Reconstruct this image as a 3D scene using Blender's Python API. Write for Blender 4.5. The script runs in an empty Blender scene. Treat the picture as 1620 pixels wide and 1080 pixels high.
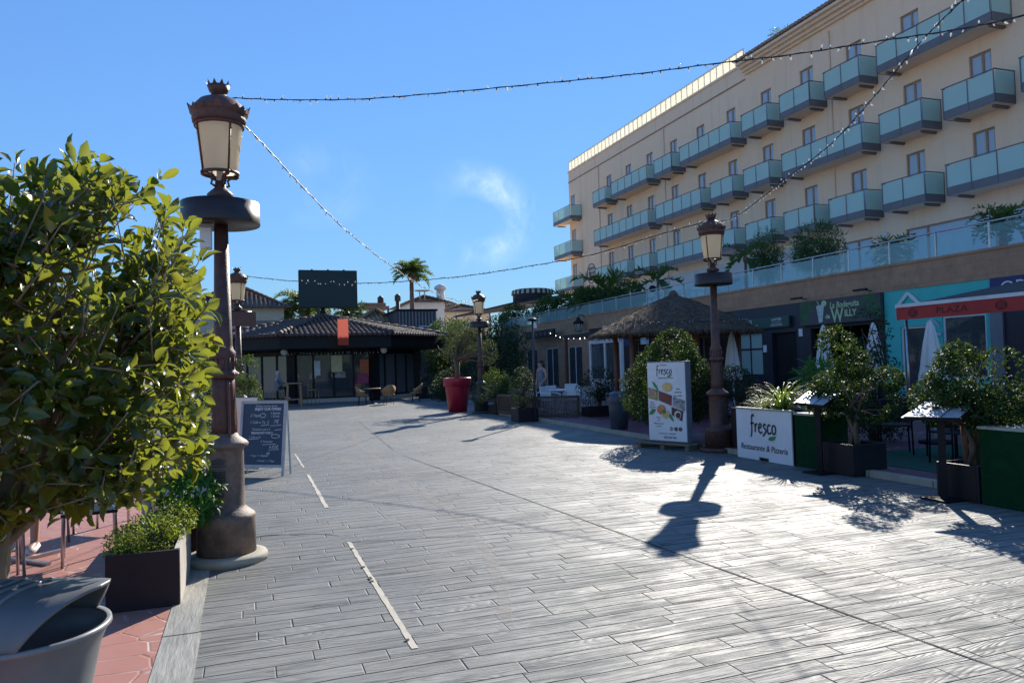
import bpy, bmesh, math, random
import numpy as np
from mathutils import Vector, Matrix, noise as mnoise
R = math.radians
random.seed(7)
SKY_STR, SUN_STR, EXPO, SKY_K = 0.12, 3.1, 1.35, 3.3
scene = bpy.context.scene
col = scene.collection

# ------------------------------------------------------------------ camera
FPX, YAW, PITCH, ROLL, CH = 1190.0, R(19.5), R(1.74), R(1.69), 1.65
_fw = Vector((math.sin(YAW)*math.cos(PITCH), math.cos(YAW)*math.cos(PITCH), math.sin(PITCH)))
_rt = Vector((math.cos(YAW), -math.sin(YAW), 0))
_up = _rt.cross(_fw)
RT = _rt*math.cos(ROLL) - _up*math.sin(ROLL)
UP = _up*math.cos(ROLL) + _rt*math.sin(ROLL)
EYE = Vector((0, 0, CH))
cd = bpy.data.cameras.new('camera')
cam = bpy.data.objects.new('camera', cd)
col.objects.link(cam)
cam.matrix_world = Matrix(((RT.x, UP.x, -_fw.x, 0), (RT.y, UP.y, -_fw.y, 0), (RT.z, UP.z, -_fw.z, CH), (0, 0, 0, 1)))
cd.sensor_width = 36; cd.lens = FPX*36/1620; cd.clip_start = 0.05; cd.clip_end = 3000
scene.camera = cam

# survey of the photograph: a sight line meets a plane of the real place
def ray(x, y): return RT*((x-810)/FPX) - UP*((y-540)/FPX) + _fw
def gz(x, y, z=0.0): d = ray(x, y); return EYE + d*((z-CH)/d.z)
def gx(x, y, X): d = ray(x, y); return EYE + d*(X/d.x)
def gy(x, y, Y): d = ray(x, y); return EYE + d*(Y/d.y)
def gd(x, y, q): return EYE + ray(x, y)*q

# ------------------------------------------------------------------ mesh builder
class MB:
    def __init__(s): s.v = []; s.f = []; s.m = []; s.cur = 0; s.sm = []; s.smooth = False
    def mat(s, i): s.cur = i; return s
    def add(s, vs, fs):
        b = len(s.v); s.v += [tuple(p) for p in vs]
        for f in fs: s.f.append(tuple(b+i for i in f)); s.m.append(s.cur); s.sm.append(s.smooth)
        return s
    def box(s, c, d, rz=0.0, M=None):
        x, y, z = d[0]/2, d[1]/2, d[2]/2
        vs = [Vector((a*x, b*y, e*z)) for e in (-1, 1) for b in (-1, 1) for a in (-1, 1)]
        m = M if M is not None else Matrix.Rotation(rz, 3, 'Z')
        vs = [m @ v + Vector(c) for v in vs]
        return s.add(vs, [(0, 2, 3, 1), (4, 5, 7, 6), (0, 1, 5, 4), (2, 6, 7, 3), (0, 4, 6, 2), (1, 3, 7, 5)])
    def bb(s, x0, x1, y0, y1, z0, z1): return s.box(((x0+x1)/2, (y0+y1)/2, (z0+z1)/2), (abs(x1-x0), abs(y1-y0), abs(z1-z0)))
    def quad(s, a, b, c, d): return s.add([a, b, c, d], [(0, 1, 2, 3)])
    def bar(s, p0, p1, w, h=None):
        p0, p1 = Vector(p0), Vector(p1); d = p1-p0; L = d.length
        q = d.to_track_quat('X', 'Z').to_matrix()
        return s.box((p0+p1)/2, (L, w, h or w), M=q)
    def tube(s, pts, r, n=8, cap=True):
        pts = [Vector(p) for p in pts]
        rs = r if isinstance(r, (list, tuple)) else [r]*len(pts)
        vs = []; up = None
        for i, p in enumerate(pts):
            t = (pts[min(i+1, len(pts)-1)]-pts[max(i-1, 0)])
            if t.length < 1e-9: t = Vector((0, 0, 1))
            t.normalize()
            if up is None: up = t.orthogonal().normalized()
            up = (up - t*up.dot(t))
            up = up.normalized() if up.length > 1e-6 else t.orthogonal().normalized()
            w = t.cross(up)
            for k in range(n):
                a = 2*math.pi*k/n; vs.append(p + (up*math.cos(a)+w*math.sin(a))*rs[i])
        fs = []
        for i in range(len(pts)-1):
            for k in range(n): fs.append((i*n+k, i*n+(k+1) % n, (i+1)*n+(k+1) % n, (i+1)*n+k))
        if cap: fs.append(tuple(range(n-1, -1, -1))); fs.append(tuple((len(pts)-1)*n+k for k in range(n)))
        o = s.smooth; s.smooth = True; s.add(vs, fs); s.smooth = o; return s
    def lathe(s, prof, n=24, c=(0, 0, 0), a0=0.0, smooth=True, cap=True, wob=None):
        c = Vector(c); vs = []
        for r, z in prof:
            for k in range(n):
                a = a0+2*math.pi*k/n; q = r*(wob(k, z) if wob else 1)
                vs.append(c+Vector((q*math.cos(a), q*math.sin(a), z)))
        fs = []
        for i in range(len(prof)-1):
            for k in range(n): fs.append((i*n+k, i*n+(k+1) % n, (i+1)*n+(k+1) % n, (i+1)*n+k))
        if cap:
            fs.append(tuple(range(n-1, -1, -1))); fs.append(tuple((len(prof)-1)*n+k for k in range(n)))
        o = s.smooth; s.smooth = smooth; s.add(vs, fs); s.smooth = o; return s
    def prism(s, pts, off):
        off = Vector(off); n = len(pts); vs = [Vector(p) for p in pts]; vs += [p+off for p in vs]
        fs = [tuple(range(n-1, -1, -1)), tuple(range(n, 2*n))]
        for i in range(n): fs.append((i, (i+1) % n, n+(i+1) % n, n+i))
        return s.add(vs, fs)
    def ball(s, c, r, n=10, m=6):
        rr = r if isinstance(r, (tuple, list)) else (r, r, r); c = Vector(c)
        vs = [c+Vector((0, 0, -rr[2]))]
        for i in range(1, m):
            t = -math.pi/2+math.pi*i/m
            for k in range(n): a = 2*math.pi*k/n; vs.append(c+Vector((rr[0]*math.cos(t)*math.cos(a), rr[1]*math.cos(t)*math.sin(a), rr[2]*math.sin(t))))
        vs.append(c+Vector((0, 0, rr[2]))); T = len(vs)-1
        fs = [(0, 1+(k+1) % n, 1+k) for k in range(n)]
        for i in range(m-2):
            for k in range(n): a = 1+i*n; fs.append((a+k, a+(k+1) % n, a+n+(k+1) % n, a+n+k))
        a = 1+(m-2)*n
        fs += [(a+k, a+(k+1) % n, T) for k in range(n)]
        o = s.smooth; s.smooth = True; s.add(vs, fs); s.smooth = o; return s
    def build(s, name, mats, parent=None, bevel=0, loc=None):
        me = bpy.data.meshes.new(name)
        me.from_pydata(s.v, [], s.f)
        for m in (mats if isinstance(mats, (list, tuple)) else [mats]): me.materials.append(m)
        me.polygons.foreach_set('material_index', s.m)
        me.polygons.foreach_set('use_smooth', s.sm)
        me.update()
        o = bpy.data.objects.new(name, me); col.objects.link(o)
        if parent is not None: o.parent = parent
        if loc is not None: o.location = loc
        if bevel:
            b = o.modifiers.new('edge', 'BEVEL'); b.width = bevel; b.segments = 2; b.limit_method = 'ANGLE'; b.angle_limit = R(40)
        return o

def tag(o, label=None, cat=None, group=None, kind=None):
    if label: o['label'] = label
    if cat: o['category'] = cat
    if group: o['group'] = group
    if kind: o['kind'] = kind
    return o
def thing(name, label, cat, loc=(0, 0, 0), rz=0.0, group=None):
    o = bpy.data.objects.new(name, None); col.objects.link(o)
    o.location = loc; o.rotation_euler = (0, 0, rz); o.empty_display_size = .2
    return tag(o, label, cat, group)
def dup(root, loc, rz=0.0, label=None, scale=None):
    kids = {}
    for o in bpy.data.objects:
        if o.parent is not None: kids.setdefault(o.parent.name, []).append(o)
    def cp(o, p):
        c = o.copy(); col.objects.link(c); c.parent = p
        for k in kids.get(o.name, []): cp(k, c)
        return c
    r = cp(root, None); r.location = loc; r.rotation_euler = (0, 0, rz)
    if label: r['label'] = label
    if scale: r.scale = scale
    return r

# ------------------------------------------------------------------ materials
class NT:
    def __init__(s, name):
        s.mat = bpy.data.materials.new(name); s.mat.use_nodes = True
        s.t = s.mat.node_tree; s.t.nodes.clear()
        s.out = s.t.nodes.new('ShaderNodeOutputMaterial')
    def n(s, typ, **kw):
        x = s.t.nodes.new(typ)
        for k, v in kw.items():
            if k.startswith('i_'): s.set(x, k[2:], v)
            else: setattr(x, k, v)
        return x
    def set(s, x, key, v):
        sk = x.inputs[int(key)] if key.isdigit() else x.inputs[key.replace('_', ' ')]
        if hasattr(v, 'is_linked') or hasattr(v, 'links'): s.t.links.new(v, sk)
        else: sk.default_value = v
    def m(s, op, a, b=0.0, c=0.0, clamp=False):
        x = s.t.nodes.new('ShaderNodeMath'); x.operation = op; x.use_clamp = clamp
        for i, v in enumerate((a, b, c)):
            if hasattr(v, 'links'): s.t.links.new(v, x.inputs[i])
            else: x.inputs[i].default_value = v
        return x.outputs[0]
    def mixc(s, f, a, b, mode='MIX'):
        x = s.t.nodes.new('ShaderNodeMix'); x.data_type = 'RGBA'; x.blend_type = mode
        for sk, v in ((x.inputs[0], f), (x.inputs[6], a), (x.inputs[7], b)):
            if hasattr(v, 'links'): s.t.links.new(v, sk)
            else: sk.default_value = v if not isinstance(v, tuple) or len(v) == 4 else (*v, 1)
        return x.outputs[2]
    def noise(s, vec, scale, detail=4, rough=.55, dist=0.0, dim='3D'):
        x = s.n('ShaderNodeTexNoise'); x.noise_dimensions = dim
        if vec is not None: s.t.links.new(vec, x.inputs['Vector'])
        x.inputs['Scale'].default_value = scale; x.inputs['Detail'].default_value = detail
        x.inputs['Roughness'].default_value = rough; x.inputs['Distortion'].default_value = dist
        return x.outputs[0]
    def ramp(s, f, stops):
        x = s.n('ShaderNodeValToRGB'); s.t.links.new(f, x.inputs[0]); cr = x.color_ramp
        while len(cr.elements) < len(stops): cr.elements.new(.5)
        for e, (p, c) in zip(cr.elements, stops): e.position = p; e.color = c if len(c) == 4 else (*c, 1)
        return x.outputs[0]
    def obj(s): return s.n('ShaderNodeTexCoord').outputs['Object']
    def mapv(s, vec, scale, loc=(0, 0, 0)):
        x = s.n('ShaderNodeMapping'); s.t.links.new(vec, x.inputs[0]); x.inputs['Scale'].default_value = scale; x.inputs['Location'].default_value = loc
        return x.outputs[0]
    def pbr(s, color, rough=.5, metal=0.0, bump=None, bstr=.3, bdist=.01, spec=.5, **kw):
        p = s.n('ShaderNodeBsdfPrincipled')
        for k, v in (('Base Color', color), ('Roughness', rough), ('Metallic', metal), ('Specular IOR Level', spec)):
            if hasattr(v, 'links'): s.t.links.new(v, p.inputs[k])
            else: p.inputs[k].default_value = (*v, 1) if isinstance(v, tuple) and len(v) == 3 else v
        for k, v in kw.items(): s.set(p, k, v)
        if bump is not None:
            b = s.n('ShaderNodeBump'); b.inputs['Strength'].default_value = bstr; b.inputs['Distance'].default_value = bdist
            s.t.links.new(bump, b.inputs['Height']); s.t.links.new(b.outputs[0], p.inputs['Normal'])
        return p.outputs[0]
    def done(s, sh): s.t.links.new(sh, s.out.inputs[0]); return s.mat

def mat(name, c1, c2=None, scale=6.0, rough=.6, metal=0.0, bump=0.0, bscale=30.0, stretch=(1, 1, 1), spec=.5, rvar=.12, **kw):
    t = NT(name); v = t.mapv(t.obj(), stretch)
    c2 = c2 or tuple(max(0, x*.72) for x in c1)
    f = t.noise(v, scale, 5, .6, .3)
    f2 = t.noise(v, scale*.22, 2)
    k = t.ramp(t.m('ADD', t.m('MULTIPLY', f, .6), t.m('MULTIPLY', f2, .4)), [(.36, c2), (.62, c1)])
    r = t.m('ADD', rough-rvar/2, t.m('MULTIPLY', f, rvar))
    b = t.noise(v, bscale, 4) if bump else None
    return t.done(t.pbr(k, r, metal, b, bump, .01, spec, **kw))

def leafmat(name, cols, rough=.38, transl=.45, tcol=(.30, .42, .03), coat=0.0, spec=.4):
    t = NT(name); g = t.n('ShaderNodeNewGeometry'); rnd = g.outputs['Random Per Island']
    c = t.ramp(rnd, [(i/(len(cols)-1), x) for i, x in enumerate(cols)])
    v = t.noise(t.obj(), 9, 2)
    c = t.mixc(t.m('MULTIPLY', v, .35), c, tuple(x*.6 for x in cols[0]))
    p = t.pbr(c, rough, 0, None, spec=spec, Coat_Weight=coat, Coat_Roughness=.14)
    tr = t.n('ShaderNodeBsdfTranslucent'); t.t.links.new(t.mixc(.55, c, tcol), tr.inputs[0])
    mx = t.n('ShaderNodeMixShader'); mx.inputs[0].default_value = transl
    t.t.links.new(p, mx.inputs[1]); t.t.links.new(tr.outputs[0], mx.inputs[2])
    return t.done(mx.outputs[0])

def glassmat(name, tint, clear=.55, rough=.03, base=None, spec=.6, edge=.6):
    t = NT(name)
    tr = t.n('ShaderNodeBsdfTransparent'); tr.inputs[0].default_value = (*tint, 1)
    p = t.pbr(base or tuple(x*.25 for x in tint), rough, 0, None, spec=spec)
    lw = t.n('ShaderNodeLayerWeight'); lw.inputs[0].default_value = .35
    f = t.m('SUBTRACT', clear, t.m('MULTIPLY', lw.outputs['Fresnel'], clear*edge), clamp=True)
    mx = t.n('ShaderNodeMixShader'); t.t.links.new(f, mx.inputs[0])
    t.t.links.new(p, mx.inputs[1]); t.t.links.new(tr.outputs[0], mx.inputs[2])
    return t.done(mx.outputs[0])

def plank_ground():
    t = NT('stamped_plank_concrete')
    pos = t.obj(); wn = t.n('ShaderNodeTexNoise'); t.t.links.new(pos, wn.inputs['Vector']); wn.inputs['Scale'].default_value = .9; wn.inputs['Detail'].default_value = 2
    sx = t.n('ShaderNodeSeparateXYZ'); t.t.links.new(pos, sx.inputs[0])
    wob = t.m('MULTIPLY', t.m('SUBTRACT', wn.outputs[0], .5), .07)
    x = sx.outputs[0]; y = t.m('ADD', sx.outputs[1], wob)
    RW, PL = .16, .74
    v = t.m('DIVIDE', y, RW); row = t.m('FLOOR', v); fv = t.m('FRACT', v)
    h1 = t.n('ShaderNodeTexWhiteNoise'); h1.noise_dimensions = '1D'; t.t.links.new(row, h1.inputs['W'])
    lj = t.m('ADD', .65, t.m('MULTIPLY', h1.outputs[0], .75))
    u = t.m('ADD', t.m('DIVIDE', x, t.m('MULTIPLY', lj, PL)), t.m('MULTIPLY', h1.outputs[0], 7.3))
    cl = t.m('FLOOR', u); fu = t.m('FRACT', u)
    cb = t.n('ShaderNodeCombineXYZ'); t.t.links.new(row, cb.inputs[0]); t.t.links.new(cl, cb.inputs[1])
    h2 = t.n('ShaderNodeTexWhiteNoise'); h2.noise_dimensions = '3D'; t.t.links.new(cb.outputs[0], h2.inputs['Vector']); pr = h2.outputs[0]
    dr = t.m('MULTIPLY', t.m('MINIMUM', fv, t.m('SUBTRACT', 1, fv)), RW)
    de = t.m('MULTIPLY', t.m('MINIMUM', fu, t.m('SUBTRACT', 1, fu)), PL)
    nz = t.noise(pos, 2.3, 4)
    lw = t.m('MULTIPLY', t.m('ADD', .3, nz), .0098)
    rowl = t.m('SUBTRACT', 1, t.m('DIVIDE', dr, lw), clamp=True)
    rowl = t.m('MULTIPLY', rowl, t.ramp(t.noise(t.mapv(pos, (.35, 2.6, 1)), 1.0, 4, .65), [(.34, (.35,)*3), (.54, (1,)*3)]), clamp=True)
    endl = t.m('SUBTRACT', 1, t.m('DIVIDE', de, .0075), clamp=True)
    # wood grain pressed into the concrete
    gcb = t.n('ShaderNodeCombineXYZ'); t.t.links.new(t.m('ADD', t.m('MULTIPLY', x, 1.3), t.m('MULTIPLY', pr, 31)), gcb.inputs[0])
    t.t.links.new(t.m('MULTIPLY', y, 34), gcb.inputs[1]); t.t.links.new(t.m('MULTIPLY', pr, 17), gcb.inputs[2])
    gr = t.noise(gcb.outputs[0], 1.0, 6, .62, 1.1)
    kcb = t.n('ShaderNodeCombineXYZ'); t.t.links.new(t.m('ADD', t.m('MULTIPLY', x, .8), t.m('MULTIPLY', pr, 13)), kcb.inputs[0]); t.t.links.new(t.m('MULTIPLY', y, 5.2), kcb.inputs[1])
    kn = t.noise(kcb.outputs[0], 1.2, 1, .5, .4)
    rings = t.m('ABSOLUTE', t.m('SINE', t.m('MULTIPLY', kn, 62)))
    rings = t.m('POWER', rings, 3.0)
    big = t.noise(pos, .33, 4, .6); med = t.noise(pos, 1.4, 5, .65)
    drk = t.noise(t.mapv(pos, (1.5, 15, 1)), 1.0, 6, .72, .5)
    c = t.mixc(t.ramp(gr, [(.33, (0,)*3), (.66, (1,)*3)]), GRD[0], GRD[1])
    c = t.mixc(t.m('MULTIPLY', pr, .45), c, GRD[2])
    c = t.mixc(t.ramp(big, [(.38, (0,)*3), (.66, (.75,)*3)]), c, GRD[3])
    c = t.mixc(t.ramp(drk, [(.51, (0,)*3), (.70, (.8,)*3)]), c, GRD[4])
    c = t.mixc(t.m('MULTIPLY', rings, t.m('MULTIPLY', med, t.m('MULTIPLY', pr, .42))), c, GRD[4])
    c = t.mixc(t.m('MULTIPLY', rowl, .9), c, (.02, .022, .028))
    ew = t.m('LESS_THAN', t.m('ADD', t.m('MULTIPLY', t.noise(pos, .5, 2), 5), x), 4.6)
    ec = t.mixc(ew, (.04, .04, .045), (.52, .52, .50))
    c = t.mixc(t.m('MULTIPLY', endl, t.m('MULTIPLY', t.m('POWER', pr, 1.6), .8)), c, ec)
    # dropped gum, oil spots and broad foot-worn lanes
    vs = t.n('ShaderNodeTexVoronoi'); t.t.links.new(pos, vs.inputs['Vector']); vs.inputs['Scale'].default_value = 1.7
    spot = t.m('LESS_THAN', vs.outputs['Distance'], t.m('MULTIPLY', t.ramp(t.noise(pos, 1.9, 1), [(.5, (0,)*3), (.7, (1,)*3)]), .055))
    c = t.mixc(t.m('MULTIPLY', spot, .7), c, (.04, .042, .04))
    wear = t.ramp(t.noise(t.mapv(pos, (.55, .16, 1), (3, 1, 0)), 1.0, 5, .6, .8), [(.42, (0,)*3), (.62, (.55,)*3)])
    c = t.mixc(wear, c, t.mixc(.5, c, (.15, .16, .158)))
    h = t.m('ADD', t.m('MULTIPLY', gr, .55), t.m('MULTIPLY', rings, -.2))
    h = t.m('ADD', h, t.m('MULTIPLY', t.m('MAXIMUM', rowl, endl), -1.3))
    h = t.m('ADD', h, t.m('MULTIPLY', pr, .15)); h = t.m('ADD', h, t.m('MULTIPLY', med, .3))
    rg = t.m('ADD', .44, t.m('ADD', t.m('MULTIPLY', gr, .12), t.m('MULTIPLY', t.ramp(med, [(.4, (0,)*3), (.6, (1,)*3)]), .14)))
    dk = t.m('MAXIMUM', t.m('MAXIMUM', rowl, endl), t.ramp(drk, [(.52, (0,)*3), (.68, (.8,)*3)]))
    dk = t.m('MAXIMUM', dk, t.ramp(gr, [(.36, (.85,)*3), (.54, (0,)*3)]))
    spc = t.m('MULTIPLY', t.m('SUBTRACT', 1.0, t.m('MULTIPLY', dk, .88)), .25)
    return t.done(t.pbr(c, t.m('ADD', rg, t.m('MULTIPLY', dk, .2)), 0, h, .85, .012, spc))

GRD = [(.118, .123, .120), (.235, .238, .226), (.158, .162, .156), (.265, .266, .247), (.036, .038, .038)]

def red_ground(name, c1, c2, rough=.6):
    t = NT(name); pos = t.obj()
    vv = t.n('ShaderNodeTexVoronoi'); vv.feature = 'DISTANCE_TO_EDGE'; t.t.links.new(t.mapv(pos, (3.2, 4.4, 1)), vv.inputs['Vector']); vv.inputs['Scale'].default_value = 1.0; vv.inputs['Randomness'].default_value = .75
    vc = t.n('ShaderNodeTexVoronoi'); t.t.links.new(t.mapv(pos, (3.2, 4.4, 1)), vc.inputs['Vector']); vc.inputs['Scale'].default_value = 1.0; vc.inputs['Randomness'].default_value = .75
    sp = t.n('ShaderNodeSeparateColor'); t.t.links.new(vc.outputs['Color'], sp.inputs[0])
    e = t.m('SUBTRACT', 1, t.m('DIVIDE', vv.outputs['Distance'], .035), clamp=True)
    br = t.ramp(t.noise(pos, 4.5, 3, .6), [(.46, (0,)*3), (.6, (1,)*3)])
    f = t.noise(pos, 5, 5)
    c = t.mixc(f, c2, c1); c = t.mixc(t.m('MULTIPLY', sp.outputs[0], .3), c, tuple(x*.75 for x in c1))
    c = t.mixc(t.m('MULTIPLY', e, .5), c, tuple(x*.55 for x in c2))
    c = t.mixc(t.m('MULTIPLY', t.m('MULTIPLY', e, br), .8), c, (.62, .52, .48))
    h = t.m('SUBTRACT', t.m('MULTIPLY', f, .5), e)
    return t.done(t.pbr(c, rough, 0, h, .4, .01, .5))

def tile_mat(name, c1, c2):
    t = NT(name); pos = t.obj()
    g = t.n('ShaderNodeNewGeometry').outputs['Random Per Island']
    c = t.mixc(g, c1, c2); c = t.mixc(t.ramp(t.noise(pos, 7, 4), [(.4, (0,)*3), (.65, (.8,)*3)]), c, tuple(x*.5 for x in c2))
    return t.done(t.pbr(c, .75, 0, t.noise(pos, 40, 3), .3))

def brickmat(name, c1, c2, mortar, w=.4, h=.2, rough=.8):
    t = NT(name); pos = t.obj(); sx = t.n('ShaderNodeSeparateXYZ'); t.t.links.new(pos, sx.inputs[0])
    cb = t.n('ShaderNodeCombineXYZ'); t.t.links.new(t.m('ADD', sx.outputs[1], sx.outputs[0]), cb.inputs[0]); t.t.links.new(sx.outputs[2], cb.inputs[1])
    b = t.n('ShaderNodeTexBrick'); t.t.links.new(cb.outputs[0], b.inputs['Vector']); b.inputs['Scale'].default_value = 1; b.inputs['Brick Width'].default_value = w; b.inputs['Row Height'].default_value = h
    b.inputs['Mortar Size'].default_value = .006; b.inputs['Color1'].default_value = (*c1, 1); b.inputs['Color2'].default_value = (*c2, 1); b.inputs['Mortar'].default_value = (*mortar, 1)
    f = t.noise(pos, 3, 5, .65)
    c = t.mixc(t.ramp(f, [(.35, (0,)*3), (.7, (.5,)*3)]), b.outputs[0], tuple(x*.5 for x in c2))
    return t.done(t.pbr(c, rough, 0, t.noise(pos, 25, 4), .3))

def facade(name, c1, c2, stain):
    t = NT(name); pos = t.obj()
    c = t.mixc(t.noise(pos, .35, 4), c1, c2)
    st = t.ramp(t.noise(t.mapv(pos, (1, 1.6, .10)), 1.0, 5, .65, .4), [(.52, (0,)*3), (.78, (.55,)*3)])
    c = t.mixc(st, c, stain)
    c = t.mixc(t.ramp(t.noise(pos, 2.6, 5, .7), [(.55, (0,)*3), (.8, (.3,)*3)]), c, stain)
    return t.done(t.pbr(c, .9, 0, t.noise(pos, 12, 4), .2, .01, .3))
def emis(name, c, s):
    t = NT(name); e = t.n('ShaderNodeEmission'); e.inputs[0].default_value = (*c, 1); e.inputs[1].default_value = s
    return t.done(e.outputs[0])

def lampglass():
    t = NT('frosted_lamp_glass'); pos = t.obj()
    c = t.mixc(t.noise(pos, 6, 3), (.78, .68, .52), (.68, .58, .43))
    p = t.pbr(c, .35, 0, None); tr = t.n('ShaderNodeBsdfTranslucent'); tr.inputs[0].default_value = (.95, .86, .68, 1)
    mx = t.n('ShaderNodeMixShader'); mx.inputs[0].default_value = .6; t.t.links.new(p, mx.inputs[1]); t.t.links.new(tr.outputs[0], mx.inputs[2])
    return t.done(mx.outputs[0])
def frostglass(name, c, tc, f=.4, rough=.2):
    t = NT(name); pos = t.obj()
    cc = t.mixc(t.noise(pos, 1.1, 3), c, tuple(x*.86 for x in c))
    p = t.pbr(cc, rough, 0, None, spec=.5); tr = t.n('ShaderNodeBsdfTranslucent'); tr.inputs[0].default_value = (*tc, 1)
    mx = t.n('ShaderNodeMixShader'); mx.inputs[0].default_value = f; t.t.links.new(p, mx.inputs[1]); t.t.links.new(tr.outputs[0], mx.inputs[2])
    return t.done(mx.outputs[0])

K = {}
K['ground'] = plank_ground()
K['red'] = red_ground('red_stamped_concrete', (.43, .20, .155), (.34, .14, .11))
K['red_shaded'] = red_ground('shaded_red_terrace_concrete', (.17, .055, .075), (.12, .04, .06))  # terrace red with the hotel's shade put into its colour
K['earth'] = mat('outer_ground', (.46, .43, .38), scale=.8, rough=.9)  # tone raised so this ground bounces more light onto the hotel
K['kerb'] = mat('wood_stamped_kerb', (.36, .35, .31), (.20, .20, .18), scale=3, stretch=(14, 1.6, 1), rough=.6, bump=.5, bscale=4)
K['stone_kerb'] = mat('kerb_stone', (.42, .38, .30), scale=5, rough=.8, bump=.3)
K['patch'] = mat('pale_mortar', (.55, .50, .40), (.40, .36, .29), scale=9, rough=.85, bump=.4, bscale=60)
K['crack'] = mat('dark_joint', (.03, .03, .032), scale=9, rough=.9)
K['iron'] = mat('rusty_cast_iron', (.14, .058, .042), (.05, .026, .022), scale=14, rough=.5, bump=.35, bscale=70)
K['iron2'] = mat('warm_cast_iron', (.24, .165, .13), (.10, .07, .058), scale=11, rough=.62, bump=.5, bscale=48)
K['iron_blue'] = mat('dark_grey_cast_iron', (.06, .06, .07), (.035, .033, .038), scale=9, rough=.5, bump=.3, bscale=55)
K['lampglass'] = lampglass()
K['black'] = mat('black_metal', (.012, .011, .014), (.007, .007, .009), rough=.5, spec=.25)
K['blackplastic'] = mat('black_plastic', (.016, .014, .018), (.009, .008, .011), rough=.5, bump=.1, spec=.3)
K['white'] = mat('white_paint', (.78, .78, .77), (.66, .66, .65), scale=3, rough=.5)
K['cream'] = mat('cream_render', (.62, .55, .42), (.52, .45, .34), scale=2, rough=.9, bump=.2)
K['grey'] = mat('grey_plastic', (.18, .184, .19), (.12, .124, .132), scale=5, rough=.42, bump=.08, bscale=220)
K['greyrim'] = mat('pale_grey_plastic', (.24, .245, .25), scale=12, rough=.4)
K['binblue'] = mat('slate_plastic', (.06, .075, .10), (.04, .05, .07), scale=8, rough=.42)
K['alu'] = mat('brushed_aluminium', (.55, .55, .57), (.45, .45, .47), scale=20, rough=.32, metal=.9)
K['steel'] = mat('steel_rail', (.55, .56, .58), scale=20, rough=.3, metal=.85)
K['hotel'] = facade('tan_render', (.92, .68, .49), (.87, .62, .44), (.62, .43, .30))
K['hotel_base'] = mat('pale_grey_render', (.66, .64, .62), (.56, .54, .53), scale=.7, rough=.9, bump=.15)
K['cornice'] = mat('cornice_brown', (.36, .21, .15), scale=2, rough=.8)
K['soffit'] = mat('pink_soffit', (.88, .66, .48), (.82, .6, .43), scale=2, rough=.85)
K['balcgrey'] = mat('balcony_grey_steel', (.16, .155, .17), (.13, .125, .14), scale=2, rough=.5)
K['balcglass'] = frostglass('frosted_green_glass', (.60, .79, .73), (.66, .88, .82), .28, .1)
K['railglass'] = glassmat('rail_glass', (.88, .98, .99), .86, base=(.50, .72, .76), spec=1.0, edge=.35)  # pale cyan base stands in for the sky mirrored in the glass
K['parapet'] = frostglass('ribbed_translucent_panel', (.86, .86, .76), (1.0, .98, .86), .65, .4)
K['woodframe'] = mat('brown_window_wood', (.42, .25, .16), (.32, .18, .11), scale=6, rough=.55)
K['curtain'] = mat('net_curtain', (.86, .87, .90), (.72, .74, .78), scale=1.2, stretch=(1, 9, .3), rough=.8)
K['winglass'] = glassmat('window_glass', (.88, .95, 1.0), .45, base=(.62, .70, .80), spec=1.0)  # pale blue base painted to look like reflected sky
K['darkglass'] = glassmat('dark_shop_glass', (.62, .68, .72), .72, spec=1.0)
K['cladding'] = brickmat('orange_stone_cladding', (.52, .30, .18), (.44, .25, .15), (.34, .22, .15), .9, .36)
K['navy'] = mat('navy_shopfront', (.022, .026, .045), scale=2, rough=.45)
K['darkwall'] = mat('dark_shop_wall', (.03, .028, .035), scale=2, rough=.6)
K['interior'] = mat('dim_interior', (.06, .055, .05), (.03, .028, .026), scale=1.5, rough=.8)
K['turq'] = mat('turquoise_paint', (.06, .55, .50), (.05, .48, .44), scale=2, rough=.5)
K['signgreen'] = mat('bottle_green_sign', (.02, .075, .065), scale=3, rough=.4)
K['signgrey'] = mat('charcoal_sign', (.07, .068, .075), (.05, .048, .055), scale=3, rough=.5)
K['lime'] = mat('lime_lettering', (.55, .72, .38), scale=5, rough=.5)
K['palmprint'] = mat('printed_palm_green', (.03, .14, .05), (.02, .08, .03), scale=6, rough=.5)
K['signblue'] = mat('royal_blue_sign', (.012, .025, .16), scale=3, rough=.4)
K['awning'] = mat('red_awning', (.50, .05, .04), (.42, .035, .03), scale=3, rough=.75)
K['awndark'] = mat('dark_awning_top', (.05, .045, .05), scale=3, rough=.8)
K['maroon'] = mat('maroon_lettering', (.16, .015, .015), scale=5, rough=.7)
K['inkblack'] = mat('black_lettering', (.015, .015, .018), scale=5, rough=.5)
K['inkgreen'] = mat('leaf_green_print', (.03, .27, .08), (.02, .2, .06), scale=9, rough=.5)
K['bannerwhite'] = mat('white_print_panel', (.76, .77, .80), (.66, .67, .71), scale=2.5, rough=.45)
K['chalk'] = mat('chalk_white', (.72, .74, .76), (.5, .52, .55), scale=40, rough=.9)
K['chalkboard'] = mat('slate_blue_board', (.025, .065, .11), (.02, .05, .085), scale=5, rough=.6)
K['boardframe'] = mat('pale_grey_frame', (.44, .46, .48), scale=5, rough=.5)
K['pallet'] = mat('weathered_pallet_wood', (.22, .17, .12), (.12, .09, .065), scale=6, stretch=(1, 8, 8), rough=.8, bump=.3)
K['turf'] = mat('artificial_turf', (.015, .10, .035), (.01, .065, .025), scale=60, rough=.9, bump=.8, bscale=240)
K['hedgegreen'] = mat('green_turf_cladding', (.010, .055, .020), (.006, .036, .014), scale=45, rough=.95, spec=.1, bump=.8, bscale=200)
K['ledge'] = mat('planter_pale_top', (.42, .44, .36), scale=9, rough=.7)
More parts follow.
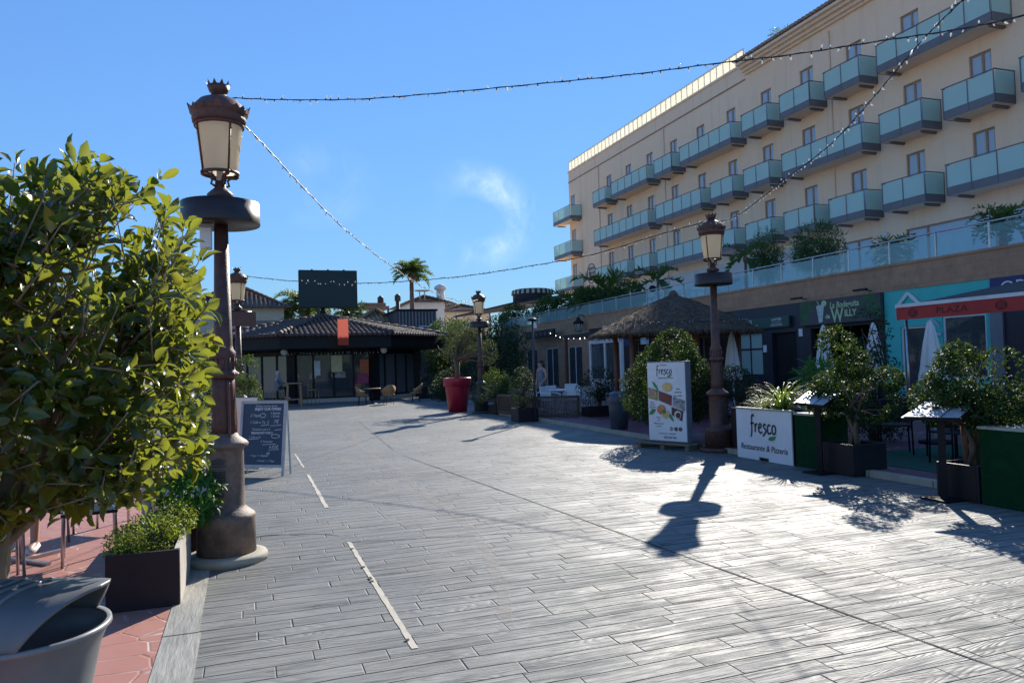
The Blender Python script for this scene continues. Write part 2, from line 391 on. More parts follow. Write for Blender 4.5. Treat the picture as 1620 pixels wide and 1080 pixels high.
K['carpet'] = mat('green_carpet', (.012, .09, .055), (.009, .065, .04), scale=20, rough=.95, bump=.4, bscale=150)
K['brownplanter'] = mat('dark_brown_planter', (.032, .019, .022), (.02, .012, .015), scale=5, rough=.55, spec=.25)
K['planterside'] = mat('planter_pale_side', (.50, .46, .40), (.40, .36, .31), scale=5, rough=.7)
K['redpot'] = mat('crimson_pot', (.42, .012, .035), (.33, .01, .03), scale=3, rough=.35)
K['soil'] = mat('potting_soil', (.04, .028, .02), scale=20, rough=1, bump=.5)
K['twig'] = mat('pale_twig_bark', (.30, .225, .16), (.18, .13, .09), scale=30, stretch=(1, 1, .3), rough=.7, bump=.4, bscale=60)
K['bark'] = mat('grey_brown_bark', (.22, .155, .11), (.12, .085, .06), scale=14, stretch=(1, 1, .3), rough=.85, bump=.6, bscale=40)
K['barkdark'] = mat('dark_bark', (.10, .075, .055), (.055, .04, .03), scale=14, stretch=(1, 1, .3), rough=.9, bump=.6, bscale=40)
K['palmbark'] = mat('palm_trunk_bark', (.20, .13, .10), (.10, .065, .05), scale=5, stretch=(1, 1, 6), rough=.9, bump=.6)
K['thatch'] = mat('dry_palm_thatch', (.15, .10, .065), (.055, .036, .026), scale=26, stretch=(1, 1, .25), rough=.95, bump=.8, bscale=60)
K['thatch2'] = leafmat('thatch_straw', [(.07, .045, .03), (.17, .115, .07), (.11, .075, .05)], .9, .15, (.3, .2, .1))
K['post'] = mat('red_brown_post', (.20, .07, .045), scale=6, rough=.6)
K['barwood'] = mat('orange_bar_top', (.45, .20, .07), (.36, .15, .05), scale=5, stretch=(1, 6, 1), rough=.4)
K['lattice'] = mat('brown_lattice_wood', (.14, .085, .05), (.09, .055, .035), scale=6, rough=.7)
K['rattan'] = mat('rattan_weave', (.38, .22, .10), (.25, .14, .06), scale=40, rough=.6, bump=.6, bscale=90)
K['timber'] = mat('table_timber', (.36, .22, .12), (.27, .16, .08), scale=5, stretch=(1, 1, .3), rough=.5)
K['canvas'] = mat('white_canvas', (.74, .73, .72), (.62, .61, .61), scale=3, stretch=(3, 3, .4), rough=.9)
K['tile'] = tile_mat('dark_clay_tile', (.085, .06, .055), (.14, .095, .08))
K['tile_ridge'] = tile_mat('pale_ridge_tile', (.42, .36, .30), (.30, .25, .22))
K['tile_far'] = tile_mat('ochre_clay_tile', (.42, .28, .16), (.34, .21, .12))
K['tile_pink'] = tile_mat('weathered_pink_tile', (.50, .34, .25), (.40, .26, .20))
K['tile_brown'] = tile_mat('brown_clay_tile', (.24, .17, .13), (.17, .12, .10))
K['screen'] = mat('led_screen_face', (.006, .03, .034), (.005, .024, .028), scale=2, rough=.5)
K['bannerred'] = frostglass('red_banner_cloth', (.70, .13, .07), (.9, .2, .1), .5, .8)
K['bannerpink'] = frostglass('faded_banner_cloth', (.74, .34, .26), (.95, .45, .33), .5, .8)
K['cable'] = mat('dark_cable', (.02, .025, .03), rough=.5)
K['bulb'] = frostglass('clear_led_bulb', (.82, .82, .82), (.95, .95, .92), .5, .15)
K['litbulb'] = emis('lit_bulb', (1, .9, .72), 2.5)
K['skin'] = mat('skin', (.52, .30, .21), (.46, .26, .18), scale=8, rough=.5)
K['dress'] = mat('patterned_cloth', (.26, .31, .38), (.05, .06, .085), scale=30, rough=.8)
K['denim'] = mat('dark_denim', (.03, .04, .07), scale=12, rough=.85)
K['shirtblue'] = mat('pale_blue_shirt', (.20, .26, .34), (.12, .16, .24), scale=14, rough=.85)
K['hairgrey'] = mat('grey_hair', (.55, .54, .52), scale=30, rough=.7)
K['hairdark'] = mat('dark_hair', (.03, .02, .016), scale=30, rough=.6)
K['photo_a'] = mat('dish_print_green', (.42, .38, .10), (.05, .09, .04), scale=26, rough=.4)
K['photo_b'] = mat('dish_print_red', (.26, .05, .05), (.06, .02, .03), scale=30, rough=.4)
K['photo_c'] = mat('dish_print_grey', (.5, .5, .52), (.05, .06, .08), scale=34, rough=.4)
K['photo_d'] = mat('dish_print_maroon', (.10, .02, .03), scale=10, rough=.4)
K['photo_e'] = mat('dish_print_orange', (.66, .30, .12), (.5, .06, .04), scale=26, rough=.4)
K['photo_f'] = mat('dish_print_yellow', (.78, .52, .22), (.6, .36, .12), scale=26, rough=.4)
K['poster'] = mat('pale_yellow_poster', (.66, .62, .36), (.5, .45, .22), scale=4, rough=.6)
K['pink'] = mat('magenta_print', (.42, .06, .14), (.2, .03, .07), scale=4, rough=.6)
K['orange'] = mat('orange_print', (.6, .14, .04), scale=4, rough=.6)
K['listing'] = mat('listing_sheet', (.70, .72, .72), (.3, .36, .38), scale=10, rough=.5)
K['greyblock'] = mat('grey_pillar_paint', (.20, .23, .27), scale=3, rough=.6)
K['slatewall'] = mat('dark_slate_cladding', (.055, .058, .07), (.04, .042, .052), scale=1.5, stretch=(1, 5, 1), rough=.6)
L = {}
L['ficus'] = leafmat('rubber_fig_leaf', [(.010, .042, .013), (.022, .075, .016), (.045, .115, .018), (.015, .055, .015), (.10, .165, .024), (.018, .065, .014), (.014, .05, .013), (.03, .09, .016), (.012, .045, .013), (.06, .13, .02), (.02, .07, .015), (.016, .058, .014), (.05, .12, .02), (.011, .045, .013), (.28, .24, .03)], .30, .42, (.56, .58, .05), .7)
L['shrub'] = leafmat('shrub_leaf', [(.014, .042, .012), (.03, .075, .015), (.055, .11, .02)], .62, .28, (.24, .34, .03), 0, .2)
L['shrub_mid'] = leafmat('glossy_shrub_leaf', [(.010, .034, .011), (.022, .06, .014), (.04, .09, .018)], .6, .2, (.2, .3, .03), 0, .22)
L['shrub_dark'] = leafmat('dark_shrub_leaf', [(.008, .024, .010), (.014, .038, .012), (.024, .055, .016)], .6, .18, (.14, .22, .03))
L['limeplant'] = leafmat('lime_sedum_leaf', [(.16, .24, .02), (.26, .34, .03), (.10, .15, .02)], .5, .4, (.5, .55, .05))
L['fern'] = leafmat('fern_leaf', [(.03, .16, .03), (.05, .22, .035)], .45, .45)
L['grassy'] = leafmat('arching_grass_leaf', [(.10, .16, .04), (.20, .25, .06), (.05, .10, .03)], .45, .4)
L['olive'] = leafmat('olive_leaf', [(.022, .04, .02), (.04, .062, .03), (.06, .08, .04)], .65, .25, (.22, .28, .08))
L['palm'] = leafmat('palm_frond_leaf', [(.03, .07, .025), (.06, .11, .035), (.10, .13, .05)], .45, .35)
L['tree'] = leafmat('mixed_tree_leaf', [(.02, .05, .016), (.035, .08, .02), (.06, .11, .028)], .6, .3, (.22, .32, .04))
L['tropic'] = leafmat('broad_tropical_leaf', [(.015, .05, .02), (.03, .09, .03), (.05, .12, .03)], .4, .35)
L['flower'] = leafmat('pale_blossom', [(.5, .45, .48), (.62, .58, .6)], .6, .4)
L['deadleaf'] = leafmat('dead_leaf', [(.30, .17, .04), (.42, .26, .05)], .6, .3)
# ------------------------------------------------------------------ vegetation
def unit(a): return a/np.maximum(np.linalg.norm(a, axis=1, keepdims=True), 1e-9)
LEAFSHAPES = {
 # (along, across, lift) template and faces
 'full': ([(0, 0, 0), (.22, .34, .13), (.22, 0, .02), (.22, -.34, .13), (.52, .47, .19), (.52, 0, .03), (.52, -.47, .19), (.8, .31, .09), (.8, 0, -.02), (.8, -.31, .09), (1, 0, -.12)],
          [(0, 2, 1), (0, 3, 2), (1, 2, 5, 4), (2, 3, 6, 5), (4, 5, 8, 7), (5, 6, 9, 8), (7, 8, 10), (8, 9, 10)]),
 'small': ([(0, 0, 0), (.45, .5, .12), (.45, 0, 0), (.45, -.5, .12), (1, 0, -.05)], [(0, 2, 1), (0, 3, 2), (1, 2, 4), (2, 3, 4)]),
 'blade': ([(0, .5, 0), (0, -.5, 0), (.35, .5, .10), (.35, -.5, .10), (.7, .4, .02), (.7, -.4, .02), (1, 0, -.22)], [(0, 1, 3, 2), (2, 3, 5, 4), (4, 5, 6)]),
}
def leaves(name, P, D, N, ln, wd, shape, m, parent=None, seed=0):
    rng = np.random.default_rng(seed)
    P = np.asarray(P, float); D = unit(np.asarray(D, float)); N = np.asarray(N, float)
    S = unit(np.cross(D, N)); N = np.cross(S, D)
    n = len(P); tv, tf = LEAFSHAPES[shape]; tv = np.array(tv)
    ln = np.broadcast_to(np.asarray(ln, float), (n,))*rng.uniform(.65, 1.15, n); wd = np.broadcast_to(np.asarray(wd, float), (n,))*rng.uniform(.75, 1.1, n)
    V = (P[:, None, :] + D[:, None, :]*(tv[None, :, 0:1]*ln[:, None, None]) + S[:, None, :]*(tv[None, :, 1:2]*wd[:, None, None]) + N[:, None, :]*(tv[None, :, 2:3]*ln[:, None, None])).reshape(-1, 3)
    k = len(tv); lens = np.array([len(f) for f in tf]); flat = np.concatenate([np.array(f) for f in tf])
    loops = (np.arange(n)[:, None]*k + flat[None, :]).ravel()
    tot = np.tile(lens, n); start = np.concatenate([[0], np.cumsum(tot)[:-1]])
    me = bpy.data.meshes.new(name)
    me.vertices.add(len(V)); me.vertices.foreach_set('co', V.ravel())
    me.loops.add(len(loops)); me.loops.foreach_set('vertex_index', loops.astype(np.int32))
    me.polygons.add(len(tot)); me.polygons.foreach_set('loop_start', start.astype(np.int32))
    try: me.polygons.foreach_set('loop_total', tot.astype(np.int32))
    except Exception: pass
    me.polygons.foreach_set('use_smooth', np.ones(len(tot), bool))
    me.materials.append(m); me.update(calc_edges=True); me.validate()
    o = bpy.data.objects.new(name, me); col.objects.link(o)
    if parent is not None: o.parent = parent
    return o

def crown_points(blobs, n, rng, shell=.55, gap=.0, gscale=2.2, pw=2.0, off=(0, 0, 0)):
    """points through the crown's volume, thinned into clumps and gaps"""
    vol = np.array([b[1][0]*b[1][1]*b[1][2] for b in blobs])**.7; pick = rng.choice(len(blobs), n*3, p=vol/vol.sum())
    d = unit(rng.normal(size=(n*3, 3)))
    if pw > 2: d = d/((np.abs(d)**pw).sum(1, keepdims=True)**(1/pw))
    r = (shell + (1-shell)*rng.random(n*3)**.6)
    C = np.array([b[0] for b in blobs], float)[pick]; Rr = np.array([b[1] for b in blobs], float)[pick]
    P = C + d*r[:, None]*Rr; O = unit(d/Rr)
    if gap > 0:
        g = np.array([mnoise.noise(Vector(p*gscale)+Vector(off)) for p in P])
        keep = g > np.quantile(g, gap); P, O = P[keep], O[keep]
    P, O = P[:n], O[:n]
    return P, O

def foliage(name, blobs, n, ln, wd, m, parent, seed=1, shape='small', gap=.3, gscale=2.2, shell=.5, droop=.2, pw=2.0):
    rng = np.random.default_rng(seed)
    P, O = crown_points(blobs, n, rng, shell, gap, gscale, pw, (seed*1.7, 0, 0))
    D = unit(O*.7 + rng.normal(size=P.shape)*.75 + np.array([0, 0, -droop]))
    N = unit(O*.5 + np.array([0, 0, .8]) + rng.normal(size=P.shape)*.45)
    return leaves(name, P, D, N, ln, wd, shape, m, parent, seed)

def branches(mb, base, tips, r0, r1, rng, split=.4, n=6):
    base = Vector(base)
    for t in tips:
        t = Vector(t); mid = base.lerp(t, split) + Vector((rng.normal()*.06, rng.normal()*.06, abs(rng.normal())*.05))*(t-base).length
        m2 = base.lerp(t, .75) + Vector((rng.normal()*.06, rng.normal()*.06, rng.normal()*.05))*(t-base).length
        mb.tube([base, mid, m2, t], [r0, r0*.7, r0*.45, r1], n)

def shrub(kind, label, cat, base, blobs, n, ln, wd, leaf, seed, trunk_h=.5, tr=.025, stems=3, bark='barkdark', group=None, gap=.3, shape='small', nb=14, pw=2.0, shell=.5, gscale=2.2, flowers=0):
    """blobs are relative to base (the foot of its stems)"""
    rng = np.random.default_rng(seed)
    t = thing(kind, label, cat, base, 0, group)
    mb = MB()
    for s in range(stems):
        a = 2*math.pi*s/stems + rng.random(); q = .06 if stems > 1 else 0
        top = Vector((math.cos(a)*q*1.6, math.sin(a)*q*1.6, trunk_h))
        mb.tube([(math.cos(a)*q, math.sin(a)*q, 0), (math.cos(a)*q*.6+rng.normal()*.02, math.sin(a)*q*.6+rng.normal()*.02, trunk_h*.5), top], [tr*1.2, tr, tr*.85], 7)
        tips = []
        for k in range(nb//stems+1):
            b = blobs[rng.integers(len(blobs))]; d = rng.normal(size=3); d /= np.linalg.norm(d)
            tips.append(np.array(b[0]) + d*np.array(b[1])*.85)
        branches(mb, top, tips, tr*.6, tr*.12, rng, n=5)
    mb.build('trunk', K[bark], t)
    foliage('crown', blobs, n, ln, wd, L[leaf], t, seed, shape, gap, gscale, shell, pw=pw)
    if flowers: foliage('blossom', blobs, flowers, .05, .045, L['flower'], t, seed+9, 'small', 0, 2, .9)
    return t

def palm(kind, label, base, h, crown_r, nf, seed, tr=.2, leaf='palm', lean=(0, 0), up=.5, leaflets=26, lw=.05, group=None, cat='palm tree'):
    rng = np.random.default_rng(seed); t = thing(kind, label, cat, base, 0, group)
    top = Vector((lean[0], lean[1], h))
    if h > .05:
        mb = MB(); pts = []; rs = []
        for i in range(25):
            s = i/24; pts.append(Vector((lean[0]*s*s, lean[1]*s*s, h*s))); rs.append(tr*(1.15-.3*s)*(1+.10*(i % 2)))
        mb.tube(pts, rs, 12)
        if h > 2: mb.ball(top-Vector((0, 0, tr*1.2)), (tr*1.7, tr*1.7, tr*2.6), 10, 7)
        mb.build('trunk', K['palmbark'], t)
    P = []; D = []; N = []; LN = []
    st = MB()
    for i in range(nf):
        a = i*2.39996 + rng.random()*.3; e0 = R(80)-(i/nf)*R(115)*(1-up*.4)+rng.normal()*.07; Lf = crown_r*rng.uniform(.85, 1.1)
        p = top.copy(); e = e0; pts = [p.copy()]
        for s in range(10):
            e -= R(9.5)*(1.25-up) + .012*s
            p = p + Vector((math.cos(a)*math.cos(e), math.sin(a)*math.cos(e), math.sin(e)))*(Lf/10); pts.append(p.copy())
        st.tube(pts, [crown_r*.012*(1-.08*k) for k in range(11)], 4)
        for s in range(leaflets):
            f = .18+.82*(s+rng.random()*.5)/leaflets; k = min(int(f*10), 9); q = pts[k].lerp(pts[k+1], min(1, f*10-k)); tg = (pts[k+1]-pts[k]).normalized()
            sd = tg.cross(Vector((0, 0, 1)));
            if sd.length < .05: sd = Vector((math.sin(a), -math.cos(a), 0))
            sd.normalize()
            for sg in (-1, 1):
                P.append(q); dd = sd*sg*.8+tg*.65+Vector((0, 0, .12+rng.normal()*.14)); D.append(dd); N.append(tg.cross(dd)*sg+Vector((0, 0, .4))); LN.append(Lf*.30*math.sin(math.pi*min(1, .16+f*.86))+.02)
    LN = np.array(LN)
    cr = st.build('frond_stem', L[leaf], t)
    leaves('crown', np.array(P), np.array(D), np.array(N), LN, lw, 'blade', L[leaf], t, seed)
    return t

# ------------------------------------------------------------------ lettering
def text(name, s, size, origin, xdir, nrm, m, parent=None, depth=.003, align='CENTER', shear=0.0, sx=1.0, bold=0.0, space=1.0):
    cu = bpy.data.curves.new(name, 'FONT'); cu.body = s; cu.size = size; cu.align_x = align; cu.align_y = 'CENTER'; cu.extrude = depth/2; cu.shear = shear; cu.offset = bold; cu.space_character = space; cu.resolution_u = 3
    tmp = bpy.data.objects.new(name, cu); col.objects.link(tmp)
    dg = bpy.context.evaluated_depsgraph_get()
    me = bpy.data.meshes.new_from_object(tmp.evaluated_get(dg)); me.name = name
    bpy.data.objects.remove(tmp)
    me.materials.clear(); me.materials.append(m)
    x = Vector(xdir).normalized(); n = Vector(nrm).normalized(); y = n.cross(x)
    M = Matrix(((x.x*sx, y.x, n.x, origin[0]), (x.y*sx, y.y, n.y, origin[1]), (x.z*sx, y.z, n.z, origin[2]), (0, 0, 0, 1)))
    me.transform(M)
    o = bpy.data.objects.new(name, me); col.objects.link(o)
    if parent is not None: o.parent = parent
    return o

class Panel:
    """a flat board: u along its width (0..w), v up (0..h); strokes, shapes and words laid on its face"""
    def __init__(s, o, u, n, up=(0, 0, 1)):
        s.o = Vector(o); s.u = Vector(u).normalized(); s.n = Vector(n).normalized(); s.v = Vector(up).normalized()
    def p(s, u, v, d=.004): return s.o + s.u*u + s.v*v + s.n*d
    def poly(s, mb, pts, d=.004, th=.002):
        vs = [s.p(a, b, d) for a, b in pts]
        mb.prism(vs, s.n*th)
    def stroke(s, mb, pts, w, d=.004):
        # smooth pen stroke
        P = [Vector((a, b)) for a, b in pts]
        Q = []
        for i in range(len(P)-1):
            p0, p1, p2, p3 = P[max(i-1, 0)], P[i], P[i+1], P[min(i+2, len(P)-1)]
            for k in range(5):
                t = k/5; Q.append(.5*((2*p1)+(p2-p0)*t+(2*p0-5*p1+4*p2-p3)*t*t+(3*p1-p0-3*p2+p3)*t**3))
        Q.append(P[-1]); vs = []
        for i, q in enumerate(Q):
            t = (Q[min(i+1, len(Q)-1)]-Q[max(i-1, 0)]); t = t.normalized() if t.length > 0 else Vector((1, 0)); nn = Vector((-t.y, t.x))*w*(.5 if 0 < i < len(Q)-1 else .3)
            a, b = q+nn, q-nn; vs += [s.p(a.x, a.y, d), s.p(b.x, b.y, d)]
        mb.add(vs, [(2*i, 2*i+2, 2*i+3, 2*i+1) for i in range(len(Q)-1)])
    def text(s, name, t, size, u, v, m, parent, d=.004, **k): return text(name, t, size, s.p(u, v, d), s.u, s.n, m, parent, .002, **k)

def fresco_word(pn, u0, v0, h, m, mg, parent):
    """brush-written 'fresco' with a leaf below its end; h = x-height"""
    mb = MB(); w = h*.20; S = lambda pts: pn.stroke(mb, [(u0+a*h, v0+b*h) for a, b in pts], w, .006)
    S([(.62, 1.75), (.42, 1.95), (.22, 1.7), (.20, .9), (.16, .1), (.02, -.55)]); S([(-.05, .92), (.25, 1.0), (.6, 1.02)])
    S([(.75, .95), (.78, .4), (.76, 0)]); S([(.77, .55), (.95, .9), (1.2, .98)])
    S([(1.35, .5), (1.7, .62), (1.85, .85), (1.62, 1.02), (1.4, .7), (1.42, .2), (1.7, .0), (1.98, .16)])
    S([(2.65, .9), (2.35, 1.0), (2.22, .75), (2.45, .5), (2.6, .22), (2.35, -.08), (2.05, -.3)])
    S([(3.35, .85), (3.1, .98), (2.86, .6), (2.92, .12), (3.2, .02), (3.45, .2)])
    S([(3.95, .98), (3.65, .75), (3.68, .15), (3.95, .02), (4.2, .3), (4.15, .8), (3.95, .98)])
    o = mb.build('wordmark', m, parent)
    lf = MB(); pts = [(2.95, -.62), (3.25, -.32), (3.75, -.22), (4.25, -.18), (4.05, -.5), (3.6, -.72), (3.2, -.72)]
    pn.poly(lf, [(u0+a*h, v0+b*h) for a, b in pts], .006); lf.build('leaf_emblem', mg, parent)
    return o

# ------------------------------------------------------------------ people
def skin_body(name, verts, edges, radii, m, parent=None, sub=2):
    me = bpy.data.meshes.new(name); me.from_pydata([tuple(v) for v in verts], edges, [])
    o = bpy.data.objects.new(name, me); col.objects.link(o)
    sk = o.modifiers.new('skin', 'SKIN'); sk.use_smooth_shade = True
    if not me.skin_vertices:
        return o
    for i, r in enumerate(radii):
        d = me.skin_vertices[0].data[i]; d.radius = (r, r) if not isinstance(r, tuple) else r; d.use_root = (i == 0)
    sb = o.modifiers.new('sub', 'SUBSURF'); sb.levels = sub; sb.render_levels = sub
    me.materials.append(m)
    if parent is not None: o.parent = parent
    return o

def person(label, J, loc, rz, top_m, leg_m, hair_m, skin_m, group=None, short=False, shoes=None, sleeves=True, long_hair=False):
    J = dict(J)
    """J: joint positions (own frame, facing +y); one continuous body, clothing and hair as children"""
    t = thing('person', label, 'person', loc, rz, group)
    V = lambda k: Vector(J[k])
    names = ['pelvis', 'spine', 'chest', 'neck', 'head', 'crown', 'shL', 'elL', 'wrL', 'shR', 'elR', 'wrR', 'hipL', 'knL', 'anL', 'toeL', 'hipR', 'knR', 'anR', 'toeR']
    rad = {'pelvis': (.15, .11), 'spine': (.125, .10), 'chest': (.15, .11), 'neck': .052, 'head': .082, 'crown': .075, 'shL': .055, 'elL': .04, 'wrL': .028, 'shR': .055, 'elR': .04, 'wrR': .028,
           'hipL': .085, 'knL': .055, 'anL': .036, 'toeL': .032, 'hipR': .085, 'knR': .055, 'anR': .036, 'toeR': .032}
    E_ = [('pelvis', 'spine'), ('spine', 'chest'), ('chest', 'neck'), ('neck', 'head'), ('head', 'crown'), ('chest', 'shL'), ('shL', 'elL'), ('elL', 'wrL'), ('chest', 'shR'), ('shR', 'elR'), ('elR', 'wrR'),
          ('pelvis', 'hipL'), ('hipL', 'knL'), ('knL', 'anL'), ('anL', 'toeL'), ('pelvis', 'hipR'), ('hipR', 'knR'), ('knR', 'anR'), ('anR', 'toeR')]
    vs = [V(k) for k in names]; es = [(names.index(a), names.index(b)) for a, b in E_]; rr = [rad[k] for k in names]
    # face: nose and chin; hands: palm, four fingers and a thumb
    f = (V('face')).normalized(); hd = V('head'); side = f.cross(Vector((0, 0, 1))).normalized()
    def chain(root, pts, rs):
        a = names.index(root) if isinstance(root, str) else root
        for p, r in zip(pts, rs):
            vs.append(Vector(p)); rr.append(r); es.append((a, len(vs)-1)); a = len(vs)-1
        return a
    chain('head', [hd+f*.075-Vector((0, 0, .06))], [.042])
    chain('head', [hd+f*.104-Vector((0, 0, .012))], [.013])
    for s in ('L', 'R'):
        w = V('wr'+s); d = (w-V('el'+s)).normalized(); sd = d.cross(Vector((0, 0, 1))); sd = sd.normalized() if sd.length > .1 else Vector((0, 1, 0)); nn = sd.cross(d)
        pm = chain('wr'+s, [w+d*.06], [.03])
        for k in range(4):
            o_ = sd*(k-1.5)*.021; ln = (.062, .075, .07, .055)[k]
            chain(pm, [w+d*.10+o_, w+d*(.10+ln*.55)+o_-nn*.008, w+d*(.10+ln)+o_-nn*.026], [.0095, .009, .0075])
        chain(pm, [w+d*.065+sd*.045, w+d*.10+sd*.058-nn*.012], [.011, .009])
    skin_body('body', vs, es, rr, skin_m, t)
    def garment(nm, keys, edges, grow, m):
        gv = [V(k) for k in keys]; ge = [(keys.index(a), keys.index(b)) for a, b in edges]
        gr = [tuple(x+grow for x in rad[k]) if isinstance(rad[k], tuple) else rad[k]+grow for k in keys]
        skin_body(nm, gv, ge, gr, m, t)
    J['collar'] = tuple(V('chest').lerp(V('neck'), .62)); J['hem'] = tuple(V('pelvis').lerp(V('spine'), -.35)); J['waist'] = tuple(V('pelvis').lerp(V('spine'), .55)); rad['collar'] = .066; rad['hem'] = (.15, .115); rad['waist'] = (.125, .10)
    ks = ['pelvis', 'hem', 'collar', 'spine', 'chest', 'shL', 'shR'] + (['elL', 'elR'] if sleeves else []); ee = [('pelvis', 'hem'), ('chest', 'collar'), ('pelvis', 'spine'), ('spine', 'chest'), ('chest', 'shL'), ('chest', 'shR')] + ([('shL', 'elL'), ('shR', 'elR')] if sleeves else [])
    garment('shirt', ks, ee, .016, top_m)
    kl = ['pelvis', 'waist', 'hipL', 'knL', 'hipR', 'knR'] + ([] if short else ['anL', 'anR']); el = [('pelvis', 'waist'), ('pelvis', 'hipL'), ('hipL', 'knL'), ('pelvis', 'hipR'), ('hipR', 'knR')] + ([] if short else [('knL', 'anL'), ('knR', 'anR')])
    garment('trousers', kl, el, .018, leg_m)
    hb = MB(); hb.ball(V('crown')-f*.018+Vector((0, 0, .0)), (.098, .098, .092), 14, 9); hb.ball(hd-f*.05+Vector((0, 0, -.01)), (.085, .085, .10), 12, 8); 
    if long_hair: hb.tube([V('crown')-f*.05, hd-f*.085-Vector((0, 0, .02)), hd-f*.10-Vector((0, 0, .16)), hd-f*.10-Vector((0, 0, .27))], [.075, .09, .085, .04], 12)
    hb.build('hair', hair_m, t)
    eb = MB()
    for s in (-1, 1): eb.ball(hd+f*.083+side*s*.031+Vector((0, 0, .018)), .011, 8, 6)
    eb.build('eyes', K['inkblack'], t)
    mo = MB(); mo.ball(hd+f*.093-Vector((0, 0, .052)), (.022, .012, .006), 8, 4); mo.build('mouth', K['photo_d'], t)
    er = MB()
    for s in (-1, 1): er.ball(hd+side*s*.088, (.014, .022, .032), 8, 6)
    er.build('ears', skin_m, t)
    for s in ('L', 'R'):
        sh = MB(); a, b = V('an'+s), V('toe'+s); sh.tube([a+Vector((0, 0, -.045))-(b-a)*.3, a.lerp(b, .5)+Vector((0, 0, -.03)), b+(b-a)*.15], [.042, .045, .036], 8); sh.build('shoe', shoes or K['white'], t)
    return t

SEATED = dict(pelvis=(0, 0, .50), spine=(0, -.03, .68), chest=(0, -.03, .92), neck=(0, -.01, 1.07), head=(0, .03, 1.18), crown=(0, .02, 1.25), face=(0, 1, -.12),
  shL=(-.18, -.02, .98), elL=(-.24, .10, .76), wrL=(-.14, .30, .72), shR=(.18, -.02, .98), elR=(.24, .10, .76), wrR=(.14, .30, .72),
  hipL=(-.10, .02, .50), knL=(-.12, .42, .50), anL=(-.12, .46, .085), toeL=(-.13, .60, .04), hipR=(.10, .02, .50), knR=(.13, .42, .50), anR=(.13, .40, .085), toeR=(.14, .54, .04))
STANDING = dict(pelvis=(0, 0, .92), spine=(0, 0, 1.08), chest=(0, .01, 1.30), neck=(0, .02, 1.44), head=(0, .05, 1.55), crown=(0, .04, 1.61), face=(0, 1, -.1),
  shL=(-.17, 0, 1.36), elL=(-.23, .0, 1.10), wrL=(-.20, .16, .95), shR=(.17, 0, 1.36), elR=(.24, -.02, 1.10), wrR=(.22, .06, .86),
  hipL=(-.09, 0, .88), knL=(-.11, .03, .48), anL=(-.11, -.02, .085), toeL=(-.13, .13, .035), hipR=(.09, 0, .88), knR=(.12, .05, .48), anR=(.12, .02, .085), toeR=(.14, .17, .035))
# ------------------------------------------------------------------ sky and sun
SUN_AZ, SUN_EL = R(38.2), R(29.6)
w = bpy.data.worlds.new('World'); scene.world = w; w.use_nodes = True
nt = w.node_tree; nt.nodes.clear()
wo = nt.nodes.new('ShaderNodeOutputWorld'); bg = nt.nodes.new('ShaderNodeBackground'); bg.inputs[1].default_value = SKY_STR
sky = nt.nodes.new('ShaderNodeTexSky'); sky.sky_type = 'NISHITA'; sky.sun_disc = False
sky.sun_elevation = SUN_EL; sky.sun_rotation = SUN_AZ; sky.air_density = 1.0; sky.dust_density = .0; sky.ozone_density = 4.0; sky.altitude = 50
# the clear sky rolls off softly towards the sun
bw = nt.nodes.new('ShaderNodeRGBToBW'); nt.links.new(sky.outputs[0], bw.inputs[0])
kk = nt.nodes.new('ShaderNodeMath'); kk.operation = 'ADD'; nt.links.new(bw.outputs[0], kk.inputs[0]); kk.inputs[1].default_value = SKY_K
k2 = nt.nodes.new('ShaderNodeMath'); k2.operation = 'DIVIDE'; k2.inputs[0].default_value = SKY_K; nt.links.new(kk.outputs[0], k2.inputs[1])
vm = nt.nodes.new('ShaderNodeVectorMath'); vm.operation = 'SCALE'; nt.links.new(sky.outputs[0], vm.inputs[0]); nt.links.new(k2.outputs[0], vm.inputs['Scale'])
vt = nt.nodes.new('ShaderNodeVectorMath'); vt.operation = 'MULTIPLY'; nt.links.new(vm.outputs[0], vt.inputs[0]); vt.inputs[1].default_value = (.68, .88, 1.05)
skyc = vt.outputs[0]
# thin wisps of cirrus high in the sky
tc = nt.nodes.new('ShaderNodeTexCoord')
def wn(op, a, b=0.0, clamp=False):
    x = nt.nodes.new('ShaderNodeMath'); x.operation = op; x.use_clamp = clamp
    for i, v in enumerate((a, b)):
        if hasattr(v, 'links'): nt.links.new(v, x.inputs[i])
        else: x.inputs[i].default_value = v
    return x.outputs[0]
sp = nt.nodes.new('ShaderNodeSeparateXYZ'); nt.links.new(tc.outputs['Generated'], sp.inputs[0])
az = wn('ARCTAN2', sp.outputs[0], sp.outputs[1]); el = wn('ARCSINE', sp.outputs[2])
nz = nt.nodes.new('ShaderNodeTexNoise'); nz.inputs['Scale'].default_value = 9; nz.inputs['Detail'].default_value = 6; nz.inputs['Roughness'].default_value = .62; nz.inputs['Distortion'].default_value = .8
nt.links.new(tc.outputs['Generated'], nz.inputs['Vector'])
def wisp(a0, e0, rad, wid):
    dx = wn('ADD', wn('MULTIPLY', wn('SUBTRACT', az, a0), .8), wn('MULTIPLY', wn('SUBTRACT', nz.outputs[0], .5), .05)); dy = wn('SUBTRACT', el, e0)
    r = wn('SQRT', wn('ADD', wn('MULTIPLY', dx, dx), wn('MULTIPLY', dy, dy)))
    ring = wn('SUBTRACT', 1, wn('DIVIDE', wn('ABSOLUTE', wn('SUBTRACT', r, rad)), wid), True)
    return wn('MULTIPLY', ring, wn('MULTIPLY', wn('SUBTRACT', nz.outputs[0], .40, True), 2.6, True), True)
cl = wn('MULTIPLY', wisp(.29, .194, .052, .026), wn('MULTIPLY', wn('SUBTRACT', az, .235), 12, True))
cl = wn('ADD', cl, wn('MULTIPLY', wisp(.10, .235, .03, .03), .3), True)
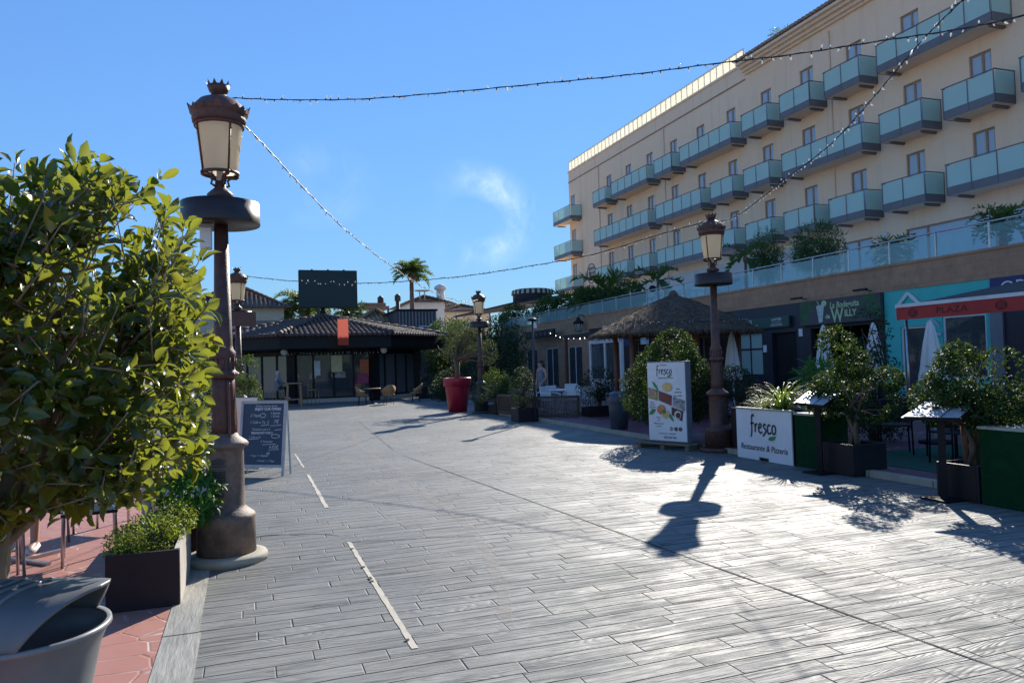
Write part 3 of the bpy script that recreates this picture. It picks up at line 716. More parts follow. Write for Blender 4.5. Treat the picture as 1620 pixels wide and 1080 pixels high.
mxs = nt.nodes.new('ShaderNodeMix'); mxs.data_type = 'RGBA'
nz2 = nt.nodes.new('ShaderNodeTexNoise'); nz2.inputs['Scale'].default_value = 34; nz2.inputs['Detail'].default_value = 5; nz2.inputs['Roughness'].default_value = .7; nz2.inputs['Distortion'].default_value = 1.2
nt.links.new(tc.outputs['Generated'], nz2.inputs['Vector'])
nt.links.new(wn('MULTIPLY', cl, wn('ADD', .35, wn('MULTIPLY', wn('SUBTRACT', nz2.outputs[0], .36, True), 1.3))), mxs.inputs[0]); nt.links.new(skyc, mxs.inputs[6]); mxs.inputs[7].default_value = (3.6, 4.2, 5.0, 1)
nt.links.new(mxs.outputs[2], bg.inputs[0]); nt.links.new(bg.outputs[0], wo.inputs[0])
sl = bpy.data.lights.new('sun', 'SUN'); sl.energy = SUN_STR; sl.angle = R(.5); sl.color = (1, .93, .82)
so = bpy.data.objects.new('sun', sl); col.objects.link(so)
sd = Vector((math.sin(SUN_AZ)*math.cos(SUN_EL), math.cos(SUN_AZ)*math.cos(SUN_EL), math.sin(SUN_EL)))
so.rotation_euler = sd.to_track_quat('Z', 'Y').to_euler(); so.location = sd*120
scene.view_settings.view_transform = 'Standard'; scene.view_settings.look = 'None'; scene.view_settings.exposure = EXPO; scene.view_settings.gamma = 1
scene.cycles.max_bounces = 7; scene.cycles.transparent_max_bounces = 12; scene.cycles.use_denoising = True
scene.cycles.sample_clamp_indirect = 6; scene.cycles.caustics_reflective = False; scene.cycles.caustics_refractive = False

# ------------------------------------------------------------------ ground
def struct(name, mb, m): return tag(mb.build(name, m), kind='structure')
def sheet(name, pts, z, m, th=0):
    mb = MB()
    mb.add([(x, y, z) for x, y in pts], [tuple(range(len(pts)))])
    return struct(name, mb, m)
sheet('ground', [(-900, -300), (900, -300), (900, 1500), (-900, 1500)], -.012, K['earth'])
sheet('plaza_pavement', [(-.34, -6), (7.86, -6), (7.86, 24), (14, 33), (14, 62), (-22, 62), (-22, 14), (-.34, 14)], 0, K['ground'])
sheet('red_paving', [(-14, -6), (-.53, -6), (-.53, 13.9), (-14, 13.9)], .004, K['red'])
mb = MB()
y = -2.0; i = 0
while y < 12.6:
    ln = .95+.25*((i*37) % 5)/5; mb.bb(-.525, -.315 if i % 3 else -.30, y, y+ln-.012, -.01, .008+.002*(i % 2)); y += ln; i += 1
struct('kerb_strip', mb, K['kerb'])
# raised terrace of the restaurants with its stone kerb
mb = MB(); mb.bb(8.0, 18.0, -6, 24, -.01, .075); mb.bb(10.2, 18.0, 24, 60, -.01, .075); struct('restaurant_terrace', mb, K['red_shaded'])
mb = MB()
for k in range(30): mb.bb(7.86, 7.995, -6+k, -6+k+.985, -.01, .08)
struct('terrace_kerb', mb, K['stone_kerb'])
sheet('green_carpet', [(8.45, 4.0), (12.5, 4.0), (12.5, 9.5), (8.45, 9.5)], .081, K['carpet'])
def ribbon(name, pts, w, z, m, jag=.0, seed=0):
    rng = random.Random(seed); vs = []
    for i, p in enumerate(pts):
        p = Vector((p[0], p[1])); a = Vector(pts[max(i-1, 0)][:2]); b = Vector(pts[min(i+1, len(pts)-1)][:2]); t = (b-a).normalized(); n = Vector((-t.y, t.x))
        vs += [(*(p+n*(w/2+rng.uniform(-jag, jag))), z), (*(p-n*(w/2+rng.uniform(-jag, jag))), z)]
    mb = MB(); mb.add(vs, [(2*i, 2*i+1, 2*i+3, 2*i+2) for i in range(len(pts)-1)])
    return struct(name, mb, m)
def lerp_pts(a, b, n): return [(a[0]+(b[0]-a[0])*i/n, a[1]+(b[1]-a[1])*i/n) for i in range(n+1)]
ribbon('pavement_patch', lerp_pts((.895, 7.36), (.905, 4.42), 40), .038, .004, K['patch'], .004, 1)
mb = MB()
for yy, q in ((7.05, .035), (6.35, .05), (5.98, .07), (5.9, .05), (4.55, .035)): mb.add([(.875, yy, .008), (.905, yy+.01, .008), (.90, yy+q, .008), (.872, yy+q*.9, .008)], [(0, 1, 2, 3)])
struct('pavement_patch_hole', mb, K['crack'])
ribbon('pavement_patch', lerp_pts((.89, 12.4), (.88, 9.3), 30), .042, .004, K['patch'], .008, 2)
ribbon('pavement_patch', lerp_pts((.88, 15.6), (.89, 13.3), 20), .03, .004, K['patch'], .008, 3)
ribbon('pavement_joint', lerp_pts((2.55, 16.5), (3.71, 2.2), 60)[10:]+[(3.8, 1.0)], .014, .004, K['crack'], .004, 4)
ribbon('pavement_joint', lerp_pts((2.75, 15.0), (3.3, 24.0), 30), .012, .004, K['crack'], .004, 7)
ribbon('pavement_joint', [(.05+.1*i, 8.02+.03*math.sin(i*1.3)-.06*max(0, i-3)) for i in range(9)], .016, .004, K['crack'], .008, 5)
ribbon('pavement_joint', lerp_pts((.9, 7.35), (5.2, 6.35), 50), .010, .004, K['crack'], .004, 6)
# a worn pale curve where a trench was filled
t = NT('worn_trench_scar'); pos = t.obj()
f = t.ramp(t.noise(pos, 7, 5, .7), [(.40, (0,)*3), (.7, (.62,)*3)])
mx = t.n('ShaderNodeMixShader'); t.t.links.new(f, mx.inputs[0]); trn = t.n('ShaderNodeBsdfTransparent'); t.t.links.new(trn.outputs[0], mx.inputs[1]); t.t.links.new(t.pbr((.36, .33, .29), .8), mx.inputs[2])
K['scar'] = t.done(mx.outputs[0])
scar = [(1.5, 4.5), (1.72, 5.2), (1.86, 5.87), (2.0, 6.5), (2.1, 7.2), (2.16, 8.1), (2.14, 9.2), (2.18, 10.3), (2.3, 12), (2.2, 14), (2.25, 17), (2.6, 20)]
sc2 = []
for a, b in zip(scar, scar[1:]): sc2 += lerp_pts(a, b, 8)[:-1]
ribbon('worn_pavement_line', sc2, .10, .004, K['scar'], .012, 8)
mb = MB(); mb.add([(-900, 760, -2), (-500, 800, 18), (-200, 850, 12), (80, 800, 22), (400, 760, 14), (900, 700, -2), (900, 900, -2), (-900, 900, -2)], [tuple(range(8))]); struct('far_hills', mb, mat('far_hill', (.10, .13, .10), scale=.02, rough=1))

# ------------------------------------------------------------------ hotel
HX, BX = 30.0, 28.9
FL = [8.55, 11.88, 15.24]                     # floors of the three balcony rows
BASE = 19.85
bays = [BASE+3.49*k for k in range(12)] + [65.9]   # door centres
hotel = thing('hotel', 'large tan hotel with rows of green glass balconies rising behind the terrace', 'hotel', (30, 40, 0))
def hl(mb, name, m, parent=None, bevel=0):
    o = mb.build(name, m, parent or hotel, bevel)
    if (parent or hotel) is hotel: o.location = (-30, -40, 0)
    return o
def holed(mb, X, y0, y1, z0, z1, holes, depth):
    ys = sorted({y0, y1, *[h[0] for h in holes], *[h[1] for h in holes]}); zs = sorted({z0, z1, *[h[2] for h in holes], *[h[3] for h in holes]})
    for i in range(len(ys)-1):
        for j in range(len(zs)-1):
            cy, cz = (ys[i]+ys[i+1])/2, (zs[j]+zs[j+1])/2
            if not any(h[0] < cy < h[1] and h[2] < cz < h[3] for h in holes):
                mb.quad((X, ys[i+1], zs[j]), (X, ys[i], zs[j]), (X, ys[i], zs[j+1]), (X, ys[i+1], zs[j+1]))
    for a, b, c, d in holes:
        mb.quad((X, a, c), (X+depth, a, c), (X+depth, a, d), (X, a, d)); mb.quad((X, b, c), (X, b, d), (X+depth, b, d), (X+depth, b, c))
        mb.quad((X, a, d), (X+depth, a, d), (X+depth, b, d), (X, b, d)); mb.quad((X, a, c), (X, b, c), (X+depth, b, c), (X+depth, a, c))
doors = []
for r, z in enumerate(FL):
    for k, yc in enumerate(bays):
        ww = 1.04 if yc < 36 else .98
        doors.append((yc-ww/2, yc+ww/2, z, z+2.56, r, k))
low = [(20.8, 27.55, 4.35, 7.55), (29.6, 31.6, 4.35, 7.55), (36.2, 38.6, 4.35, 6.9), (40.5, 43.5, 4.35, 6.7), (46, 48, 4.35, 6.7), (50, 53.5, 4.35, 6.6), (57, 59, 4.35, 6.7)]
mb = MB(); holed(mb, HX, 5, 66.8, 7.9, 20.1, [d[:4] for d in doors], .22)
mb.quad((HX, 66.8, 0), (HX, 66.8, 20.1), (HX+14, 66.8, 20.1), (HX+14, 66.8, 0)); mb.quad((HX, 5, 0), (HX+14, 5, 0), (HX+14, 5, 20.1), (HX, 5, 20.1))
mb.quad((HX, 5, 20.1), (HX+14, 5, 20.1), (HX+14, 66.8, 20.1), (HX, 66.8, 20.1))
hl(mb, 'wall', K['hotel'])
mb = MB(); holed(mb, HX+.004, 5, 34, 4, 7.9, [h for h in low if h[0] < 34], .22); hl(mb, 'ground_storey_wall', K['hotel'])
mb = MB(); holed(mb, HX+.002, 34, 66.8, 4, 7.9, [h for h in low if h[0] > 34], .22); hl(mb, 'ground_storey_wall', K['hotel_base'])
mb = MB(); mb.bb(HX-.045, HX, 39.2, 66.85, 19.12, 19.2); hl(mb, 'string_course', K['cornice'])
mb = MB(); mb.bb(HX-.06, HX+.25, 39.2, 66.86, 20.1, 20.26); hl(mb, 'parapet_coping', K['hotel'])
# glazed ribs of the roof terrace catch the sun
mb = MB(); mb.bb(HX+.05, HX+.09, 39.3, 66.8, 20.26, 21.1); hl(mb, 'parapet_glazing', K['parapet'])
mb = MB()
y = 39.3
while y < 66.9: mb.bb(HX-.01, HX+.045, y-.02, y+.02, 20.26, 21.12); y += .72
mb.bb(HX-.02, HX+.1, 39.3, 66.8, 21.12, 21.18); hl(mb, 'parapet_rail', K['white'])
# eaves of the nearer roof
mb = MB()
for xa, za, zb_ in ((29.84, 19.38, 19.52), (29.66, 19.521, 19.70), (29.44, 19.701, 19.86), (29.22, 19.861, 20.02)): mb.bb(xa, HX-.004, 5, 39.1, za, zb_)
mb.add([(29.1, 39.09, 20.02), (34, 39.09, 20.02), (34, 39.09, 21.6), (29.1, 39.09, 20.1)], [(0, 1, 2, 3)])
hl(mb, 'eaves', K['soffit'])
mb = MB(); mb.smooth = True
for k in range(118):
    yy = 39.0-k*.29; mb.tube([(29.1, yy, 20.12), (34, yy, 22.0)], .1, 6)
mb.smooth = False; mb.quad((29.16, 5, 20.08), (29.16, 39.1, 20.08), (34, 39.1, 21.95), (34, 5, 21.95)); hl(mb, 'roof', K['tile_pink'])
def window(y0, y1, z0, z1, mull, part='window', dark=False, curt=True):
    f = MB(); X = HX+.07; fw = .075
    f.bb(X, X+.08, y0, y0+fw, z0, z1); f.bb(X, X+.08, y1-fw, y1, z0, z1); f.bb(X, X+.08, y0+fw, y1-fw, z1-fw, z1); f.bb(X, X+.08, y0+fw, y1-fw, z0, z0+fw)
    for mm in mull: f.bb(X-.004, X+.076, y0+(y1-y0)*mm-.05, y0+(y1-y0)*mm+.05, z0+fw, z1-fw)
    wf = hl(f, part, K['woodframe'])
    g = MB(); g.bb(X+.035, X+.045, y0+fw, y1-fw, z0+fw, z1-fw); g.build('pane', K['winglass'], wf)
    if curt:
        c = MB(); n = 14; a0, a1 = (y0+.02, y1-.02) if not dark else (y0+.02, y0+(y1-y0)*.2)
        vs = []
        for i in range(n+1):
            yy = a0+(a1-a0)*i/n; dx = .085+.018*math.sin(i*2.4); vs += [(X+dx, yy, z0), (X+dx, yy, z1)]
        c.add(vs, [(2*i, 2*i+2, 2*i+3, 2*i+1) for i in range(n)]); c.build('curtain', K['curtain'], wf)
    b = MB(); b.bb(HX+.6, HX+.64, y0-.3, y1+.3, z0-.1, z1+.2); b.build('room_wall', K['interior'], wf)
for a, b, c, d, r, k in doors:
    window(a, b, c, d, (.42,) if bays[k] < 45 else (.5,), dark=(r == 0 and k == 9))
window(20.8, 27.55, 4.35, 7.55, (.33, .83), 'terrace_window', curt=True)
for h in low[1:]: window(*h, (.5,), 'terrace_window')
# balconies: (row, first door, last door)
def balcony(y0, y1, z, wrap=False):
    b = MB(); zt = z+.04; zb = z-.16
    s0 = MB(); s0.bb(BX-.02, HX-.002, y0, y1, z-.15, z)                       # slab
    b.bb(BX-.06, BX-.022, y0, y1, zb, zb+.36); b.bb(BX-.022, HX-.002, y0-.04, y0-.001, zb, zb+.36); b.bb(BX-.022, HX-.002, y1+.001, y1+.04, zb, zb+.36)
    n = max(2, round((y1-y0)/1.2))
    for i in range(n+1):
        yy = y0+(y1-y0)*i/n; b.bb(BX-.075, BX-.061, yy-.022, yy+.022, zb+.05, zb+1.33)
    b.bb(HX-.05, HX-.012, y0-.055, y0-.041, zb+.05, zb+1.33)
    for yy in (y0+.3, y1-.3): b.bb(BX+.25, HX-.003, yy-.06, yy+.06, z-.26, z-.141)
    bo = hl(b, 'balcony', K['balcgrey']); s0.build('slab', K['soffit'], bo)
    for i in range(n):
        a, c = y0+(y1-y0)*i/n, y0+(y1-y0)*(i+1)/n
        g = MB(); g.bb(BX-.05, BX-.035, a+.025, c-.025, zb+.365, zb+1.30); g.build('glass_panel', K['balcglass'], bo)
    for yy in (y0-.03, y1+.03):
        g = MB(); g.bb(BX+.0, HX-.08, yy-.006, yy+.006, zb+.365, zb+1.30); g.build('glass_panel', K['balcglass'], bo)
    h = MB(); h.bb(BX-.08, BX-.03, y0-.06, y1+.06, zb+1.335, zb+1.375); h.bb(BX-.028, HX-.003, y0-.058, y0-.012, zb+1.335, zb+1.375); h.bb(BX-.028, HX-.003, y1+.012, y1+.058, zb+1.335, zb+1.375); h.build('handrail', K['balcgrey'], bo)
rows = {2: [(1, 1), (2, 3), (4, 4), (5, 6), (7, 7), (8, 8), (9, 9), (10, 11)], 1: [(1, 3), (4, 5), (6, 6), (7, 7), (8, 9), (10, 10), (11, 11)], 0: [(1, 1), (2, 2), (3, 3), (4, 5), (6, 6), (7, 7), (8, 8), (9, 9), (10, 10), (11, 12)]}
D = lambda j: 58.03-3.49*(j-1)     # door j counted from the far end
for r, L_ in rows.items():
    for a, b in L_: balcony(D(b)-1.25, D(a)+1.12, FL[r])
    balcony(64.1, 68.15, FL[r])
balcony(D(12)-1.25, D(12)+1.12, FL[1])
for yy, z0 in ((49.05, 4.2), (31.95, 4.2), (60.2, 4.2)):
    mb = MB(); mb.tube([(HX-.05, yy, z0), (HX-.05, yy, 19.1)], .045, 8); hl(mb, 'downpipe', K['soffit'])
for k, (yy, zz) in enumerate(((47.2, 8.0), (36.0, 8.05), (28.7, 8.05), (52.8, 7.95))):
    mb = MB(); mb.box((HX-.09, yy, zz-.55), (.17, .3, .22)); hl(mb, 'wall_vent', K['hotel_base'], bevel=.01)
# roundel on the wall
mb = MB(); cy, cz = 62.3, 9.75
mb.smooth = False
N_ = 36; ro, ri = .92, .84
vs = []
for k in range(N_):
    a = 2*math.pi*k/N_
    for rr in (ro, ri):
        for xx in (HX-.05, HX-.003): vs.append((xx, cy+rr*math.cos(a), cz+rr*math.sin(a)))
fs = []
for k in range(N_):
    a, b = 4*k, 4*((k+1) % N_); fs += [(a, b, b+2, a+2), (a, a+1, b+1, b), (a+2, b+2, b+3, a+3)]
mb.add(vs, fs)
for q, sx, s0, s1 in ((.45, .6, 0, 1), (.05, .68, 0, 1), (-.35, .45, .2, 1)):
    for kk in range(5): mb.bb(HX-.04, HX-.003, cy-sx+kk*sx*.42, cy-sx+kk*sx*.42+.09, cz+q-.15, cz+q+.15)
    mb.bb(HX-.041, HX-.003, cy-sx, cy+sx*.8, cz+q-.02, cz+q+.03)
hl(mb, 'round_emblem', mat('emblem_blue_grey', (.10, .13, .22), scale=4))

# ------------------------------------------------------------------ podium with the shops
PX = 18.0
pod = thing('shop_building', 'long single storey row of shops under an orange stone band below the hotel', 'building', (18, 30, 0))
def pl(mb, name, m, bevel=0):
    o = mb.build(name, m, pod, bevel); o.location = (-18, -30, 0); return o
mb = MB(); mb.bb(PX, PX+.35, -4, 54, 3.48, 4.2); mb.bb(PX-.03, PX+.38, -4, 54, 4.2, 4.27); pl(mb, 'stone_band', K['cladding'])
mb = MB(); mb.bb(PX+.36, 30, -4, 54, 4.05, 4.18); pl(mb, 'terrace_slab', K['hotel_base'])
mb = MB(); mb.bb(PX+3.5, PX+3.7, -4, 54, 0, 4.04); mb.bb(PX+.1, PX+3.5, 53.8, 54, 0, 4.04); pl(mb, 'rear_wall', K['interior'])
def front(y0, y1, z0, z1, m, name, holes=()):
    mb = MB(); holed(mb, PX+.02, y0, y1, z0, z1, list(holes), .2); return pl(mb, name, m)
def shopglass(y0, y1, z0, z1, frame, gl=None, nb=1, zbar=None):
    f = MB(); X = PX+.06
    f.bb(X, X+.07, y0, y0+.06, z0, z1); f.bb(X, X+.07, y1-.06, y1, z0, z1); f.bb(X, X+.07, y0+.06, y1-.06, z1-.06, z1); f.bb(X, X+.07, y0+.06, y1-.06, z0, z0+.06)
    for k in range(1, nb): yy = y0+(y1-y0)*k/nb; f.bb(X+.002, X+.068, yy-.025, yy+.025, z0+.06, z1-.06)
    if zbar: f.bb(X-.002, X+.066, y0+.06, y1-.06, zbar-.03, zbar+.03)
    o = pl(f, 'shop_window', frame); g = MB(); g.bb(X+.03, X+.04, y0+.06, y1-.06, z0+.06, z1-.06); g.build('pane', gl or K['darkglass'], o); return o
# from near to far along the row
front(-4, 13.7, 0, 3.48, K['navy'], 'shop_front', [(4, 8, .1, 2.6), (9.2, 13.0, .1, 2.6)]); shopglass(4, 8, .1, 2.6, K['navy'], nb=3); shopglass(9.2, 13.0, .1, 2.6, K['navy'], nb=3)
mb = MB(); mb.bb(PX-.05, PX+.02, 13.7, 14.05, 0, 2.98); pl(mb, 'pillar', K['greyblock'])
front(14.05, 17.45, 0, 3.48, K['turq'], 'shop_front', [(14.2, 15.5, .9, 2.62), (16.0, 16.9, .1, 2.4)])
wo_ = shopglass(14.2, 15.5, .9, 2.62, K['white'], glassmat('listing_window_glass', (.5, .58, .6), .5))
mb = MB(); mb.bb(PX+.3, PX+.34, 14.2, 15.5, .9, 2.6); mb.build('display_back', K['slatewall'], wo_)
for r in range(3):
    for k in range(4):
        mb = MB(); mb.bb(PX+.27, PX+.29, 14.3+k*.3, 14.53+k*.3, 1.15+r*.3, 1.38+r*.3); mb.build('listing_card', K['listing'], wo_)
shopglass(16.0, 16.9, .1, 2.4, K['white'])
front(17.45, 20.95, 0, 3.48, K['darkwall'], 'shop_front', [(17.7, 20.6, .1, 2.55)])
front(20.95, 24.9, 0, 3.48, K['navy'], 'shop_front', [(23.15, 24.65, .95, 2.6), (21.3, 22.6, .1, 2.5)])
shopglass(23.15, 24.65, .95, 2.6, K['navy'], frostglass('blinds_behind_glass', (.36, .55, .52), (.3, .4, .4), .1, .15), 2, 1.95)
mb = MB(); mb.bb(PX+.16, PX+.2, 21.3, 22.6, .1, 2.5); pl(mb, 'door', K['black'])
for y, z in ((20.98, 2.45), (22.9, 1.95)):
    mb = MB(); mb.bb(PX-.005, PX+.018, y, y+.18, z-.13, z+.13); pl(mb, 'notice', K['bannerwhite'])
front(24.9, 38, 0, 3.48, K['darkwall'], 'shop_front', [(26, 29, .1, 2.6), (30, 33.4, .1, 2.7), (34.4, 37.2, .1, 2.6)])
for a, b, n in ((26, 29, 3), (30, 33.4, 4), (34.4, 37.2, 3)): shopglass(a, b, .1, 2.6 if a != 30 else 2.7, K['woodframe'], nb=n)
front(38, 54, 0, 3.48, K['cladding'], 'shop_front', [(39, 41, .1, 2.6), (42.5, 44.5, .1, 2.6), (46, 48, .1, 2.6), (49.5, 52, .1, 2.6)])
for a, b in ((39, 41), (42.5, 44.5), (46, 48), (49.5, 52)): shopglass(a, b, .1, 2.6, K['white'], nb=2)
# terrace glass rail along the podium edge
rail = thing('glass_railing', 'long glass railing with steel handrail along the hotel terrace edge', 'railing', (18.15, 30, 4.27))
mb = MB(); mb.tube([(0, -34, .70), (0, 24, .70)], .024, 8); mb.build('handrail', K['steel'], rail)
for k in range(37):
    y = -33.5+k*1.6; mb = MB(); mb.bb(-.02, .02, y-.022, y+.022, 0, .68); mb.build('post', K['steel'], rail)
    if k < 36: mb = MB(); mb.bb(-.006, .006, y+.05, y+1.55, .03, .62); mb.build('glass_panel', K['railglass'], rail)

# ------------------------------------------------------------------ tiled kiosk
KC = Vector((4.22, 44.3, 0))
kio = thing('kiosk', 'octagonal glazed kiosk with dark tiled roof and deep black fascia', 'kiosk', KC)
def octo(inr): r = inr/math.cos(math.pi/8); return [Vector((r*math.cos(math.pi/8+k*math.pi/4), r*math.sin(math.pi/8+k*math.pi/4), 0)) for k in range(8)]
EV, WL = octo(6.64), octo(4.95)
APZ, EZ = 4.72, 3.33
ap = Vector((0, 0, APZ))
mb = MB()
for k in range(8): a, b = EV[k], EV[(k+1) % 8]; mb.add([a+Vector((0, 0, EZ)), b+Vector((0, 0, EZ)), ap], [(0, 1, 2)])
mb.smooth = True
for k in range(8):
    a, b = EV[k], EV[(k+1) % 8]; e = (b-a).normalized(); Ln = (b-a).length; mid = (a+b)/2; inn = Vector((-mid.x, -mid.y, 0)).normalized(); run = mid.length; sl_ = (APZ-EZ)/run
    n = 22
    for i in range(n):
        s = (i+.5)/n*Ln; d = run*min(s, Ln-s)/(Ln/2)
        if d < .3: continue
        p0 = a+e*s+Vector((0, 0, EZ+.02)); npc = max(2, int(d/.42))
        for q in range(npc):
            d0, d1 = d*q/npc-(.06 if q == 0 else .03), d*(q+1)/npc
            mb.tube([p0+inn*d0+Vector((0, 0, d0*sl_+.03)), p0+inn*d1+Vector((0, 0, d1*sl_+.005))], [.098, .082], 7)
mb.build('roof', K['tile'], kio)
mb = MB()
for k in range(8):
    a = EV[k]+Vector((0, 0, EZ+.07)); n = 15
    for i in range(n): mb.tube([a.lerp(ap, i/n)+Vector((0, 0, .07)), a.lerp(ap, (i+1)/n)+Vector((0, 0, .05))], [.13, .11], 8)
mb.ball(ap+Vector((0, 0, .1)), .16); mb.build('roof_ridge', K['tile'], kio)
mb = MB()
IN = octo(6.5)
for k in range(8):
    a, b, c, d = IN[k], IN[(k+1) % 8], WL[k], WL[(k+1) % 8]
    mb.quad(a+Vector((0, 0, 2.72)), b+Vector((0, 0, 2.72)), b+Vector((0, 0, EZ-.01)), a+Vector((0, 0, EZ-.01))); mb.quad(a+Vector((0, 0, 2.72)), c+Vector((0, 0, 2.62)), d+Vector((0, 0, 2.62)), b+Vector((0, 0, 2.72)))
mb.build('fascia', K['black'], kio)
for k in range(8):
    mb = MB(); mb.box(WL[k]+Vector((0, 0, 1.32)), (.42, .42, 2.62), rz=math.pi/8+k*math.pi/4); mb.build('column', K['black'], kio)
for k in range(8):
    a, b = WL[k]*.985, WL[(k+1) % 8]*.985; e = (b-a).normalized(); Ln = (b-a).length; out = Vector(((a+b).x, (a+b).y, 0)).normalized()
    f = MB(); M_ = Matrix((e, out, Vector((0, 0, 1)))).transposed()
    f.box(a.lerp(b, .5)+Vector((0, 0, .14)), (Ln-.4, .12, .28), M=M_); f.box(a.lerp(b, .5)+Vector((0, 0, 2.52)), (Ln-.4, .12, .2), M=M_)
    for s in (.25, .5, .75): f.box(a+e*Ln*s+Vector((0, 0, 1.35)), (.09, .10, 2.13), M=M_)
    fo = f.build('window', K['black'], kio)
    for i in range(4):
        g = MB(); g.box(a+e*Ln*(.125+.25*i)+Vector((0, 0, 1.35)), (Ln/4-.1, .012, 2.12), M=M_); g.build('pane', K['darkglass'], fo)
    s_ = MB(); s_.box(a.lerp(b, .5)+out*.09+Vector((0, 0, .10)), (Ln-.5, .06, .2), M=M_); s_.build('plinth', K['planterside'] if k in (4, 5, 6) else K['black'], fo)
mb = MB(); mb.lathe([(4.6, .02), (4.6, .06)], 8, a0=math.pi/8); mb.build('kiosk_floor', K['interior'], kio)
mb = MB(); mb.lathe([(1.7, .06), (1.7, 1.1), (1.85, 1.1), (1.85, 1.16), (.4, 1.16), (.4, 2.5), (.5, 2.6)], 8); mb.build('bar_counter', K['pallet'], kio)
for (px, py, wd, ht, m_) in ((.15, -4.98, .55, .85, 'poster'), (-.82, -4.98, .3, .75, 'listing'), (1.55, -4.98, .45, .9, 'orange'), (1.45, -5.0, .6, .5, 'pink')):
    mb = MB(); zc = {'poster': 1.95, 'listing': 1.75, 'orange': 1.7, 'pink': 1.15}[m_]; mb.bb(px-wd/2, px+wd/2, py, py+.02, zc-ht/2, zc+ht/2); mb.build('window_poster', K[m_], kio)
for k_, (x_, z_) in enumerate(((-2.35, 2.62), (2.55, 2.62))):
    mb = MB(); mb.tube([(x_, -5.4, z_+.12), (x_, -5.4, z_-.02)], .05, 8); mb.tube([(x_-.02, -5.45, z_), (x_-.10, -5.7, z_-.05)], [.11, .17], 12); mb.build('spotlight', K['white'], kio)
mb = MB(); mb.lathe([(.22, APZ), (.2, 5.0), (.11, 5.1), (.11, 5.2)], 10)
scr = thing('video_screen', 'large dark video screen on a pole above the kiosk roof', 'screen', KC)
mb.build('pole', K['black'], scr)
S0, S1 = gy(473, 487.5, 44.3), gy(564, 428.5, 44.3)
mb = MB(); mb.bb(S0.x-KC.x, S1.x-KC.x, -.16, .16, S0.z, S1.z); mb.build('cabinet', K['black'], scr, .02)
mb = MB(); mb.bb(S0.x-KC.x+.05, S1.x-KC.x-.05, -.175, -.162, S0.z+.05, S1.z-.05); mb.build('display', K['screen'], scr)
mb = MB()
for k in range(3): xx = S0.x-KC.x+.7+k*.9; mb.bb(xx, xx+.1, -.05, .05, S1.z, S1.z+.06)
mb.build('lifting_lug', K['black'], scr)
b0, b1 = gy(534.5, 546, 37.3), gy(550.5, 504.5, 37.3)
ban = thing('hanging_banner', 'faded pink banner with bright red lower end hanging on the kiosk eave', 'banner', (b0.x, 37.3, b0.z))
mb = MB(); W_, H_ = b1.x-b0.x, b1.z-b0.z
mb.bb(0, W_, -.03, .0, H_*.28, H_); mb.build('cloth', K['bannerpink'], ban); mb = MB(); mb.bb(0, W_, -.03, 0, 0, H_*.28-.002); mb.build('lower_cloth', K['bannerred'], ban)
K['ringmetal'] = mat('dark_brown_sheet_metal', (.035, .022, .02), (.018, .013, .013), scale=7, rough=.35)
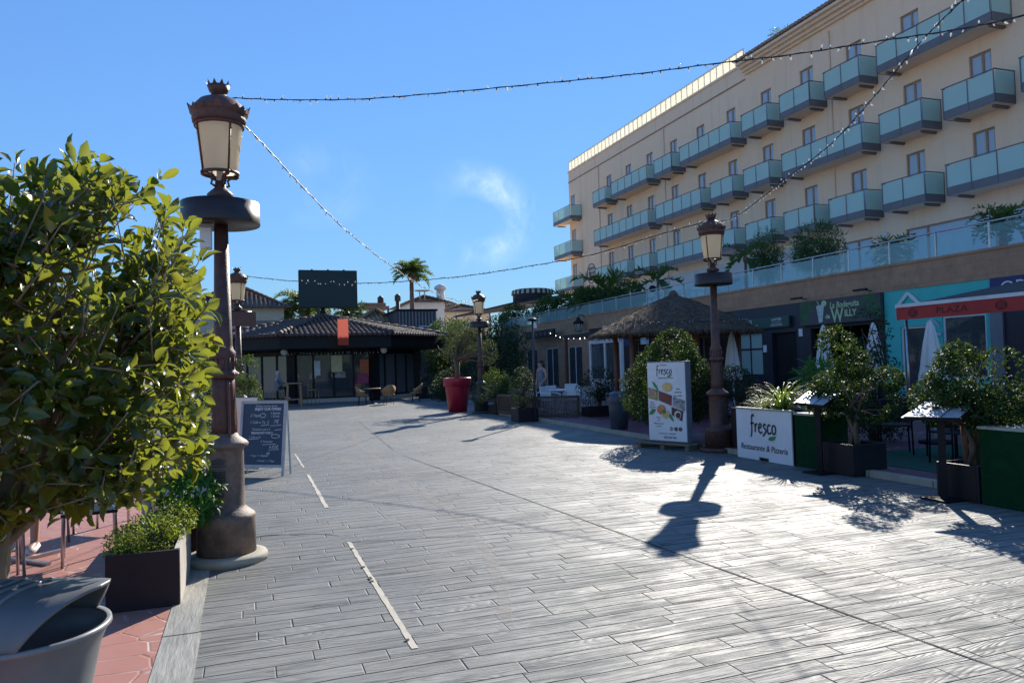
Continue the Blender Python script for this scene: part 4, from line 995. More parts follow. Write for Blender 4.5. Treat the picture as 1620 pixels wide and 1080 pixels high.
# ------------------------------------------------------------------ street lamps
def make_lamp(label, loc, iron, base_iron):
    t = thing('street_lamp', label, 'street lamp', loc, 0, 'ornate cast iron street lamps')
    mb = MB(); mb.lathe([(.345, 0), (.345, .05), (.335, .065), (.27, .075)], 28); mb.build('plinth', K['stone_kerb'] if base_iron is K['iron2'] else base_iron, t)
    mb = MB()
    mb.lathe([(.25, .07), (.245, .36), (.255, .385), (.24, .41), (.20, .44), (.165, .47), (.16, .49), (.157, .97), (.165, .985), (.195, 1.0), (.20, 1.025), (.185, 1.045), (.12, 1.09), (.105, 1.12)], 30)
    mb.build('pedestal', base_iron, t)
    em = MB()     # cast crest and lettering plate on the pedestal
    for a in (R(250),):
        rr = .158; T = lambda u, z: (rr*math.cos(a+u/rr)*1.0, rr*math.sin(a+u/rr), z)
        def bump(u0, u1, z0, z1):
            n = 6; vs = []
            for i in range(n+1):
                u = u0+(u1-u0)*i/n
                for z in (z0, z1):
                    q = Vector(T(u, z)); o = Vector((q.x, q.y, 0)).normalized(); vs.append(q+o*.006)
            em.add(vs, [(2*i, 2*i+1, 2*i+3, 2*i+2) for i in range(n)])
        bump(-.055, .055, .86, .875); bump(-.06, .06, .838, .848)
        for u in (-.05, -.025, 0, .025, .05): bump(u-.008, u+.008, .88, .915-.3*abs(u))
        for i in range(5): bump(-.052, .052, .70+.021*i, .712+.021*i)
        bump(-.058, -.048, .69, .81); bump(.048, .058, .69, .81); bump(-.03, .03, .672, .688)
        for i in range(7): bump(-.05+.0145*i, -.041+.0145*i, .578, .612)
    em.build('crest', K['iron_blue'], t)
    mb = MB()
    flute = lambda k, z: 1+.10*(1 if k % 2 else -1) if z < 1.62 else 1
    mb.lathe([(.098, 1.11), (.102, 1.2), (.088, 1.5), (.086, 1.6)], 28, wob=flute)
    mb.lathe([(.10, 1.60), (.122, 1.62), (.125, 1.65), (.10, 1.67), (.096, 1.78), (.105, 1.80), (.105, 1.83), (.085, 1.86), (.079, 1.9), (.058, 2.98)], 24)
    for k in range(8): a = k*math.pi/4; mb.ball((.115*math.cos(a), .115*math.sin(a), 1.635), .018, 6, 4)
    for k in range(12): a = k*math.pi/6; mb.tube([(.097*math.cos(a), .097*math.sin(a), 1.68), (.103*math.cos(a), .103*math.sin(a), 1.78)], .011, 5)
    mb.build('column', iron, t)
    mb = MB(); mb.lathe([(.06, 2.965), (.33, 2.965), (.335, 2.975)], 40, cap=False); mb.lathe([(.335, 2.975), (.335, 3.16), (.325, 3.16), (.325, 2.99)], 40, cap=False); mb.lathe([(.06, 3.15), (.335, 3.15)], 40, cap=False); mb.build('planter_ring', K['ringmetal'], t)
    mb = MB(); mb.lathe([(.055, 2.95), (.055, 3.19), (.10, 3.2), (.115, 3.24), (.08, 3.275), (.05, 3.30), (.042, 3.36)], 20); mb.build('neck', iron, t)
    L0, L1 = 3.43, 3.86
    mb = MB()
    for k in range(4):
        a = k*math.pi/2+R(28); c, s = math.cos(a), math.sin(a)
        mb.tube([(.04*c, .04*s, 3.31), (.085*c, .085*s, 3.33), (.07*c, .07*s, 3.375), (.10*c, .10*s, 3.40), (.15*c, .15*s, 3.405), (.172*c, .172*s, 3.42), (.158*c, .158*s, 3.445)], .0105, 6)
        mb.tube([(.045*c, .045*s, 3.36), (.06*c, .06*s, 3.41), (.15*c, .15*s, L0)], .009, 6)
        mb.tube([(.155*c, .155*s, L0), (.205*c, .205*s, L1)], .0095, 6); mb.ball((.205*c, .205*s, 3.80), .013, 6, 4)
    mb.lathe([(.145, L0-.012), (.162, L0-.012), (.165, L0+.012), (.148, L0+.014)], 32, cap=False)
    mb.lathe([(.195, L1-.015), (.213, L1-.015), (.215, L1+.02), (.20, L1+.02)], 32, cap=False); mb.build('lantern_frame', iron, t)
    mb = MB(); mb.lathe([(.150, L0+.005), (.198, L1)], 32, cap=False); mb.build('lantern_glass', K['lampglass'], t)
    mb = MB(); mb.lathe([(.03, 3.36), (.03, 3.5), (.045, 3.55), (.045, 3.68), (.02, 3.72)], 12); mb.build('bulb_holder', K['white'], t)
    mb = MB(); mb.lathe([(.19, L1+.015), (.225, L1+.02), (.232, L1+.06), (.222, L1+.085), (.245, L1+.10), (.25, L1+.125), (.235, L1+.145), (.205, L1+.18), (.165, L1+.225), (.10, L1+.255), (.07, L1+.265), (.066, L1+.28)], 32)
    for k in range(20):      # cresting round the rim
        a = 2*math.pi*k/20; big = k % 5 == 0; h = .085 if big else .05; q = .248; wd = .034
        da = wd/q; P_ = lambda aa, z, e=0: ((q+e)*math.cos(aa), (q+e)*math.sin(aa), z)
        z0 = L1+.105
        mb.add([P_(a-da, z0), P_(a+da, z0), P_(a+da*.75, z0+h*.55, .006), P_(a, z0+h, .02 if big else .01), P_(a-da*.75, z0+h*.55, .006), P_(a-da, z0, -.012), P_(a+da, z0, -.012), P_(a+da*.75, z0+h*.55, -.004), P_(a, z0+h, .008), P_(a-da*.75, z0+h*.55, -.004)],
               [(0, 1, 2, 3, 4), (9, 8, 7, 6, 5), (0, 5, 6, 1), (1, 6, 7, 2), (2, 7, 8, 3), (3, 8, 9, 4), (4, 9, 5, 0)])
    mb.build('lantern_roof', iron, t)
    mb = MB(); z0 = L1+.275; mb.lathe([(.06, z0), (.062, z0+.02), (.078, z0+.03), (.098, z0+.085), (.085, z0+.085), (.06, z0+.04)], 20)
    for k in range(10):
        a = 2*math.pi*k/10; P_ = lambda aa, r_, z: (r_*math.cos(aa), r_*math.sin(aa), z)
        mb.add([P_(a-.25, .094, z0+.075), P_(a+.25, .094, z0+.075), P_(a, .108, z0+.125), P_(a, .08, z0+.075)], [(0, 1, 2), (1, 3, 2), (3, 0, 2)])
    mb.build('finial', iron, t)
    return t
lampA = make_lamp('rusty brown ornate street lamp with tan pedestal beside the chalkboard and leafy fig', (-.19, 7.16, 0), K['iron'], K['iron2'])
mb = MB(); mb.box((-.125, -.03, 2.84), (.10, .09, .20)); mb.build('junction_box', K['white'], lampA, .015)
mb = MB(); mb.tube([(.12*math.cos(R(290)), .12*math.sin(R(290)), 1.06+.03*i) for i in range(18)], .012, 6); mb.build('cable_conduit', K['iron'], lampA)
lampB = make_lamp('dark red brown street lamp beside the white fresco restaurant board', (7.93, 11.48, 0), K['iron'], K['iron'])
lampC = make_lamp('dark street lamp between the crimson pot and the clipped round shrub', (7.66, 25.0, 0), K['iron'], K['iron_blue'])
pD = gd(378, 592, 18.6)
lampD = make_lamp('street lamp behind the near rusty lamp with its lantern beside the tiled house', (pD.x, pD.y, 0), K['iron'], K['iron2'])
mb = MB(); mb.bb(-.2, .42, -.36, -.32, 2.78, 3.12); mb.build('sign_plate', K['iron'], lampD)

# ------------------------------------------------------------------ strings of fairy lights
def bulb_mesh(m):
    mb = MB(); mb.mat(0); mb.tube([(0, 0, 0), (0, 0, -.016)], .0055, 6); mb.mat(1); mb.tube([(0, 0, -.016), (0, 0, -.03), (0, 0, -.042)], [.0055, .0065, .002], 6)
    me = bpy.data.meshes.new('bulb'); me.from_pydata(mb.v, [], mb.f); me.materials.append(K['cable']); me.materials.append(m); me.polygons.foreach_set('material_index', mb.m); return me
BULB = bulb_mesh(K['bulb']); LIT = bulb_mesh(K['litbulb'])
def garland(label, pts, n, sc=1.0, cable=.0042, me=BULB, seed=0, kind='string_light', cat='string lights', group='strings of fairy lights across the plaza', down=False):
    rng = random.Random(seed); P = [Vector(p) for p in pts]; Q = []
    for i in range(len(P)-1):
        p0, p1, p2, p3 = P[max(i-1, 0)], P[i], P[i+1], P[min(i+2, len(P)-1)]
        for k in range(16): u = k/16; Q.append(.5*((2*p1)+(p2-p0)*u+(2*p0-5*p1+4*p2-p3)*u*u+(3*p1-p0-3*p2+p3)*u**3))
    Q.append(P[-1])
    t = thing(kind, label, cat, Q[0], 0, group); o0 = Q[0]
    mb = MB(); mb.tube([q-o0 for q in Q], cable, 5)
    off = [Vector((math.cos(i*.9), math.sin(i*.9)*.5, math.sin(i*.9)))*cable*1.4 for i in range(len(Q))]; mb.tube([q-o0+e for q, e in zip(Q, off)], cable*.7, 4)
    mb.build('cable', K['cable'], t)
    acc = [0]
    for a, b in zip(Q, Q[1:]): acc.append(acc[-1]+(b-a).length)
    for k in range(n):
        d = (k+.5+rng.uniform(-.3, .3))/n*acc[-1]; i = max(j for j in range(len(acc)) if acc[j] <= d); i = min(i, len(Q)-2); q = Q[i].lerp(Q[i+1], (d-acc[i])/max(1e-6, acc[i+1]-acc[i]))
        b = bpy.data.objects.new('bulb', me); col.objects.link(b); b.parent = t; b.location = q-o0
        b.rotation_euler = (0, 0, 0) if down else (rng.choice([rng.uniform(-1.0, 1.0), rng.uniform(-.6, .6), math.pi+rng.uniform(-.7, .7)]), rng.uniform(-.5, .5), rng.uniform(0, 6))
        s = sc*rng.uniform(.85, 1.25); b.scale = (s, s, s)
    return t
garland('fairy light string sweeping from the near lamp top across the sky past the hotel eaves', [gd(368, 155, 6.6), gd(450, 158, 6.55), gd(570, 157, 6.45), (gd(700, 147, 6.3)), gd(850, 133, 6.1), gd(1000, 118, 5.85), gd(1130, 101, 5.6), gd(1250, 87, 5.3), gd(1400, 64, 5.0), gd(1520, 46, 4.7), gd(1620, 24, 4.5), gd(1800, -30, 4.2)], 98, .85, seed=1)
garland('fairy light string drooping from the near lamp to the lamp by the crimson pot', [gd(386, 198, 6.65), gd(420, 232, 7.2), gd(480, 297, 8.4), gd(545, 362, 10.2), gd(610, 414, 12.8), gd(660, 448, 16), gd(700, 468, 20), gd(735, 477, 23), gd(757, 474, 25.9)], 98, .95, .0052, seed=2)
garland('fairy light string crossing the video screen towards the lamp by the fresco board', [gd(389, 437, 18.5), gd(470, 445, 18.1), gd(560, 448, 17.6), gd(640, 445, 17), gd(740, 436, 16.2), gd(850, 419, 15.3), gd(940, 402, 14.6), gd(1040, 372, 13.9), gd(1112, 352, 13.4)], 98, 1.15, .0065, seed=3)
garland('fairy light string rising steeply from the lamp by the fresco board past the hotel balconies', [gd(1125, 352, 13.3), gd(1165, 342, 12.2), gd(1240, 285, 10), gd(1310, 232, 8.4), gd(1370, 168, 7.2), gd(1430, 97, 6.2), gd(1480, 42, 5.6), gd(1530, -6, 5.1), gd(1600, -70, 4.6)], 98, .95, .0042, seed=4)

# ------------------------------------------------------------------ near left: fig, bin, planter, chairs
FB = Vector((-.80, 3.62, 0))
def fig_tree():
    rng = np.random.default_rng(21); t = thing('fig_tree', 'big clipped rubber fig with glossy green leaves hanging over the grey bin', 'tree', FB)
    mb = MB(); tr = [(-.22, .06, .0), (-.21, .04, .5), (-.17, 0, .95), (-.10, 0, 1.3)]
    mb.tube(tr, [.06, .052, .048, .042], 9)
    P = []; D = []; N = []; LN = []
    C = np.array([-.10, 0, 1.80]); Rr = np.array([.70, .62, .67])
    def surf(d): d = d/((np.abs(d)**4.5).sum()**(1/4.5)); return C + d*Rr
    limbs = []
    for k in range(16):
        a = k*2.399; e = -.55+1.5*((k*7) % 16)/15; d = np.array([math.cos(a)*math.cos(e), math.sin(a)*math.cos(e), math.sin(e)]); s = np.array(tr[2 if k % 2 else 3]); tip = C*.0+(s+(surf(d)-s)*.62)
        m1 = s+(tip-s)*.5+rng.normal(size=3)*.05; mb.tube([s, m1, tip], [.022, .016, .011], 6); limbs.append((m1, tip))
    def twig(d, frac=1.0, jit=.05):
        tip = C+(surf(d)-C)*frac; 
        j = min(range(len(limbs)), key=lambda q: np.linalg.norm(limbs[q][1]-tip)); s = limbs[j][1] if rng.random() < .7 else limbs[j][0]
        m1 = s+(tip-s)*.5+rng.normal(size=3)*jit*1.3; mb.tube([s, m1, tip], [.0065, .0045, .002], 5)
        ax = unit((tip-m1)[None])[0]
        nl = rng.integers(10, 17)
        for q in range(nl):
            f = .30+.72*min(1, q/(nl-3)); p = s+(m1-s)*(f*2) if f < .5 else m1+(tip-m1)*(min(1.0, f*2-1))
            an = q*2.399+rng.random(); o1 = np.cross(ax, [0, 0, 1.0]); o1 = o1/max(1e-6, np.linalg.norm(o1)); o2 = np.cross(ax, o1)
            rad = o1*math.cos(an)+o2*math.sin(an); dd = rad*.85+ax*(.55 if f < .97 else 1.1)+np.array([0, 0, .12])+rng.normal(size=3)*.25
            P.append(p+rad*.012); D.append(dd); N.append(ax*.8+np.array([0, 0, .45])+rng.normal(size=3)*.6); LN.append(rng.uniform(.06, .118)*(1 if f < .95 else .8))
    for k in range(560):
        d = unit(rng.normal(size=(1, 3)))[0]
        q = mnoise.noise(Vector(d*2.0)+Vector((3, 0, 0)))
        twig(d, (.90+.14*rng.random()+.08*q) if rng.random() > .22 else rng.uniform(.55, .85))
    for d in ([.05, -.2, 1.0], [.35, -.3, .95], [.62, -.1, .8], [-.3, -.2, 1.0], [.15, .3, 1.05], [.45, -.5, .85]): twig(np.array(d), 1.03+.07*rng.random(), .03)
    mb.build('trunk', K['twig'], t)
    leaves('crown', P, D, N, np.array(LN), np.array(LN)*.53, 'full', L['ficus'], t, 5)
    pt = MB(); pt.lathe([(.17, -.0), (.22, .38), (.235, .40), (.22, .40), (.20, .36)], 24, c=(-.22, .06, 0)); pt.build('pot', K['brownplanter'], t)
    return t
fig_tree()

def litter_bin_near():
    c = gd(36, 980, 2.62); t = thing('litter_bin', 'grey plastic litter bin with ribbed hood open to one side', 'litter bin', (c.x, c.y, 0), -YAW)
    RZ = .772
    mb = MB(); mb.lathe([(.17, 0), (.185, .3), (.21, .55), (.24, .70), (.264, RZ-.012), (.272, RZ), (.264, RZ+.01), (.25, RZ), (.228, .70), (.18, .3), (.16, .03)], 44, cap=False); mb.build('bucket', K['grey'], t)
    mb = MB(); mb.lathe([(.262, RZ-.010), (.277, RZ-.003), (.274, RZ+.012), (.259, RZ+.010)], 44, cap=False); mb.build('rim', K['greyrim'], t)
    HH = .150; UM = .29
    def S(u, th, off=0.0):
        W = .262*math.sqrt(max(.02, 1-(u/.34)**2)); q = math.cos(th); q = math.copysign(abs(q)**.62, q); 
        bul = .030*math.exp(-((u+.03)/.085)**2*1.0)*max(0, math.sin(2*min(th, math.pi/2)))**.6 if th < math.pi/2 else 0
        fold = -.012*math.exp(-((u-.10)/.035)**2)*(1 if th < math.pi/2 else 0)*math.sin(min(th, math.pi/2)*2)
        zz = RZ+.004+HH*max(0, math.sin(th))**.85*(1+.05*(u/UM)**2); k = 1+bul/.25+fold/.25+off/.25
        return Vector((u, -W*q*(k if q > 0 else 1), zz+bul*.6*math.sin(th)+off*math.sin(th)))
    vs = []; nu, nv = 52, 26
    for i in range(nu+1):
        u = -UM+2*UM*i/nu; a = max(0, (abs(u)-.13)/(UM-.13)); t0 = math.pi/2*.95*a**1.1
        for j in range(nv+1): vs.append(S(u, t0+(math.pi-2*t0)*j/nv))
    mb = MB(); mb.smooth = True; mb.add(vs, [(i*(nv+1)+j, (i+1)*(nv+1)+j, (i+1)*(nv+1)+j+1, i*(nv+1)+j+1) for i in range(nu) for j in range(nv)])
    o = mb.build('hood', K['grey'], t); sm = o.modifiers.new('wall', 'SOLIDIFY'); sm.thickness = .012; sm.offset = -1
    for k in range(4):
        u0 = -.105+.05*k; mb = MB(); n = 16; pts = [S(u0+.012*math.cos(q_)-.02*(1-j/n), q_, .004) for j in range(n+1) for q_ in [R(24+6*abs(k-2))+R(84-6*abs(k-2))*j/n]]
        mb.tube(pts, [.002+.0065*min(1, j/3, (n-j)/3) for j in range(n+1)], 7); mb.build('rib', K['greyrim'], t)
    mb = MB(); mb.ball((.228*math.cos(R(-112)), .228*math.sin(R(-112)), .66), .013, 8, 6); mb.build('screw_cap', K['greyrim'], t)
    return t
litter_bin_near()

def planter_box(name, label, x0, x1, y0, y1, h, m, cat='planter', soil=True, rz=0.0, side=None, group=None):
    cx, cy = (x0+x1)/2, (y0+y1)/2; a, b = (x1-x0)/2, (y1-y0)/2
    t = thing(name, label, cat, (cx, cy, 0), rz, group); mb = MB(); th = .035
    mb.bb(-a, a, -b, -b+th, 0, h); mb.bb(-a, a, b-th, b, 0, h); mb.bb(-a, -a+th, -b+th, b-th, 0, h)
    if side is None: mb.bb(a-th, a, -b+th, b-th, 0, h)
    mb.build('box', m, t, .006)
    if side is not None: s = MB(); s.bb(a-th, a+.002, -b+th, b-th, 0, h+.003); s.build('side_panel', side, t)
    if soil: s = MB(); s.bb(-a+th, a-th, -b+th, b-th, h-.09, h-.05); s.build('soil', K['soil'], t)
    return t
planter_box('planter_box', 'dark brown planter box with a pale side holding the lime green sedum', -.95, -.475, 5.92, 7.1, .40, K['brownplanter'], side=K['planterside'])
shrub('sedum_plant', 'low lime green sedum spilling over the dark brown planter box', 'plant', (-.70, 6.2, .36), [((0, 0, .12), (.24, .24, .15)), ((.12, .28, .16), (.20, .25, .16)), ((-.14, -.08, .06), (.16, .22, .14))], 3800, .026, .014, 'limeplant', 31, .05, .008, 4, gap=.12, nb=10, shell=.4)
shrub('fern', 'bright green ferny plant at the back of the sedum planter', 'plant', (-.62, 6.85, .36), [((.10, .05, .28), (.28, .25, .25))], 500, .12, .03, 'fern', 33, .05, .008, 3, gap=.1, shape='blade', nb=6)
mb = MB(); mb.tube([(-.78, 6.75, .36), (-.78, 6.75, 1.1)], .035, 10); tag(mb.build('wooden_stake', K['planterside']), 'pale green round post standing in the sedum planter', 'post')
shrub('laurel_shrub', 'small leaved green shrub behind the sedum planter beside the near lamp', 'shrub', (-.62, 7.95, 0), [((0, 0, 1.05), (.36, .5, .42)), ((.08, -.1, 1.5), (.30, .4, .36)), ((-.1, .1, 1.85), (.3, .4, .3))], 3600, .05, .026, 'shrub', 35, .55, .02, 3, gap=.3)
planter_box('planter_box', 'brown planter box under the small leaved shrub by the near lamp', -.92, -.42, 7.45, 8.5, .38, K['brownplanter'], side=K['planterside'])
shrub('laurel_shrub', 'pale leafy shrub growing around the second lamp behind the chalkboard', 'shrub', (pD.x+.12, pD.y-1.6, 0), [((.08, 0, 1.65), (.27, .3, .40)), ((.12, 0, 1.1), (.3, .3, .4)), ((0, .1, .7), (.28, .3, .35))], 1800, .07, .036, 'shrub', 36, .5, .02, 3, gap=.3)

def chair_terrace(label, loc, rz, seatm, legm, group, kind='terrace_chair', back=True):
    t = thing(kind, label, 'chair', loc, rz, group)
    mb = MB(); mb.box((0, 0, .445), (.46, .44, .03)); mb.build('seat', seatm, t, .008)
    if back:
        mb = MB(); vs = []
        for i in range(9):
            u = -.22+.44*i/8; yy = .21-.05*(1-(u/.22)**2)*-1-.03
            vs += [(u, yy, .52), (u, yy+.07, .86)]
        mb.add(vs, [(2*i, 2*i+2, 2*i+3, 2*i+1) for i in range(8)]); b = mb.build('backrest', seatm, t); so_ = b.modifiers.new('s', 'SOLIDIFY'); so_.thickness = .018
    for sx, sy in ((-1, -1), (1, -1), (-1, 1), (1, 1)):
        mb = MB(); mb.tube([(sx*.225, sy*.21, 0), (sx*.215, sy*.20, .43)] + ([(sx*.215, .235, .66), (sx*.21, .27, .86)] if sy > 0 and back else [(sx*.215, -.19, .62)]), .0135, 7); mb.build('leg', legm, t)
    for sx in (-1, 1):
        mb = MB(); mb.tube([(sx*.215, -.20, .62), (sx*.23, -.05, .655), (sx*.215, .235, .66)], .016, 7); mb.build('armrest', seatm, t)
    return t
GC = 'dark chairs on the red paving under the fig'
chA = chair_terrace('black chair with aluminium legs nearest the grey bin on the red paving', (-1.98, 7.15, .004), R(200), K['blackplastic'], K['alu'], GC)
for l_, p, r_ in (('black chair with aluminium legs between the table and the sedum planter', (-1.36, 7.75, .004), R(100)), ('black chair on the red paving with a seated person', (-1.95, 8.85, .004), R(5)), ('black chair furthest behind the fig at the shaded table', (-1.25, 9.3, .004), R(-40))): dup(chA, p, r_, l_)
t = thing('cafe_table', 'dark square cafe table under the fig on the red paving', 'table', (-1.95, 7.95, .004)); mb = MB(); mb.box((0, 0, .735), (.7, .7, .03)); mb.build('tabletop', K['blackplastic'], t, .006)
mb = MB(); mb.tube([(0, 0, .02), (0, 0, .72)], .03, 10); mb.build('pedestal', K['alu'], t); mb = MB(); mb.bar((-.28, -.28, .015), (.28, .28, .015), .05, .025); mb.bar((-.28, .28, .015), (.28, -.28, .015), .049, .023); mb.build('foot', K['alu'], t)
person('person in shorts seated behind the fig with bare legs and pale sandals', SEATED, (-1.95, 8.80, .0), R(180-12), K['shirtblue'], K['denim'], K['hairdark'], K['skin'], short=True)

# ------------------------------------------------------------------ chalkboard
def chalkboard():
    a, b = Vector((-.16, 12.92, 0)), Vector((.52, 12.42, 0)); u = (b-a).normalized(); Wd = (b-a).length; n = Vector((u.y, -u.x, 0))
    t = thing('chalkboard_sign', 'blue chalkboard on a pale frame with handwritten breakfast offers', 'sign', a)
    up = (Vector((0, 0, 1))-n*.12).normalized(); z0, z1 = .13, 1.19
    pn = Panel(Vector((0, 0, 0)), u, n, up)
    M_ = Matrix((u, up, u.cross(up))).transposed(); nn = u.cross(up)
    pn.n = nn if nn.dot(n) > 0 else -nn
    def slab(u0, u1, v0, v1, d, th, nm, m): mb = MB(); mb.box(pn.p((u0+u1)/2, (v0+v1)/2, d-th/2), (u1-u0, v1-v0, th), M=M_); return mb.build(nm, m, t)
    slab(.04, Wd-.04, z0+.04, z1-.04, 0, .012, 'board', K['chalkboard'])
    mb = MB()
    for q in ((0, .045, z0-.0, z1), (Wd-.045, Wd, z0, z1)): mb.box(pn.p((q[0]+q[1])/2, (q[2]+q[3])/2, -.004), (q[1]-q[0], q[3]-q[2], .03), M=M_)
    for q in ((.045, Wd-.045, z0, z0+.045), (.045, Wd-.045, z1-.045, z1)): mb.box(pn.p((q[0]+q[1])/2, (q[2]+q[3])/2, -.004), (q[1]-q[0], q[3]-q[2], .028), M=M_)
    mb.build('frame', K['boardframe'], t)
    for uu in (.02, Wd-.02):
        mb = MB(); mb.box(pn.p(uu, z0/2, -.006), (.035, z0+.01, .025), M=M_); mb.build('leg', K['boardframe'], t)
    bk = MB(); back = -n*.2
    for uu in (.02, Wd-.02): bk.bar(pn.p(uu, z1-.02, -.03), pn.p(uu, 0, -.03)+back+Vector((0, 0, .01)), .02)
    bk.build('rear_frame', K['boardframe'], t)
    T = lambda s, size, uu, v, **k: pn.text('chalk_writing', s, size, uu, v, K['chalk'], t, d=.002, **k)
    c = Wd/2+.02; h = z1
    T('Disfruta nuestras ofertas', 0.0420, c+.03, h-.085, shear=.25, sx=.95); T('ENJOY OUR OFFERS', 0.0571, c+.06, h-.135, bold=.002, sx=.95)
    T('2 Tapas', 0.0588, c-.17, h-.235, shear=.2); T('1 Bebida', 0.0521, c+.20, h-.20, shear=.2); T('1 Drink', 0.0487, c+.20, h-.25, shear=.2)
    T('1 Cafe o Te  3', 0.0588, c-.09, h-.345, shear=.2); T('7\u20ac', 0.0840, c+.22, h-.335, shear=.25)
    T('Desayuno para 2', 0.0487, c-.05, h-.455, shear=.2); T('BREAKFAST FOR 2', 0.0487, c-.03, h-.515, bold=.0015)
    T('1 Cafe o Te', 0.0462, c-.16, h-.58, shear=.2); T('2 Tostadas', 0.0504, c+.06, h-.65, shear=.2); T('6,02\u20ac', 0.0714, c+.20, h-.735, shear=.2)
    T('1 Tapa + 1 Bebida', 0.0462, c-.07, h-.875, shear=.2); T('4\u20ac', 0.0630, c+.10, h-.84, shear=.2); T('1 Drink + 1 Tapa', 0.0462, c+.06, h-.955, shear=.2)
    mb = MB()
    for (u0, u1, v) in ((c-.06, c+.1, h-.395), (c+.12, c+.32, h-.40), (c-.28, c-.08, h-.615), (c+.1, c+.3, h-.785), (c-.02, c+.24, h-.70), (c+.2, c+.33, h-.47)): pn.stroke(mb, [(u0, v), ((u0+u1)/2, v+.006), (u1, v+.014)], .008, .002)
    for k in range(6): a_ = k*1.1; pn.stroke(mb, [(c+.22+.07*math.cos(a_), h-.565+.03*math.sin(a_)), (c+.22+.08*math.cos(a_+.6), h-.565+.03*math.sin(a_+.6)), (c+.22+.07*math.cos(a_+1.1), h-.565+.03*math.sin(a_+1.1))], .008, .002)
    for k in range(6): a_ = k*1.1; pn.stroke(mb, [(c-.03+.06*math.cos(a_), h-.235+.035*math.sin(a_)), (c-.03+.05*math.cos(a_+.6), h-.235+.03*math.sin(a_+.6)), (c-.03+.06*math.cos(a_+1.1), h-.235+.035*math.sin(a_+1.1))], .008, .002)
    mb.build('chalk_drawing', K['chalk'], t)
    # a second board folded behind
    t2 = thing('chalkboard_sign', 'back of a white framed board standing behind the blue chalkboard', 'sign', a+Vector((-.08, .75, 0)))
    mb = MB(); mb.box(u*.26+Vector((0, 0, .62)), (.5, .03, 1.2), rz=math.atan2(u.y, u.x)); mb.build('board', K['alu'], t2, .006)
    mb = MB(); mb.bar(u*.02+Vector((0, 0, 1.15)), u*.02-n*.35, .03); mb.bar(u*.54+Vector((0, 0, 1.15)), u*.54-n*.35, .03); mb.build('rear_frame', K['boardframe'], t2)
chalkboard()

